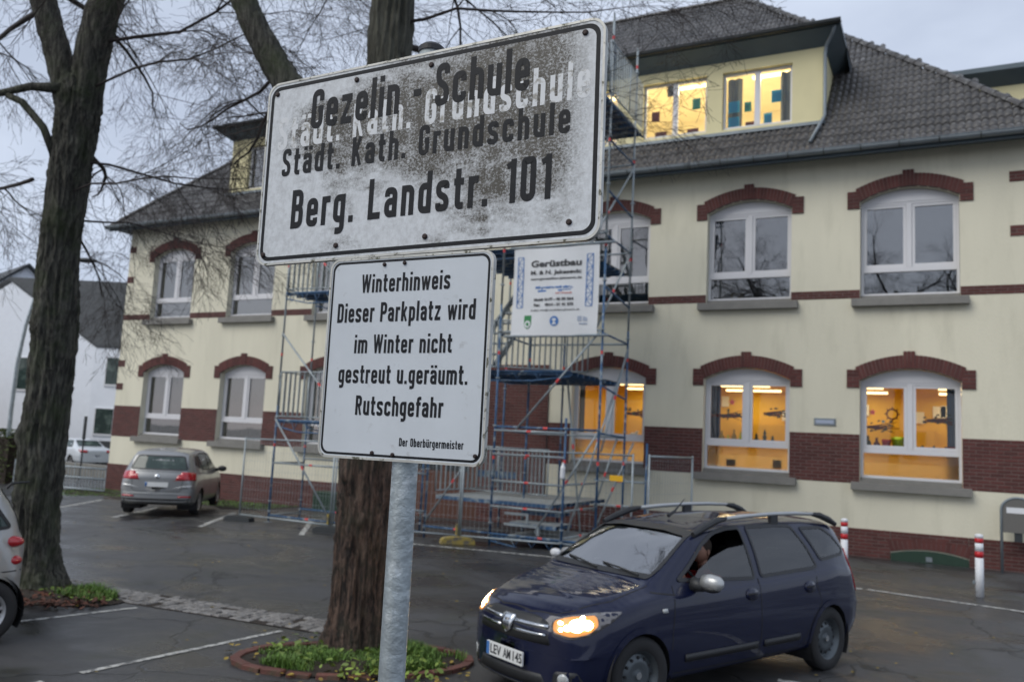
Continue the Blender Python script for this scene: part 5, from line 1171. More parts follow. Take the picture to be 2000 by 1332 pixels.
for sd in 'LR':
    c1.window('front_door_window', [(3.18, 1.03), (2.98, 1.14), (2.72, 1.31), (2.50, 1.405), (2.28, 1.44), (2.08, 1.445), (2.06, .985)], sd, M['glassg'], hole=True, open_=(sd == 'L'))
    c1.window('rear_door_window', [(1.97, .995), (1.985, 1.445), (1.5, 1.45), (1.22, 1.435), (1.08, 1.24), (.99, 1.04), (1.05, 1.02)], sd, M['glassg'])
    c1.window('quarter_window', [(.90, 1.09), (.98, 1.24), (1.08, 1.41), (.66, 1.405), (.50, 1.32), (.36, 1.17), (.42, 1.12)], sd, M['glassg'])
    mb = MB()
    for pth in ([(3.30, .30), (3.30, .62), (3.24, 1.0)], [(2.02, .28), (2.02, .99)], [(1.04, 1.0), (1.06, .88), (.98, .70), (1.12, .55), (1.32, .30)], [(3.30, .29), (2.02, .28), (1.34, .29)], [(3.24, .93), (3.5, .96)]): c1.ribbon('seam', pth, sd, .011, M['cabin'], off=.0015, closed=False, mb=mb)
    mb.build('door_gaps', M['cabin'], c1.t, off=False)
    for x0, x1_ in ((3.12, 2.06), (1.96, 1.36)): c1.panel('side_strip', [(x0, .375), (x1_, .375), (x1_, .435), (x0, .435)], sd, M['plastic'], off=.014, th=.02)
    for x in (2.16, 1.19): 
        c1.panel('door_handle', [(x-.09+.09*math.cos(a)*1+.09, .86+.055*math.sin(a)) for a in [i*math.pi/8 for i in range(16)]], sd, M['blue'], off=.012, th=.02)
        c1.panel('handle_gap', [(x-.06, .855), (x+.07, .855), (x+.07, .867), (x-.06, .867)], sd, M['cabin'], off=.0145, th=.003)
    c1.panel('side_indicator', [(3.36, .80), (3.42, .80), (3.43, .83), (3.37, .835)], sd, M['lampoff'], off=.008, th=.01)
    sg = 1 if sd == 'L' else -1
    mb = MB(); mb.path([(2.935, sg*.885, 1.03), (2.935, sg*.90, 1.032), (2.935, sg*.97, 1.035), (2.925, sg*1.06, 1.03), (2.91, sg*1.085, 1.02), (2.90, sg*1.092, 1.015)], [.03, .062, .074, .066, .045, .015], 14); mi = mb.build('mirror', M['silver'], c1.t, off=False, smooth=True, label='silver wing mirror')
    mb = MB(); ellipsoid(mb, (2.935, sg*.98, .985), (.07, .10, .035)); mb.path([(2.97, sg*.79, 1.0), (2.95, sg*.86, .99), (2.94, sg*.92, .985)], [.07, .05, .035], 10); mb.build('mirror_foot', M['plastic'], mi, off=False, smooth=True)
    mb = MB(); y = sg*.615
    mb.path([(2.78, y*1.01, 1.395), (2.60, y*.99, 1.455), (2.42, y*.975, 1.505), (2.25, y*.97, 1.525)], [.026, .036, .034, .02], 8); rl_ = mb.build('roof_rail', M['plastic'], c1.t, off=False); mb = MB(); mb.path([(.78, y*.97, 1.535), (.62, y*.975, 1.515), (.46, y*.985, 1.47), (.34, y, 1.42)], [.02, .034, .036, .026], 8); mb.build('rail_foot', M['plastic'], rl_, off=False); mb = MB(); mb.box(1.42, 1.54, y*.97-.02, y*.97+.02, 1.45, 1.54)
    mb.build('rail_foot', M['plastic'], rl_, off=False)
    mb = MB(); mb.path([(2.36, y*.972, 1.517), (1.9, y*.968, 1.541), (1.5, y*.968, 1.550), (1.1, y*.968, 1.549), (.74, y*.97, 1.534)], [.02, .022, .022, .022, .02], 10); mb.build('rail_bar', M['silver'], rl_, off=False, smooth=True)
    # lamps
    c1.panel('tail_lamp', [(.14, .78), (.19, .74), (.25, .92), (.31, 1.08), (.27, 1.17), (.18, 1.15), (.135, .95)], sd, M['redlamp'], off=.01, th=.012, cell=.04)
    ang = sg*38; ctr = (4.18, sg*.60, .74)
    P_ = rpoly([(-.22, .665), (-.05, .640), (.12, .675), (.27, .765), (.36, .845), (.14, .835), (-.10, .805), (-.235, .765)], .05)
    if sg < 0: P_ = [(-a, b) for a, b in P_]
    hl = c1.panel('headlight', P_, ('D', ang, ctr), M['lensgrey'], off=.003, th=.004, cell=.04)
    Q_ = rpoly([(-.205, .680), (-.04, .655), (.10, .690), (.17, .745), (.14, .812), (-.09, .795), (-.215, .755)], .06)
    if sg < 0: Q_ = [(-a, b) for a, b in Q_]
    c1.panel('reflector', Q_, ('D', ang, ctr), M['lampmid'], off=.009, th=.003, cell=.04, parent=hl)
    for (u, v, r_) in ((-.01, .735, .058), (.075, .745, .040), (-.085, .715, .028), (-.15, .745, .018), (-.14, .700, .016), (.03, .79, .018)): c1.panel('bulb', [(sg*u+r_*math.cos(a)*1.15, v+r_*.75*math.sin(a)) for a in [i*math.pi/7 for i in range(14)]], ('D', ang, ctr), M['lampon'], off=.014, th=.003, parent=hl)
    ld = bpy.data.lights.new('headlamp_beam', 'SPOT'); ld.energy = 30; ld.color = (1, .72, .40); ld.spot_size = R(110); ld.spot_blend = .9; ld.shadow_soft_size = .06
    lo = bpy.data.objects.new('headlamp_beam', ld); COL.objects.link(lo); lo.parent = c1.t; lo.location = (4.50, sg*.62, .73); lo.rotation_euler = (0, R(-90+8), 0)
    Fg = [(-.055, .0), (.055, .0)]
    mb = MB(); c1.panel('fog_lamp', [(sg*.62+.045*math.cos(a), .335+.045*math.sin(a)) for a in [i*math.pi/7 for i in range(14)]], 'F', M['lampoff'], off=.008, th=.01)
c1.window('windscreen', [(-.66, 1.05), (.66, 1.05), (.66, 1.12), (.575, 1.40), (.30, 1.43), (-.30, 1.43), (-.575, 1.40), (-.66, 1.12)], 'F', M['glassc'], seal=.035, rad=.04)
c1.window('rear_window', [(-.56, 1.05), (.56, 1.05), (.50, 1.37), (-.50, 1.37)], 'B', M['glassg'])
c1.panel('grille', rpoly([(-.50, .575), (.50, .575), (.44, .735), (.30, .775), (-.30, .775), (-.44, .735)], .03), 'F', M['plastic'], off=.004, th=.01, cell=.06)
for z in (.645, .705):
    for s_ in (-1, 1): c1.panel('chrome_bar', [(s_*.09, z-.009), (s_*.455, z-.009+.004), (s_*.45, z+.012), (s_*.09, z+.012)], 'F', M['chrome'], off=.014, th=.012, cell=.06)
em = c1.panel('emblem', rpoly([(-.085, .735), (.085, .735), (.055, .63), (.0, .600), (-.055, .63)], .02), 'F', M['chrome'], off=.026, th=.02, cell=.04)
c1.panel('emblem_core', [(-.03, .70), (.03, .70), (.0, .635)], 'F', M['lensgrey'], off=.030, th=.004, parent=em)
c1.panel('lower_intake', rpoly([(-.48, .25), (.48, .25), (.42, .345), (-.42, .345)], .02), 'F', M['plastic'], off=.004, th=.01, cell=.06)
c1.panel('bumper_lip', [(-.68, .205), (.68, .205), (.68, .235), (-.68, .235)], 'F', M['plastic'], off=.015, th=.02, cell=.06)
for s_ in (-1, 1): c1.panel('bumper_pocket', rpoly([(s_*.52, .26), (s_*.74, .27), (s_*.72, .40), (s_*.54, .39)], .03), 'F', M['plastic'], off=.003, th=.006, cell=.05)
# number plate
xp = c1.hit((6, 0, .43), (-1, 0, 0), 0).x+.035
mb = MB(); mb.box(xp-.02, xp, -.26, .26, .375, .487); pl = mb.build('number_plate', M['plate'], c1.t, off=False, bevel=.004)
mb = MB(); mb.box(xp+.0005, xp+.0015, -.257, -.215, .379, .483); mb.build('blue_strip', M['inkb'], pl, off=False)
for txt, y0, y1 in (('LEV', -.20, -.045), ('AM', -.005, .10), ('145', .125, .25)):
    o = bfont(txt, M['ink'], pl, (xp+.002, (y0+y1)/2, .43), (R(90), 0, R(90)), .105, sx=1, off=.0016); w_ = max(v.co.x for v in o.data.vertices)-min(v.co.x for v in o.data.vertices); o.scale = ((y1-y0)/w_, 1, 1)
# hood gaps, wipers, antenna
mb = MB()
for s_ in (-1, 1): c1.ribbon('g', [(3.48, s_*.70), (3.9, s_*.68), (4.22, s_*.56), (4.33, s_*.45)], 'T', .009, None, off=.0015, closed=False, mb=mb)
c1.ribbon('g', [(4.33, -.45), (4.395, -.2), (4.395, .2), (4.33, .45)], 'T', .009, None, off=.0015, closed=False, mb=mb); mb.build('bonnet_gap', M['cabin'], c1.t, off=False)
mb = MB()
for y0, y1 in ((.55, .02), (.02, -.5)): 
    a, b = c1.hit((6, y0, 1.055), (-1, 0, 0), .02), c1.hit((6, y1, 1.10), (-1, 0, 0), .012); mb.path([a, a.lerp(b, .5)+Vector((.012, 0, .008)), b], .009, 6)
mb.build('wiper', M['plastic'], c1.t, off=False)
mb = MB(); mb.path([(2.45, 0, 1.50), (2.35, 0, 1.545), (2.2, 0, 1.66)], [.02, .012, .003], 6); mb.build('antenna', M['plastic'], c1.t, off=False)
c1.finish()
for ax, st_ in ((.79, 0), (3.66, R(-6))):
    for sg in (1, -1): c1.wheel(ax, sg, M['rim'], 'steel', st_)
def seats(car, xs, y=.36, z=.42):
    for x in xs:
        for s_ in (-1, 1):
            mb = MB(); mb.box(x-.05, x+.45, s_*y-.23, s_*y+.23, z-.1, z+.1); mb.add([(x-.22+a*(.12)+(b*.0), s_*y+d*.22, zz) for zz, a in ((z+.02, 1), (z+.66, 0)) for b in (0,) for d in (-1, 1)]+[(x-.12+a*(.12), s_*y+d*.22, zz) for zz, a in ((z+.02, 1), (z+.66, 0)) for d in (-1, 1)], [(0, 1, 3, 2), (4, 6, 7, 5), (0, 2, 6, 4), (1, 5, 7, 3), (2, 3, 7, 6)])
            mb.box(x-.22, x-.13, s_*y-.12, s_*y+.12, z+.70, z+.86); mb.build('seat', M['cabin'], car.t, off=False, bevel=.03)
seats(c1, (1.95, 1.05))
mb = MB(); mb.box(2.75, 3.30, -.66, .66, .80, .95); mb.build('dashboard', M['cabin'], c1.t, off=False, bevel=.04)
mb = MB(); mb.path([Vector((2.62, .37, .93))+Vector((.18*math.sin(.5)*math.cos(a)*1, .18*math.sin(a), .18*math.cos(.5)*math.cos(a))) for a in [i*math.pi/10 for i in range(21)]], .014, 6, cap=False); mb.build('steering_wheel', M['plastic'], c1.t, off=False)
# driver
def skin(verts, edges, radii, name, m_, parent, sub=2):
    me = bpy.data.meshes.new(name); me.from_pydata(verts, edges, [])
    o = bpy.data.objects.new(name, me); COL.objects.link(o); o.modifiers.new('s', 'SKIN').use_smooth_shade = True
    for v, r_ in zip(me.skin_vertices[0].data, radii): v.radius = (r_, r_)
    me.skin_vertices[0].data[0].use_root = True
    sb_ = o.modifiers.new('u', 'SUBSURF'); sb_.levels = sub; sb_.render_levels = sub
    dg = bpy.context.evaluated_depsgraph_get(); me2 = bpy.data.meshes.new_from_object(o.evaluated_get(dg)); o.modifiers.clear(); o.data = me2; me2.materials.clear(); me2.materials.append(m_); me2.polygons.foreach_set('use_smooth', [True]*len(me2.polygons)); o.parent = parent; return o
pw = c1.t.matrix_basis @ Matrix.Identity(4)
hdm = Matrix.Rotation(hd, 4, 'Z'); dl = hdm @ Vector((2.14, .36, .45))+Vector(c1.t.location)
per = thing('person', 'driver in a bright red jacket leaning at the open side window of the blue car', 'person', tuple(dl), hd)
bd = [(0, 0, 0), (.03, 0, .22), (.06, 0, .42), (.09, 0, .52), (.11, 0, .60), (.06, .17, .47), (.20, .25, .28), (.42, .16, .44), (.50, .10, .50), (.06, -.17, .47), (.2, -.24, .26), (.42, -.14, .42), (.50, -.08, .48), (.25, .10, .02), (.55, .12, .06), (.72, .12, -.2), (.25, -.10, .02), (.55, -.12, .06), (.72, -.12, -.2)]
ed = [(0, 1), (1, 2), (2, 3), (3, 4), (2, 5), (5, 6), (6, 7), (7, 8), (2, 9), (9, 10), (10, 11), (11, 12), (0, 13), (13, 14), (14, 15), (0, 16), (16, 17), (17, 18)]
ra = [.15, .14, .13, .06, .05, .075, .06, .045, .035, .075, .06, .045, .035, .09, .075, .055, .09, .075, .055]
body = skin(bd, ed, ra, 'body', M['red'], per)
mb = MB(); ellipsoid(mb, (.15, 0, .74), (.098, .075, .118), 20, 14); ellipsoid(mb, (.247, 0, .725), (.018, .014, .02), 8, 6); ellipsoid(mb, (.13, .078, .73), (.02, .01, .03), 8, 6); ellipsoid(mb, (.13, -.078, .73), (.02, .01, .03), 8, 6); mb.path([(.11, 0, .58), (.13, 0, .68)], .05, 10); hd_ = mb.build('head', M['skin'], per, off=False, smooth=True)
mb = MB(); ellipsoid(mb, (.125, 0, .775), (.10, .083, .105), 18, 10); mb.build('hair', M['hair'], hd_, off=False, smooth=True)
mb = MB()
for s_ in (-1, 1): ellipsoid(mb, (.236, s_*.03, .755), (.01, .013, .008), 8, 6)
mb.build('eyes', M['ink'], hd_, off=False, smooth=True)
mb = MB(); ellipsoid(mb, (.238, 0, .682), (.008, .024, .007), 8, 6); mb.build('mouth', M['redlamp'], hd_, off=False)
def hand(s_):
    mb = MB(); c = Vector((.52, s_*.10, .51)); ellipsoid(mb, c, (.045, .025, .05), 12, 8)
    for k in range(4):
        a = c+Vector((.03, s_*.012, .035-.022*k)); mb.path([a, a+Vector((.035, -s_*.005, .004)), a+Vector((.045, -s_*.03, 0)), a+Vector((.028, -s_*.045, -.003))], [.011, .0105, .0095, .008], 7)
    mb.path([c+Vector((0, -s_*.02, .03)), c+Vector((.02, -s_*.04, .05)), c+Vector((.04, -s_*.045, .055))], [.013, .011, .009], 7); mb.build('hand', M['skin'], per, off=False, smooth=True)
hand(1); hand(-1)

# --- grey hatchback seen from behind
L = 4.34
c2 = Car('hatchback_car', 'grey beige hatchback parked nose to the wall left of the scaffold', 'car', 0, 0, 0, 0, L,
    zr=[(0, .86), (.04, 1.02), (.16, 1.22), (.30, 1.44), (.45, 1.53), (1.2, 1.575), (2.2, 1.57), (2.7, 1.50), (3.3, 1.12), (3.6, 1.02), (4.1, .90), (4.28, .78), (4.34, .6)],
    zb=[(0, .32), (.3, .25), (4.34, .22)], zbelt=[(0, .80), (.25, 1.02), (1, 1.02), (2.6, .97), (3.3, .95), (3.9, .85), (4.34, .56)],
    w=[(0, .82), (.2, .87), (.8, .90), (2.2, .90), (3.6, .89), (4.1, .83), (4.34, .72)], wr=[(0, .66), (.4, .64), (1.5, .65), (2.7, .64), (3.3, .70), (4.34, .55)], paint=M['beigesilver'], axles=(.80, 3.48), r=.32, bowr=.13, st=.035)
h2 = R(127); 
c2.t.location = (-16.80, 14.20, gz(-16.5, 14)); c2.t.rotation_euler = (0, 0, h2)
for sd in 'LR':
    c2.window('front_door_window', [(3.1, 1.08), (2.8, 1.25), (2.45, 1.43), (2.05, 1.49), (1.98, 1.05)], sd, M['glassg'], hole=False); c2.window('rear_door_window', [(1.90, 1.06), (1.95, 1.49), (1.4, 1.50), (1.05, 1.47), (1.0, 1.10)], sd, M['glassg'], hole=False); c2.window('quarter_window', [(.92, 1.12), (.98, 1.45), (.7, 1.42), (.5, 1.22)], sd, M['glassg'], hole=False)
    c2.panel('tail_lamp', [(.015, .86), (.26, .88), (.34, 1.04), (.1, 1.06)], sd, M['redlamp'], off=.008, th=.01, cell=.04)
    s_ = 1 if sd == 'L' else -1
    c2.panel('tail_lamp', [(s_*.42, .88), (s_*.84, .86), (s_*.84, 1.02), (s_*.72, 1.035), (s_*.46, .99)], 'B', M['redlamp'], off=.008, th=.012, cell=.05)
    c2.panel('reflector', [(s_*.50, .455), (s_*.78, .46), (s_*.78, .50), (s_*.50, .49)], 'B', M['redlamp'], off=.008, th=.01)
    c2.panel('bumper_highlight', [(s_*.36, .66), (s_*.80, .70), (s_*.80, .76), (s_*.60, .735)], 'B', M['silver'], off=.012, th=.012, cell=.05)
    mb = MB(); ellipsoid(mb, (2.98, s_*1.0, 1.05), (.07, .12, .08)); mb.path([(3.0, s_*.82, 1.02), (2.99, s_*.93, 1.03)], [.05, .035], 8); mb.build('mirror', M['plastic'], c2.t, off=False, smooth=True)
    mb = MB()
    for pth in ([(1.94, .3), (1.94, 1.03)], [(3.22, .3), (3.16, 1.0)], [(1.0, 1.05), (1.1, .8), (1.3, .32)]): c2.ribbon('s', pth, sd, .011, None, off=.0015, closed=False, mb=mb)
    mb.build('door_gaps', M['cabin'], c2.t, off=False)
c2.window('rear_window', [(-.66, 1.10), (.66, 1.10), (.54, 1.43), (-.54, 1.43)], 'B', M['glassg'], hole=False, rad=.07)
c2.window('windscreen', [(-.64, 1.16), (.64, 1.16), (.56, 1.46), (-.56, 1.46)], 'F', M['glassc'], hole=False)
M['cargl'] = mat('dark_car_window', (.035, .055, .05), .06, col2=(.12, .16, .14), c2s=2.2, c2lo=.5, c2hi=.7)
for o in c2.t.children:
    if o.name.startswith(('rear_window', 'windscreen', 'front_door', 'rear_door', 'quarter')): o.data.materials[0] = M['cargl']
mb = MB(); c2.ribbon('g', rpoly([(-.60, 1.06), (.60, 1.06), (.55, .60), (-.55, .60)], .06), 'B', .010, None, off=.002, mb=mb); mb.build('tailgate_gap', M['cabin'], c2.t, off=False)
c2.panel('lower_bumper', [(-.80, .33), (.80, .33), (.80, .43), (-.80, .43)], 'B', M['plastic'], off=.008, th=.01, cell=.08)
c2.panel('chrome_strip', [(-.78, .535), (.78, .535), (.78, .55), (-.78, .55)], 'B', M['silver'], off=.014, th=.012, cell=.08)
c2.panel('emblem', [(.055*math.cos(a), .955+.055*math.sin(a)) for a in [i*math.pi/8 for i in range(16)]], 'B', M['chrome'], off=.012, th=.01)
p2 = c2.panel('number_plate', [(-.26, .70), (.26, .70), (.26, .81), (-.26, .81)], 'B', M['plate'], off=.014, th=.012, cell=.3, smooth=False); c2.panel('blue_strip', [(.215, .705), (.257, .705), (.257, .805), (.215, .805)], 'B', M['inkb'], off=.017, th=.002, parent=p2)
c2.finish()
for ax in (.80, 3.48):
    for sg in (1, -1): c2.wheel(ax, sg, M['alloy'], 5)
# --- small silver two seater at the left edge
L = 2.70
c3 = Car('microcar', 'small silver two seater cut off by the left edge of the picture', 'car', 0, 0, 0, 0, L,
    zr=[(0, .78), (.04, 1.02), (.14, 1.25), (.30, 1.46), (.6, 1.53), (1.2, 1.54), (1.6, 1.47), (2.25, 1.08), (2.5, .92), (2.66, .75), (2.70, .6)],
    zb=[(0, .30), (.3, .24), (2.7, .22)], zbelt=[(0, .74), (.2, .98), (.8, 1.0), (1.6, .95), (2.2, .9), (2.5, .78), (2.7, .55)], w=[(0, .68), (.25, .77), (.6, .78), (2.1, .775), (2.5, .72), (2.7, .6)], wr=[(0, .58), (.4, .57), (1.2, .59), (2.2, .62), (2.7, .45)], paint=M['silver'], axles=(.42, 2.29), r=.30, bow=.2, bowr=.16, st=.025)
h3 = R(254); c3.t.rotation_euler = (0, 0, h3)
wloc = Vector((-7.98, 4.93, 0)); lw = Matrix.Rotation(h3, 3, 'Z') @ Vector((.42, .75, 0)); c3.t.location = wloc-lw
for sd in 'LR':
    s_ = 1 if sd == 'L' else -1
    c3.window('side_window', [(2.0, .98), (1.5, 1.38), (.95, 1.43), (.80, 1.02)], sd, M['cargl'], hole=False); c3.window('rear_quarter', [(.70, 1.03), (.80, 1.40), (.45, 1.38), (.22, 1.06)], sd, M['cargl'], hole=False)
    for z in (.93, .755):
        mb = MB(); ellipsoid(mb, (.215, s_*.605, z), (.13, .085, .060), 18, 10, Matrix.Rotation(-s_*R(38), 3, 'Z')); tl_ = mb.build('tail_lamp', M['redlamp'], c3.t, off=False, smooth=True)
    mb = MB(); c3.ribbon('s', [(.74, .34), (.74, 1.0)], sd, .012, None, off=.0015, closed=False, mb=mb); c3.ribbon('s', [(.95, .5), (.74, .62), (.45, .66), (.1, .66)], sd, .012, None, off=.002, closed=False, mb=mb); mb.build('panel_gap', M['cabin'], c3.t, off=False)
c3.window('rear_window', [(-.56, 1.0), (.56, 1.0), (.48, 1.40), (-.48, 1.40)], 'B', M['cargl'], hole=False)
c3.panel('lower_bumper', [(-.6, .31), (.6, .31), (.6, .42), (-.6, .42)], 'B', M['plastic'], off=.008, th=.01, cell=.08)
mb = MB(); mb.path([(.30, .62, 1.44), (.27, .64, 1.485), (.12, .66, 1.50)], [.02, .012, .01], 6); mb.build('aerial', M['plastic'], c3.t, off=False)
c3.finish()
for ax in (.42, 2.29):
    for sg in (1, -1): c3.wheel(ax, sg, M['alloy'], 6, yoff=.01)
# --- white saloon on the street
L = 4.6
c4 = Car('saloon_car', 'white saloon parked on the street behind the railing', 'car', 0, 0, 0, 0, L,
    zr=[(0, .85), (.1, .98), (.75, 1.06), (1.3, 1.36), (1.9, 1.42), (2.5, 1.40), (3.3, 1.02), (4.3, .82), (4.6, .6)], zb=[(0, .3), (4.6, .22)], zbelt=[(0, .78), (.8, .96), (3.3, .93), (4.6, .55)], w=[(0, .80), (.4, .86), (4, .86), (4.6, .7)], wr=[(0, .72), (.8, .66), (1.4, .6), (2.5, .6), (3.4, .7), (4.6, .5)], paint=M['whitepaint'], axles=(.95, 3.6), r=.31, st=.05)
c4.t.location = (-36.6, 27.3, gz(-37, 27)); c4.t.rotation_euler = (0, 0, R(168))
for sd in 'LR':
    s_ = 1 if sd == 'L' else -1
    c4.window('side_window', [(3.1, 1.0), (2.5, 1.34), (1.3, 1.32), (1.0, 1.02)], sd, M['cargl'], hole=False); c4.panel('tail_lamp', [(s_*.45, .78), (s_*.76, .78), (s_*.76, .92), (s_*.45, .90)], 'B', M['redlamp'], off=.01, th=.01)
c4.window('rear_window', [(-.58, 1.07), (.58, 1.07), (.52, 1.33), (-.52, 1.33)], 'B', M['cargl'], hole=False)
c4.finish()
for ax in (.95, 3.6):
    for sg in (1, -1): c4.wheel(ax, sg, M['alloy'], 5)

# ------------------------------------------------------------------ scaffold
def scaffold(name, label, loc): return thing(name, label, 'scaffold', loc)
class Sc:
    def __init__(s, t): s.t = t
    def tube(s, name, p0, p1, m_='scaf', r=.024): 
        mb = MB(); mb.path([p0, p1], r, 8); return mb.build(name, M[m_], s.t, smooth=True)
    def post(s, x, y, z0, z1, blue=1.0, foot=True, marks=True):
        mb = MB(); mb.path([(x, y, z0+.02), (x, y, z0+(z1-z0)*blue if blue < 1 else z1)], .0245, 10); o = mb.build('upright', M['scafb' if blue > 0 else 'scaf'], s.t, smooth=True)
        if blue < 1: mb = MB(); mb.path([(x, y, z0+(z1-z0)*blue), (x, y, z1)], .024, 10); mb.build('upright', M['scaf'], s.t, smooth=True)
        if foot: mb = MB(); mb.box(x-.08, x+.08, y-.08, y+.08, z0, z0+.01); mb.path([(x, y, z0), (x, y, z0+.28)], .017, 8); mb.path([(x, y, z0+.24), (x, y, z0+.28)], .04, 8); mb.build('base_plate', M['scaf'], o)
        mb = MB(); z = z0+.5
        while z < z1: mb.path([(x, y, z-.012), (x, y, z+.012)], .05, 8); z += 1.0
        mb.build('rosettes', M['scaf'], o, kind='stuff')
        if marks: 
            mb = MB(); z = z0+1.8
            while z < z1: mb.path([(x, y, z), (x, y, z+.07)], .027, 8); z += 2.2
            mb.build('red_bands', M['scafr'], o, kind='stuff')
    def rail(s, p0, p1, m_='scaf', mark=True, name='ledger'):
        o = s.tube(name, p0, p1, m_, .022)
        if mark: a, b = Vector(p0), Vector(p1); c = a.lerp(b, .5); d = (b-a).normalized()*.05; mb = MB(); mb.path([c-d, c+d], .026, 8); mb.build('red_band', M['scafr'], o)
    def deck(s, x0, x1, y0, y1, z, name='deck'):
        n = max(1, round((y1-y0)/.32)); h = (y1-y0)/n
        for i in range(n):
            mb = MB(); mb.box(x0, x1, y0+i*h+.008, y0+(i+1)*h-.008, z-.012, z); o = mb.build(name, M['deck'], s.t)
            mb = MB(); mb.box(x0, x1, y0+i*h+.008, y0+i*h+.03, z-.09, z-.0125); mb.box(x0, x1, y0+(i+1)*h-.03, y0+(i+1)*h-.008, z-.09, z-.0125); mb.build('deck_beam', M['scafb'], o)
    def truss(s, x0, x1, y, z, d=.3):
        mb = MB(); mb.path([(x0, y, z), (x1, y, z)], .022, 8); mb.path([(x0, y, z-d*.5), (x0+(x1-x0)*.3, y, z-d), (x1-(x1-x0)*.3, y, z-d), (x1, y, z-d*.5)], .018, 6); n = 6
        for i in range(n): a = x0+(x1-x0)*(i+.5)/n; mb.path([(a-.1, y, z), (a, y, z-d*.8), (a+.1, y, z)], .011, 5)
        mb.build('truss', M['scafb'], s.t, smooth=True)
    def grate(s, p0, p1, z0, z1, n, m_='scaf', name='guard_panel'):
        p0, p1 = Vector(p0), Vector(p1); mb = MB()
        for z in (z0, z1): mb.path([(p0.x, p0.y, z), (p1.x, p1.y, z)], .017, 8)
        for p in (p0, p1): mb.path([(p.x, p.y, z0), (p.x, p.y, z1)], .017, 8)
        f = mb.build(name, M[m_], s.t, smooth=True)
        for i in range(1, n): q = p0.lerp(p1, i/n); mb = MB(); mb.bar((q.x, q.y, z0+.01), (q.x, q.y, z1-.01), .016, .05 if m_ == 'scaf' else .03, upv=(0, 1, 0)); mb.build('bar', M[m_], f)
ts = Sc(thing('stair_scaffold', 'tall grey and blue stair scaffold with red bands and decks beside the school entrance', 'scaffold', (-8, 16.3, 0)))
G = -.08
xa, xb, xp, xq = -8.45, -6.12, -6.78, -10.06; ya, yb = 15.6, 17.1
ts.post(xa, ya, G, 11.2, .45); ts.post(xb, ya, G, 11.1, .55); ts.post(xa, yb, G, 11.2, .4); ts.post(xb, yb, G, 11.0, .42); ts.post(xp, ya-.12, G, 2.62, 1.0)
ts.post(xq, ya, G, 8.7, .5); ts.post(xq, yb, G, 8.7, .5); ts.post(-5.62, yb, G, 2.2, 1.0, marks=False); ts.post(xq, 19.0, G, 8.7, .5); ts.post(xa, 19.0, G, 9.1, .5)
for z in (.76, 1.28, 1.83, 2.32): ts.rail((xa, ya-.03, z), (xp, ya-.14, z))
for z in (.30,): ts.rail((xq, ya-.03, z-.1), (xa, ya-.03, z-.1), 'scafb'); ts.rail((xa, ya-.03, z-.1), (xb, ya-.03, z-.1), 'scafb')
for z in (1.30, .78, .25): ts.rail((xp, ya, z), (xp+.05, yb, z)); ts.rail((xp, yb, z+.08), (xb+.5, yb, z+.08), 'scaf' if z > .5 else 'scafb')
for z in (2.0, 4.0, 6.0, 8.0): ts.rail((xa, ya, z+.4), (xb, ya, z+.4), 'scafb' if z < 3 else 'scaf'); ts.rail((xa, yb, z+.3), (xb, yb, z+.3), mark=False); ts.rail((xb, ya, z+.35), (xb, yb, z+.3), 'scafb', mark=False); ts.rail((xa, ya, z+.35), (xa, yb, z+.3), 'scafb', mark=False); pass
for z in (5.2, 3.2, 7.2): ts.rail((xb, ya, z+.1), (xb, yb, z-.1), 'scafb', mark=False)
for a, b in (((xb, ya, 8.4), (xa+.6, ya, 6.4)), ((xa+.5, ya-.03, 2.35), (xb-.02, ya-.03, 4.4)), ((xa+1.0, ya+.05, .3), (xb, ya, 2.4)), ((xb, yb, 8.2), (xb-.75, yb-1, 6.0)), ((xb, yb, 6.3), (xb-.3, ya+.3, 4.4)), ((xb, yb, 4.2), (xb+.02, ya+.1, 2.0)), ((xb, yb+.0, 4.1), (xb-.6, ya, .35)), ((xb+.2, yb, 2.2), (xp, yb, .2)), ((xq, ya, .3), (xa-.3, ya, 2.1)), ((xa+.9, yb, 3.9), (xa+1.4, yb, .2)), ((xb-.2, yb+.1, 2.3), (xp, yb, .7))):
    ts.rail(a, b, 'scaf', name='brace')
# decks and steps
ts.deck(xq+.02, xa+1.25, 15.95, 18.9, .86); ts.deck(xa+.35, xb+.85, 15.62, 17.5, .20); ts.deck(xa+.38, xa+1.45, 15.7, 16.5, .46, 'step'); ts.deck(xa+.30, xa+1.2, 16.4, 16.95, .66, 'step')
mb = MB()
for (x0, z0, x1_, z1) in ((xa+.3, .66, xa+.85, .66), (xa+.3, .44, xa+1.1, .42)): mb.box(x0, x1_, 15.63, 15.67, z0-.05, z0); mb.box(x1_-.05, x1_, 15.63, 15.67, z0-.2, z0-.05)
mb.build('stair_stringer', M['scaf'], ts.t)
ts.truss(xa, xb, 15.6, .14, .18)
ts.grate((xq, 17.15, 0), (xa+.0, 17.15, 0), .95, 1.95, 14); ts.grate((xa+.05, 17.15, 0), (xa+.55, 17.15, 0), .95, 1.95, 5); ts.grate((xq, 15.95, 0), (xq, 18.8, 0), .95, 1.95, 14)
mb = MB(); mb.box(xq+.3, xq+1.3, 17.3, 17.34, 1.25, 1.4); mb.build('toe_board', M['scafb'], ts.t)
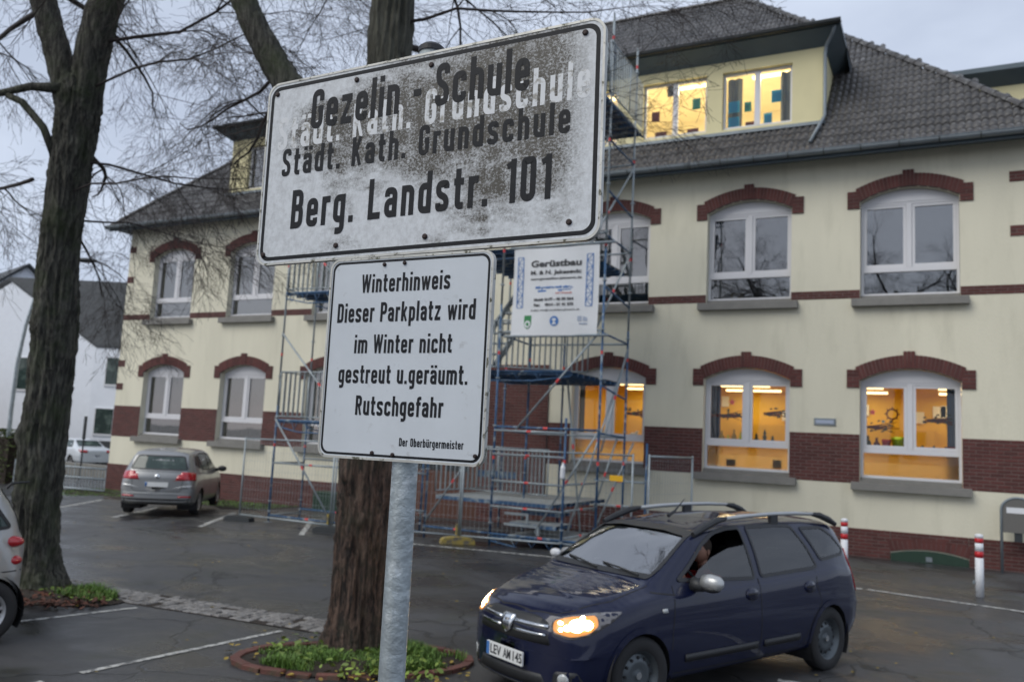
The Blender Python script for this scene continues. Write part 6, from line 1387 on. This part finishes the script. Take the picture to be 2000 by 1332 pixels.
# upper landings
for z in (3.62, 6.3): ts.deck(xa-1.5, xa+1.5, 16.05, 19.0, z); ts.truss(xa-1.5, xa+1.5, 16.0, z-.02, .2); ts.grate((xa, 15.7, 0), (xa+1.5, 16.9, 0), z+.05, z+1.05, 16); ts.grate((xa-1.5, 16.0, 0), (xa, 15.7, 0), z+.05, z+1.05, 14)
ts.deck(xa, xb-.02, 15.3, 17.6, 9.22); ts.truss(xa, xb, 15.25, 9.15, .22)
for x in (xb,):
    ts.tube('ledger', (x, 15.3, 9.12), (x, 17.6, 9.12), 'scafb', .03); ts.grate((x+.03, 15.4, 0), (x+.03, 16.6, 0), 9.3, 10.4, 9)
ts.grate((xa, 15.3, 0), (xb, 15.3, 0), 9.3, 10.3, 16)
mb = MB(); mb.add([(xb, 16.65, 9.3), (xb, 16.65, 10.45), (xb, 17.55, 10.3), (xb, 17.55, 9.3)], [(0, 1, 2, 3)]); mb.add([(xb+.01, 16.65, 9.3), (xb+.01, 16.65, 10.45), (xb+.01, 17.55, 10.3), (xb+.01, 17.55, 9.3)], [(3, 2, 1, 0)]); mb.build('side_sheet', M['scaf'], ts.t)
for a, b, c, d in ((3.7, 15.8, 6.2, 18.6), (6.4, 15.8, 9.1, 18.6), ):
    mb = MB(); x = xa-.9
    for dx in (0, .7): mb.bar((x+dx, b, a), (x+dx, d, c), .04, .14)
    for k in range(9): t = k/9; mb.box(x, x+.7, b+(d-b)*t, b+(d-b)*t+.22, a+(c-a)*t, a+(c-a)*t+.03)
    mb.build('stair_flight', M['scaf'], ts.t)
# left scaffold
tl = Sc(thing('scaffold', 'blue and grey scaffold bay with two railed platforms left of the winter notice', 'scaffold', (-13.4, 16.2, -.1)))
xl0, xl1 = -14.5, -12.15
for x in (xl0, xl1):
    for y in (15.6, 16.7): tl.post(x, y, gz(x, y)+.0, 8.6, .32 if y < 16 else .3)
tl.post(-10.9, 16.7, -.15, 8.6, .3)
for z, n in ((2.30, 1), (5.42, 1)):
    tl.deck(xl0, xl1, 15.62, 16.68, z+.06); tl.truss(xl0, xl1, 15.58, z+.02, .26); tl.truss(xl0, xl1, 16.68, z+.02, .26); tl.grate((xl0+.03, 15.6, 0), (xl1-.03, 15.6, 0), z+.12, z+1.2, 15); tl.grate((xl0, 15.65, 0), (xl0, 16.65, 0), z+.12, z+1.2, 6)
tl.rail((xl0, 15.56, 4.45), (xl1+.2, 15.56, 1.6+.35), name='brace'); tl.rail((xl0, 15.56, 2.35), (-12.6, 15.56, .1), name='brace'); tl.rail((xl0, 15.56, 7.3), (xl1, 15.56, 4.9), name='brace'); tl.rail((xl0+.9, 16.7, 5.1), (xl0+1.5, 16.7, 3.9), mark=False, name='brace')
for z in (1.3, .05): tl.rail((xl0, 15.6, z), (xl1, 15.6, z), 'scaf' if z > 1 else 'scafb'); tl.rail((xl0, 16.7, z+.1), (xl1, 16.7, z+.1), 'scafb' if z < 1 else 'scaf'); tl.rail((xl0, 15.6, z), (xl0, 16.7, z), mark=False)
for z in (.1, .55, 1.35): tl.rail((xl1, 15.6, z), (xq, 15.65, z-.05), 'scafb' if z < .5 else 'scaf')
# banner
bx0, bx1, bz0, bz1 = -8.16, -6.22, 4.30, 6.16; by = 15.53
bn = thing('banner', 'white scaffolding company banner with blue ladder borders hung on the stair scaffold', 'banner', ((bx0+bx1)/2, by, bz0))
mb = MB(); nx_, nz_ = 30, 26; wv = lambda u, v: .028*math.sin(u*7+v*2)*math.sin(v*3.1)+.015*noise.noise(Vector((u*4, v*4, 0)))-.03*math.sin(math.pi*u)
def bpos(u, v, t): return (bx0+(bx1-bx0)*u, by+wv(u, v)-t, bz0+(bz1-bz0)*v-.05*math.sin(math.pi*u)*v*.6)
mb.add([bpos(i/nx_, j/nz_, 0) for j in range(nz_+1) for i in range(nx_+1)], [(j*(nx_+1)+i, j*(nx_+1)+i+1, (j+1)*(nx_+1)+i+1, (j+1)*(nx_+1)+i) for j in range(nz_) for i in range(nx_)]); mb.build('cloth', M['banner'], bn, smooth=True)
mb = MB(); mb.path([(bx0-.15, by-.0, bz0-.01), (bx1+.25, by-.0, bz0-.01)], .028, 10); mb.build('banner_pole', M['scaf'], bn, smooth=True); mb = MB(); mb.path([(bx0-.1, by, bz1+.02), (bx1+.32, by, bz1+.02)], .028, 10); mb.build('banner_pole', M['scaf'], bn, smooth=True)
def btext(s, u, v, hgt, m_, wid=None, off=0., slant=0., name='lettering'):
    o = bfont(s, m_, bn, (0, 0, 0), (0, 0, 0), hgt/.73, off=off, slant=slant, ext=0); me = o.data
    xs = [q.co.x for q in me.vertices]; W0 = max(xs)-min(xs); k = (wid/W0) if wid else 1; cx = (max(xs)+min(xs))/2
    for q in me.vertices:
        uu_ = u+(q.co.x-cx)*k/(bx1-bx0); vv_ = v+q.co.y/(bz1-bz0); p = bpos(uu_, vv_, .008); q.co = (p[0]-bn.location.x, p[1]-bn.location.y, p[2]-bn.location.z)
    o.name = name; o['kind'] = 'stuff'
btext('Gerüstbau', .51, .815, .14, M['ink'], 1.14, off=.007); btext('M. & N. Jakesevic', .51, .715, .085, M['ink'], 1.14, off=.004); btext('www.geruestbau-jakesevic.de', .51, .645, .05, M['ink'], 1.16, off=.002)
btext('Wir gerüsten auch ohne...', .50, .545, .055, M['inkb'], .86, off=.004, slant=.3); btext('auf Wunsch', .62, .475, .03, M['inkr'], .36, off=.002)
btext('Mobil: 0177 - 40 30 364', .50, .405, .055, M['ink'], .90, off=.004); btext('Fax:     0214 - 31 41 373', .50, .345, .055, M['ink'], .90, off=.004); btext('E-Mail: info@geruestbau-jakesevic.de', .52, .285, .034, M['ink'], 1.10, off=.001)
def bribbon(mb, pts, w):
    for a, b in zip(pts, pts[1:]):
        a, b = Vector(a), Vector(b); d = (b-a).normalized(); n_ = Vector((-d.y, d.x))*w/2
        P4 = [a+n_, b+n_, b-n_, a-n_]; mb.quad(*[bpos((q.x)/(bx1-bx0), q.y/(bz1-bz0), .007+.0004*rnd.random()) for q in P4])
Wb, Hb = bx1-bx0, bz1-bz0
for u0 in (.085, .895):
    mb = MB(); x0, x1_ = u0*Wb-.06, u0*Wb+.07; z0, z1 = .32*Hb, .90*Hb; bribbon(mb, [(x0, z0), (x0, z1)], .018); bribbon(mb, [(x1_, z0), (x1_, z1)], .018); n = 8
    for k in range(n+1): bribbon(mb, [(x0, z0+(z1-z0)*k/n), (x1_, z0+(z1-z0)*k/n)], .010)
    for k in range(n): a, b = ((x0, x1_) if k % 2 else (x1_, x0)); bribbon(mb, [(a, z0+(z1-z0)*k/n), (b, z0+(z1-z0)*(k+1)/n)], .012)
    mb.build('ladder_border', M['inkb'], bn)
mb = MB(); bribbon(mb, [(.31*Wb, .505*Hb), (.60*Wb, .505*Hb)], .035); bribbon(mb, [(.60*Wb, .512*Hb), (.70*Wb, .515*Hb)], .015); mb.build('underline', M['inkb'], bn)
def bpoly(pts, m_, name, t=.008, par=None):
    mb = MB(); mb.prism(pts, lambda u, v, q: bpos(u/Wb, v/Hb, q), t-.002, t); return mb.build(name, m_, par or bn)
cx, cz = .20*Wb, .155*Hb; sh = [(cx-.085, cz+.14), (cx+.085, cz+.14), (cx+.085, cz-.05), (cx+.05, cz-.12), (cx, cz-.15), (cx-.05, cz-.12), (cx-.085, cz-.05)]
sb = bpoly(sh, M['inkg'], 'shield_emblem'); bpoly([(cx+.07*math.cos(a), cz-.045+.075*math.sin(a)) for a in [i*math.pi/8 for i in range(16)]], M['banner'], 'shield_disc', .011, None); bpoly([(cx+.035*math.cos(a), cz-.045+.04*math.sin(a)) for a in [i*math.pi/8 for i in range(16)]], M['inkg'], 'shield_centre', .013)
cx = .52*Wb; bpoly([(cx+.10*math.cos(a), cz+.01+.105*math.sin(a)) for a in [i*math.pi/10 for i in range(20)]], M['inkb'], 'round_emblem'); bpoly([(cx+.045*math.cos(a), cz+.04+.03*math.sin(a)) for a in [i*math.pi/6 for i in range(12)]], M['banner'], 'round_emblem_mark', .011); bpoly([(cx-.05, cz-.06), (cx+.05, cz-.06), (cx, cz+.02)], M['banner'], 'round_emblem_mark', .0112)
cx = .84*Wb; bpoly([(cx-.11, cz+.10), (cx-.02, cz+.10), (cx-.02, cz+.0), (cx-.11, cz+.0)], M['inkgrey'], 'small_logo'); bpoly([(cx+.01, cz+.10), (cx+.10, cz+.06), (cx+.10, cz-.0), (cx+.01, cz-.0)], M['inkgrey'], 'small_logo'); bpoly([(cx-.07, cz-.07), (cx+.10, cz-.07), (cx+.10, cz-.04), (cx-.07, cz-.04)], M['inkgrey'], 'small_logo')
# construction fences
def fence(p0, p1, label, h=1.95, z0=.08):
    p0, p1 = Vector((*p0, 0)), Vector((*p1, 0)); g0, g1 = gz(*p0[:2]), gz(*p1[:2]); t_ = thing('construction_fence', label, 'fence', (p0.x, p0.y, g0), group='mobile mesh fence panels round the scaffold'); d = p1-p0; Ln = d.length
    f = lambda u, z: p0+d*(u/Ln)+Vector((0, 0, z+g0+(g1-g0)*u/Ln))
    mb = MB(); 
    for u in (0, Ln): mb.path([f(u, .04), f(u, h+.04)], .021, 10)
    for z in (z0+.08, h): mb.path([f(0, z), f(Ln, z)], .019, 8)
    mb.build('frame', M['scaf'], t_, smooth=True)
    mb = MB(); u = .1
    while u < Ln: mb.bar(f(u, z0+.08), f(u, h), .0035, .0035, upv=(0, 1, 0)); u += .10
    z = z0+.25
    while z < h: mb.bar(f(0, z), f(Ln, z), .0035, .0035); z += .22
    mb.build('wire_mesh', M['scaf'], t_, kind='stuff')
    return t_
def foot(p, a, label, m_='dark'):
    mb = MB(); z = gz(*p); t_ = Matrix.Translation((p[0], p[1], z)) @ Matrix.Rotation(a, 4, 'Z')
    pr = [(-.36, 0), (-.34, .09), (-.26, .13), (-.12, .145), (.12, .145), (.26, .13), (.34, .09), (.36, 0)]
    mb.prism(pr, lambda u, v, q: tuple(t_ @ Vector((u, q, v))), -.115, .115); mb.path([tuple(t_ @ Vector((0, 0, .14))), tuple(t_ @ Vector((0, 0, .155)))], .035, 8)
    tag(mb.build('ballast_block', M[m_], fix=True, bevel=.01), label, 'ballast block')
fence((-15.0, 15.15), (-11.95, 14.75), 'mobile mesh fence panel left of the middle tree, in front of the blue scaffold bay'); fence((-11.9, 14.78), (-8.98, 15.22), 'mobile mesh fence panel between the sign post and the stair scaffold'); fence((-8.92, 15.2), (-5.45, 15.75), 'mobile mesh fence panel in front of the scaffold stairs')
fence((-5.2, 16.0), (-4.78, 17.6), 'short mobile fence panel turned towards the wall right of the scaffold'); 
foot((-15.0, 15.15), R(10), 'black fence foot at the left end of the fence, by the white bay line'); foot((-11.93, 14.72), R(10), 'black fence foot just left of the middle tree trunk'); foot((-8.95, 15.15), R(40), 'yellow stained fence foot under the joint of two fence panels', 'yelld'); foot((-5.35, 15.8), R(0), 'black fence foot at the end of the fence behind the blue car'); foot((-4.78, 17.55), R(60), 'black fence foot near the wall behind the blue car')
def small(name, lb, cat_, m_, fn): mb = MB(); fn(mb); tag(mb.build(name, M[m_], smooth=False), lb, cat_)
for x, y, lb in ((-11.97, 14.7, 'worn orange sleeve low on the fence joint beside the middle tree'), (-8.97, 15.12, 'worn orange sleeve low on the fence joint below the winter notice')): small('plastic_sleeve', lb, 'sleeve', 'yelld', lambda mb: mb.path([(x, y, gz(x, y)+.18), (x, y, gz(x, y)+.40)], .026, 8))
small('yellow_tag', 'yellow tag hanging on the fence in front of the lit window', 'tag', 'yellow', lambda mb: mb.box(-5.87, -5.60, 15.62, 15.63, 1.44, 1.55))
small('plastic_bottle', 'white plastic bottle tied to the short blue scaffold post', 'bottle', 'paintw', lambda mb: mb.path([(-6.79, 15.42, 1.42), (-6.79, 15.42, 1.44), (-6.78, 15.42, 1.64), (-6.78, 15.42, 1.70), (-6.78, 15.42, 1.74)], [.035, .05, .05, .025, .02], 10))
small('plastic_bag', 'crumpled white scrap on the ground where the fence meets the blue car', 'litter', 'paintw', lambda mb: ellipsoid(mb, (-6.65, 14.95, .06), (.12, .08, .08), 8, 5))

# trees on the far side of the lane: they show as reflections in the upper windows
for i_, (x, y, h, lb) in enumerate(((-9.3, -5, 9, 'bare tree mirrored in the upper middle window'), (-2.6, -8, 9, 'bare tree mirrored in the large upper window at the right'), (-16.5, -4, 9, 'bare tree mirrored in the upper window behind the scaffold'), (.8, -9, 7, 'bare tree mirrored low in the right half of the large upper window'))):
    tt_ = thing('street_tree', lb, 'tree', (x, y, 0)); trunk_mesh([(x, y, 0), (x+.1, y, 3), (x+.3, y+.1, 6.5), (x+.2, y, 11)], [.32, .26, .22, .1], 'trunk', M['bark2'], tt_, n=20, seg=5, seed=i_)
    bb = Br(50+i_)
    for k in range(7): a = k*2.4+i_; bb.grow((x+.2, y, 5.5+k*.8), (math.cos(a), math.sin(a), .7), 4.2, .09, 0, .03)
    bb.mb.build('crown', M['twig'], tt_)

# ------------------------------------------------------------------ bollards, display case
def bollard(x, y, label):
    z = gz(x, y); t_ = thing('bollard', label, 'bollard', (x, y, z), group='red and white bollards by the school wall')
    segs_ = [(0, .36, 'paintw'), (.36, .62, 'paintw'), (.62, .72, 'paintr'), (.72, .855, 'paintw'), (.855, .93, 'paintr'), (.93, 1.0, 'paintw')]
    r_ = .062
    mb = MB(); mb.path([(0, 0, 0), (0, 0, .62)], r_, 18); mb.build('post', M['paintw'], t_, off=False, smooth=True)
    for a, b, m_ in segs_[2:]:
        mb = MB(); mb.path([(0, 0, a), (0, 0, b)] if b < 1 else [(0, 0, a), (0, 0, .975), (0, 0, .992), (0, 0, 1.0)], r_+(.001 if m_ == 'paintr' else 0) if b < 1 else [r_, r_, r_*.8, r_*.3], 18); mb.build('red_band' if m_ == 'paintr' else 'white_band', M[m_], t_, off=False, smooth=True)
    mb = MB(); mb.box(-.10, -.06, -.03, .03, .20, .25); mb.build('lock', M['zinc'], t_, off=False)
bollard(.43, 15.94, 'red and white bollard standing in front of the wall at the right'); bollard(-1.73, 17.0, 'red and white bollard mostly hidden behind the rear of the blue car')
nc = thing('display_case', 'round topped grey display case on two legs against the wall at the right edge', 'display case', (1.17, 20.0, 0)); nc.scale = (1, 1, .87)
yy = 19.75
mb = MB()
out = [(-.29+.0, 0)]; arc = [(-.29*math.cos(a)+1.22, 1.42+.29*math.sin(a)*1.0) for a in [i*math.pi/14 for i in range(15)]]
mb.path([(1.22-.29, yy, 0), (1.22-.29, yy, 1.42)]+[(x, yy, z) for x, z in arc[1:-1]]+[(1.22+.29, yy, 1.42), (1.22+.29, yy, 0)], .028, 10); mb.build('frame_tube', M['zinc'], nc, smooth=True)
mb = MB(); pts = [(1.22-.265, .92), (1.22+.265, .92), (1.22+.265, 1.42)]+[(1.22+.262*math.cos(a), 1.42+.262*math.sin(a)) for a in [i*math.pi/12 for i in range(1, 12)]]+[(1.22-.265, 1.42)]
mb.prism(pts, lambda u, v, t: (u, t, v), yy-.03, yy+.06); cb = mb.build('case_box', M['taupe'], nc, fix=True)
mb = MB(); mb.box(1.22-.20, 1.22+.20, yy-.034, yy-.031, 1.36, 1.49); mb.build('paper_label', M['paintw'], cb)
mb = MB(); mb.box(1.22-.07, 1.22+.07, yy-.01, yy+.04, .72, .92); mb.build('support', M['dark'], nc)
# green cellar box by left wall
mb = MB(); mb.box(-16.6, -14.9, F-.55, F-.05, gz(-16, 20)-.02, .35); tag(mb.build('cellar_box', M['greenp'], bevel=.02), 'dark green box at the foot of the wall behind the fence', 'box')

# ------------------------------------------------------------------ background left
def house(name, label, pts_ground, eave, ridge_h, m_wall):
    pass
H = thing('white_house', 'white rendered house with dark roof and small windows far behind the left tree', 'house', (-43, 33, 0))
# gable wall faces the camera roughly; local frame: g along gable, d along depth
g0 = Vector((-53.5, 27.6, 0)); g1 = Vector((-43.2, 31.4, 0)); gd = (g1-g0); Lg = gd.length; gd.normalize(); dd = Vector((gd.y, -gd.x, 0))*-1
gb = -.4
mb = MB(); ap = g0.lerp(g1, .5); Z = lambda p, z: (p.x, p.y, z)
k = g1+Vector((3.2, 3.6, 0))
fr_dir = (Vector((-37.5, 34.2, 0))-g1).normalized(); g2 = g1+fr_dir*9; g3 = g0+fr_dir*9; ap2 = ap+fr_dir*9
mb.quad(Z(g0, gb), Z(g1, gb), Z(g1, 6.5), Z(ap, 9.9), Z(g0, 6.5)); mb.quad(Z(g1, gb), Z(g2, gb), Z(g2, 6.5), Z(g1, 6.5)); mb.build('wall', M['whitewall'], H)
mb = MB(); o_ = -gd*.0
def slab(a, b, c, d, t=.18): mb.add([Z(a[0], a[1]), Z(b[0], b[1]), Z(c[0], c[1]), Z(d[0], d[1])]+[(q[0].x, q[0].y, q[1]+t) for q in (a, b, c, d)], [(3, 2, 1, 0), (4, 5, 6, 7), (0, 1, 5, 4), (1, 2, 6, 5), (2, 3, 7, 6), (3, 0, 4, 7)])
ov = -fr_dir*.35
slab((g1+ov+gd*.4, 6.15), (g2+gd*.4, 6.15), (ap2, 9.9), (ap+ov, 9.9)); slab((g0+ov-gd*.4, 6.15), (ap+ov, 9.9), (ap2, 9.9), (g3-gd*.4, 6.15)); mb.build('roof', M['slate'], H)
def hwin(org, d_, u, z, w, h):
    mb = MB(); n_ = Vector((d_.y, -d_.x, 0)); a, b = org+d_*u, org+d_*(u+w)
    pq_ = lambda p, o, zz: (p.x+n_.x*o, p.y+n_.y*o, zz)
    mb.add([pq_(a-d_*.08, .06, z-.12), pq_(b+d_*.08, .06, z-.12), pq_(b+d_*.08, .06, z+h+.04), pq_(a-d_*.08, .06, z+h+.04), pq_(a-d_*.08, 0, z-.12), pq_(b+d_*.08, 0, z-.12), pq_(b+d_*.08, 0, z+h+.04), pq_(a-d_*.08, 0, z+h+.04)], [(0, 1, 2, 3), (0, 4, 5, 1), (1, 5, 6, 2), (2, 6, 7, 3), (3, 7, 4, 0)]); f = mb.build('window', M['paintw'], H)
    mb = MB(); mb.quad(pq_(a, .07, z), pq_(b, .07, z), pq_(b, .07, z+h), pq_(a, .07, z+h)); mb.build('pane', M['cargl'], f)
hwin(g1, fr_dir, .78, 4.1, 1.0, 1.5); hwin(g1, fr_dir, .42, 1.3, 1.0, 1.4); hwin(g0, gd, 6.2, 3.6, 1.5, 1.8)
mb = MB(); a, b = g1+fr_dir*-.5, g1+fr_dir*9; n_ = Vector((fr_dir.y, -fr_dir.x, 0))*.06; mb.quad(Z(a+n_, gb), Z(b+n_, gb), Z(b+n_, .9), Z(a+n_, .9)); mb.build('plinth', M['slate'], H)
H1 = thing('gabled_house', 'white house with a pointed gable and two small windows left of the left tree trunk', 'house', (-51, 32, -.3))
q0, q1 = Vector((-52.0, 28.7, 0)), Vector((-50.2, 34.7, 0)); qd = (q1-q0).normalized(); qb = Vector((-qd.y, qd.x, 0)); qa = q0.lerp(q1, .52)
mb = MB(); mb.quad(Z(q0, gb), Z(q1, gb), Z(q1, 8.6), Z(qa, 11.3), Z(q0, 8.6)); mb.quad(Z(q1, gb), Z(q1+qb*9, gb), Z(q1+qb*9, 8.6), Z(q1, 8.6)); mb.build('wall', M['whitewall'], H1)
mb = MB(); o2 = -qb*.3; slab((q1+o2+qd*.3, 8.35), (q1+qb*9+qd*.3, 8.35), (qa+qb*9, 11.35), (qa+o2, 11.35)); slab((q0+o2-qd*.3, 8.35), (qa+o2, 11.35), (qa+qb*9, 11.35), (q0+qb*9-qd*.3, 8.35)); mb.build('roof', M['slate'], H1)
H_, H = H, H1
hwin(q0, qd, 2.0, 6.8, 1.2, 1.5); hwin(q0, qd, 1.3, 4.2, 1.3, 1.5)
H = H_
# low neighbouring house at far left
H2 = thing('pink_house', 'low pinkish house with dark roof at the far left edge', 'house', (-44, 22, 0))
mb = MB(); mb.box(-52, -41.5, 19, 24.0, -.5, 3.0); mb.build('wall', mat('pink_render', (.42, .30, .27), .85), H2); mb = MB(); mb.prism([(-52.5, 2.9), (-41.0, 2.9), (-46.5, 6.4)], lambda u, v, t: (u, t, v), 18.6, 24.4); mb.build('roof', M['slate'], H2, fix=True)
mb = MB(); mb.box(-46.5, -45, 18.94, 19.0, .8, 2.2); mb.build('window', M['cargl'], H2)
# hedge
hr = random.Random(3); mb = MB()
for _ in range(5200):
    p = Vector((hr.uniform(-34.5, -29.2), hr.uniform(18.2, 19.6), -.3+1.9*hr.random()**.8)); e = Matrix.Rotation(hr.uniform(0, 6.28), 3, 'Z') @ Matrix.Rotation(hr.uniform(-1.2, 1.2), 3, 'X'); s_ = .07
    mb.add([p+e @ Vector(q)*s_ for q in ((-1, 0, 0), (0, -.6, 0), (1, 0, 0), (0, .6, 0))], [(0, 1, 2, 3)])
hg = thing('hedge', 'low green hedge at the far left behind the tree', 'hedge', (-32, 19, -.3)); mb.build('hedge_foliage', M['hedge'], hg, kind='stuff')
mb = MB(); mb.box(-34.3, -29.4, 18.4, 19.4, -.3, 1.3); mb.build('hedge_core', M['soil'], hg)
# street lamp with a curved mast
sl = thing('street_lamp', 'whip mast street lamp curving up behind the left tree', 'street lamp', (-29.93, 18.72, -.3))
pts = cat([(0, 0), (1, 1), (2, 2)], 1); mb = MB(); mb.path([(-29.93, 18.72, -.3), (-29.8, 18.6, 1.2), (-29.71, 18.53, 2.3), (-29.5, 18.42, 3.9), (-29.2, 18.38, 5.3), (-28.85, 18.4, 6.5), (-28.4, 18.56, 7.3), (-27.9, 18.8, 7.65), (-27.5, 19.0, 7.72)], [.085, .08, .075, .07, .062, .055, .05, .045, .04], 10); mb.build('mast', M['galv'], sl, smooth=True)
mb = MB(); ellipsoid(mb, (-27.3, 19.1, 7.72), (.42, .2, .09), 14, 8, Matrix.Rotation(R(25), 3, 'Z')); mb.build('lamp_head', M['dark'], sl, smooth=True)
# street sign post
mb = MB(); mb.path([(-30.4, 22.0, -.3), (-30.4, 22.0, 2.2)], .03, 8); tp_ = thing('street_sign', 'thin pole with a narrow sign seen edge on beyond the railing', 'street sign', (-30.4, 22, -.3)); mb.build('pole', M['dark'], tp_); mb = MB(); mb.box(-30.46, -30.34, 21.97, 22.03, 1.3, 2.2); mb.build('sign_plate', M['dark'], tp_)
# white railing at the street
rg = thing('railing', 'low grey metal railing between the left tree and the corner of the school', 'railing', (-26.5, 18.5, -.3))
A_, B_ = Vector((-28.6, 18.2, -.28)), Vector((-24.6, 18.74, -.28)); mb = MB()
for z in (.08, .45, .78): mb.path([A_+Vector((0, 0, z)), B_+Vector((0, 0, z))], .028, 8)
mb.build('rail', M['scaf'], rg, smooth=True)
for i in range(31): q = A_.lerp(B_, i/30); mb = MB(); mb.bar(q+Vector((0, 0, .05)), q+Vector((0, 0, .9 if i % 10 == 0 else .78)), .035 if i % 10 == 0 else .018, .018, upv=(0, 1, 0)); mb.build('post' if i % 10 == 0 else 'bar', M['scaf'], rg)
# low wall behind
mb = MB(); mb.box(-40, -26.6, 23.6, 23.9, -.4, .22); tag(mb.build('garden_wall', M['sill'], bevel=.02), 'low stone garden wall beyond the railing', 'wall')
# grass verge by the left corner of the school
def verge():
    mb = MB(); r_ = random.Random(31)
    for _ in range(5000):
        x, y = r_.uniform(-26.5, -17.4), 0; y = r_.uniform(18.2, 20.0) if x > -24 else r_.uniform(17.2, 20); z = gz(x, y); h = r_.uniform(.02, .07); b = r_.uniform(0, 6.28); c, s_ = math.cos(b)*.012, math.sin(b)*.012
        mb.add([(x-s_, y+c, z), (x+s_, y-c, z), (x+c*2, y+s_*2, z+h)], [(0, 1, 2)])
    tag(mb.build('verge_grass', M['grass']), 'thin grass along the wall at the left corner of the school', kind='stuff')
    mb = MB(); n = 20; vs = []
    for i in range(n+1):
        x = -26.5+9.3*i/n
        for y in (17.9+.3*math.sin(i*1.3), 20.14): vs.append((x, y, gz(x, y)+.006))
    mb.add(vs, [(2*i, 2*i+2, 2*i+3, 2*i+1) for i in range(n)]); tag(mb.build('verge_soil', M['soil']), 'strip of dark mossy soil along the left wall', kind='structure')
verge()
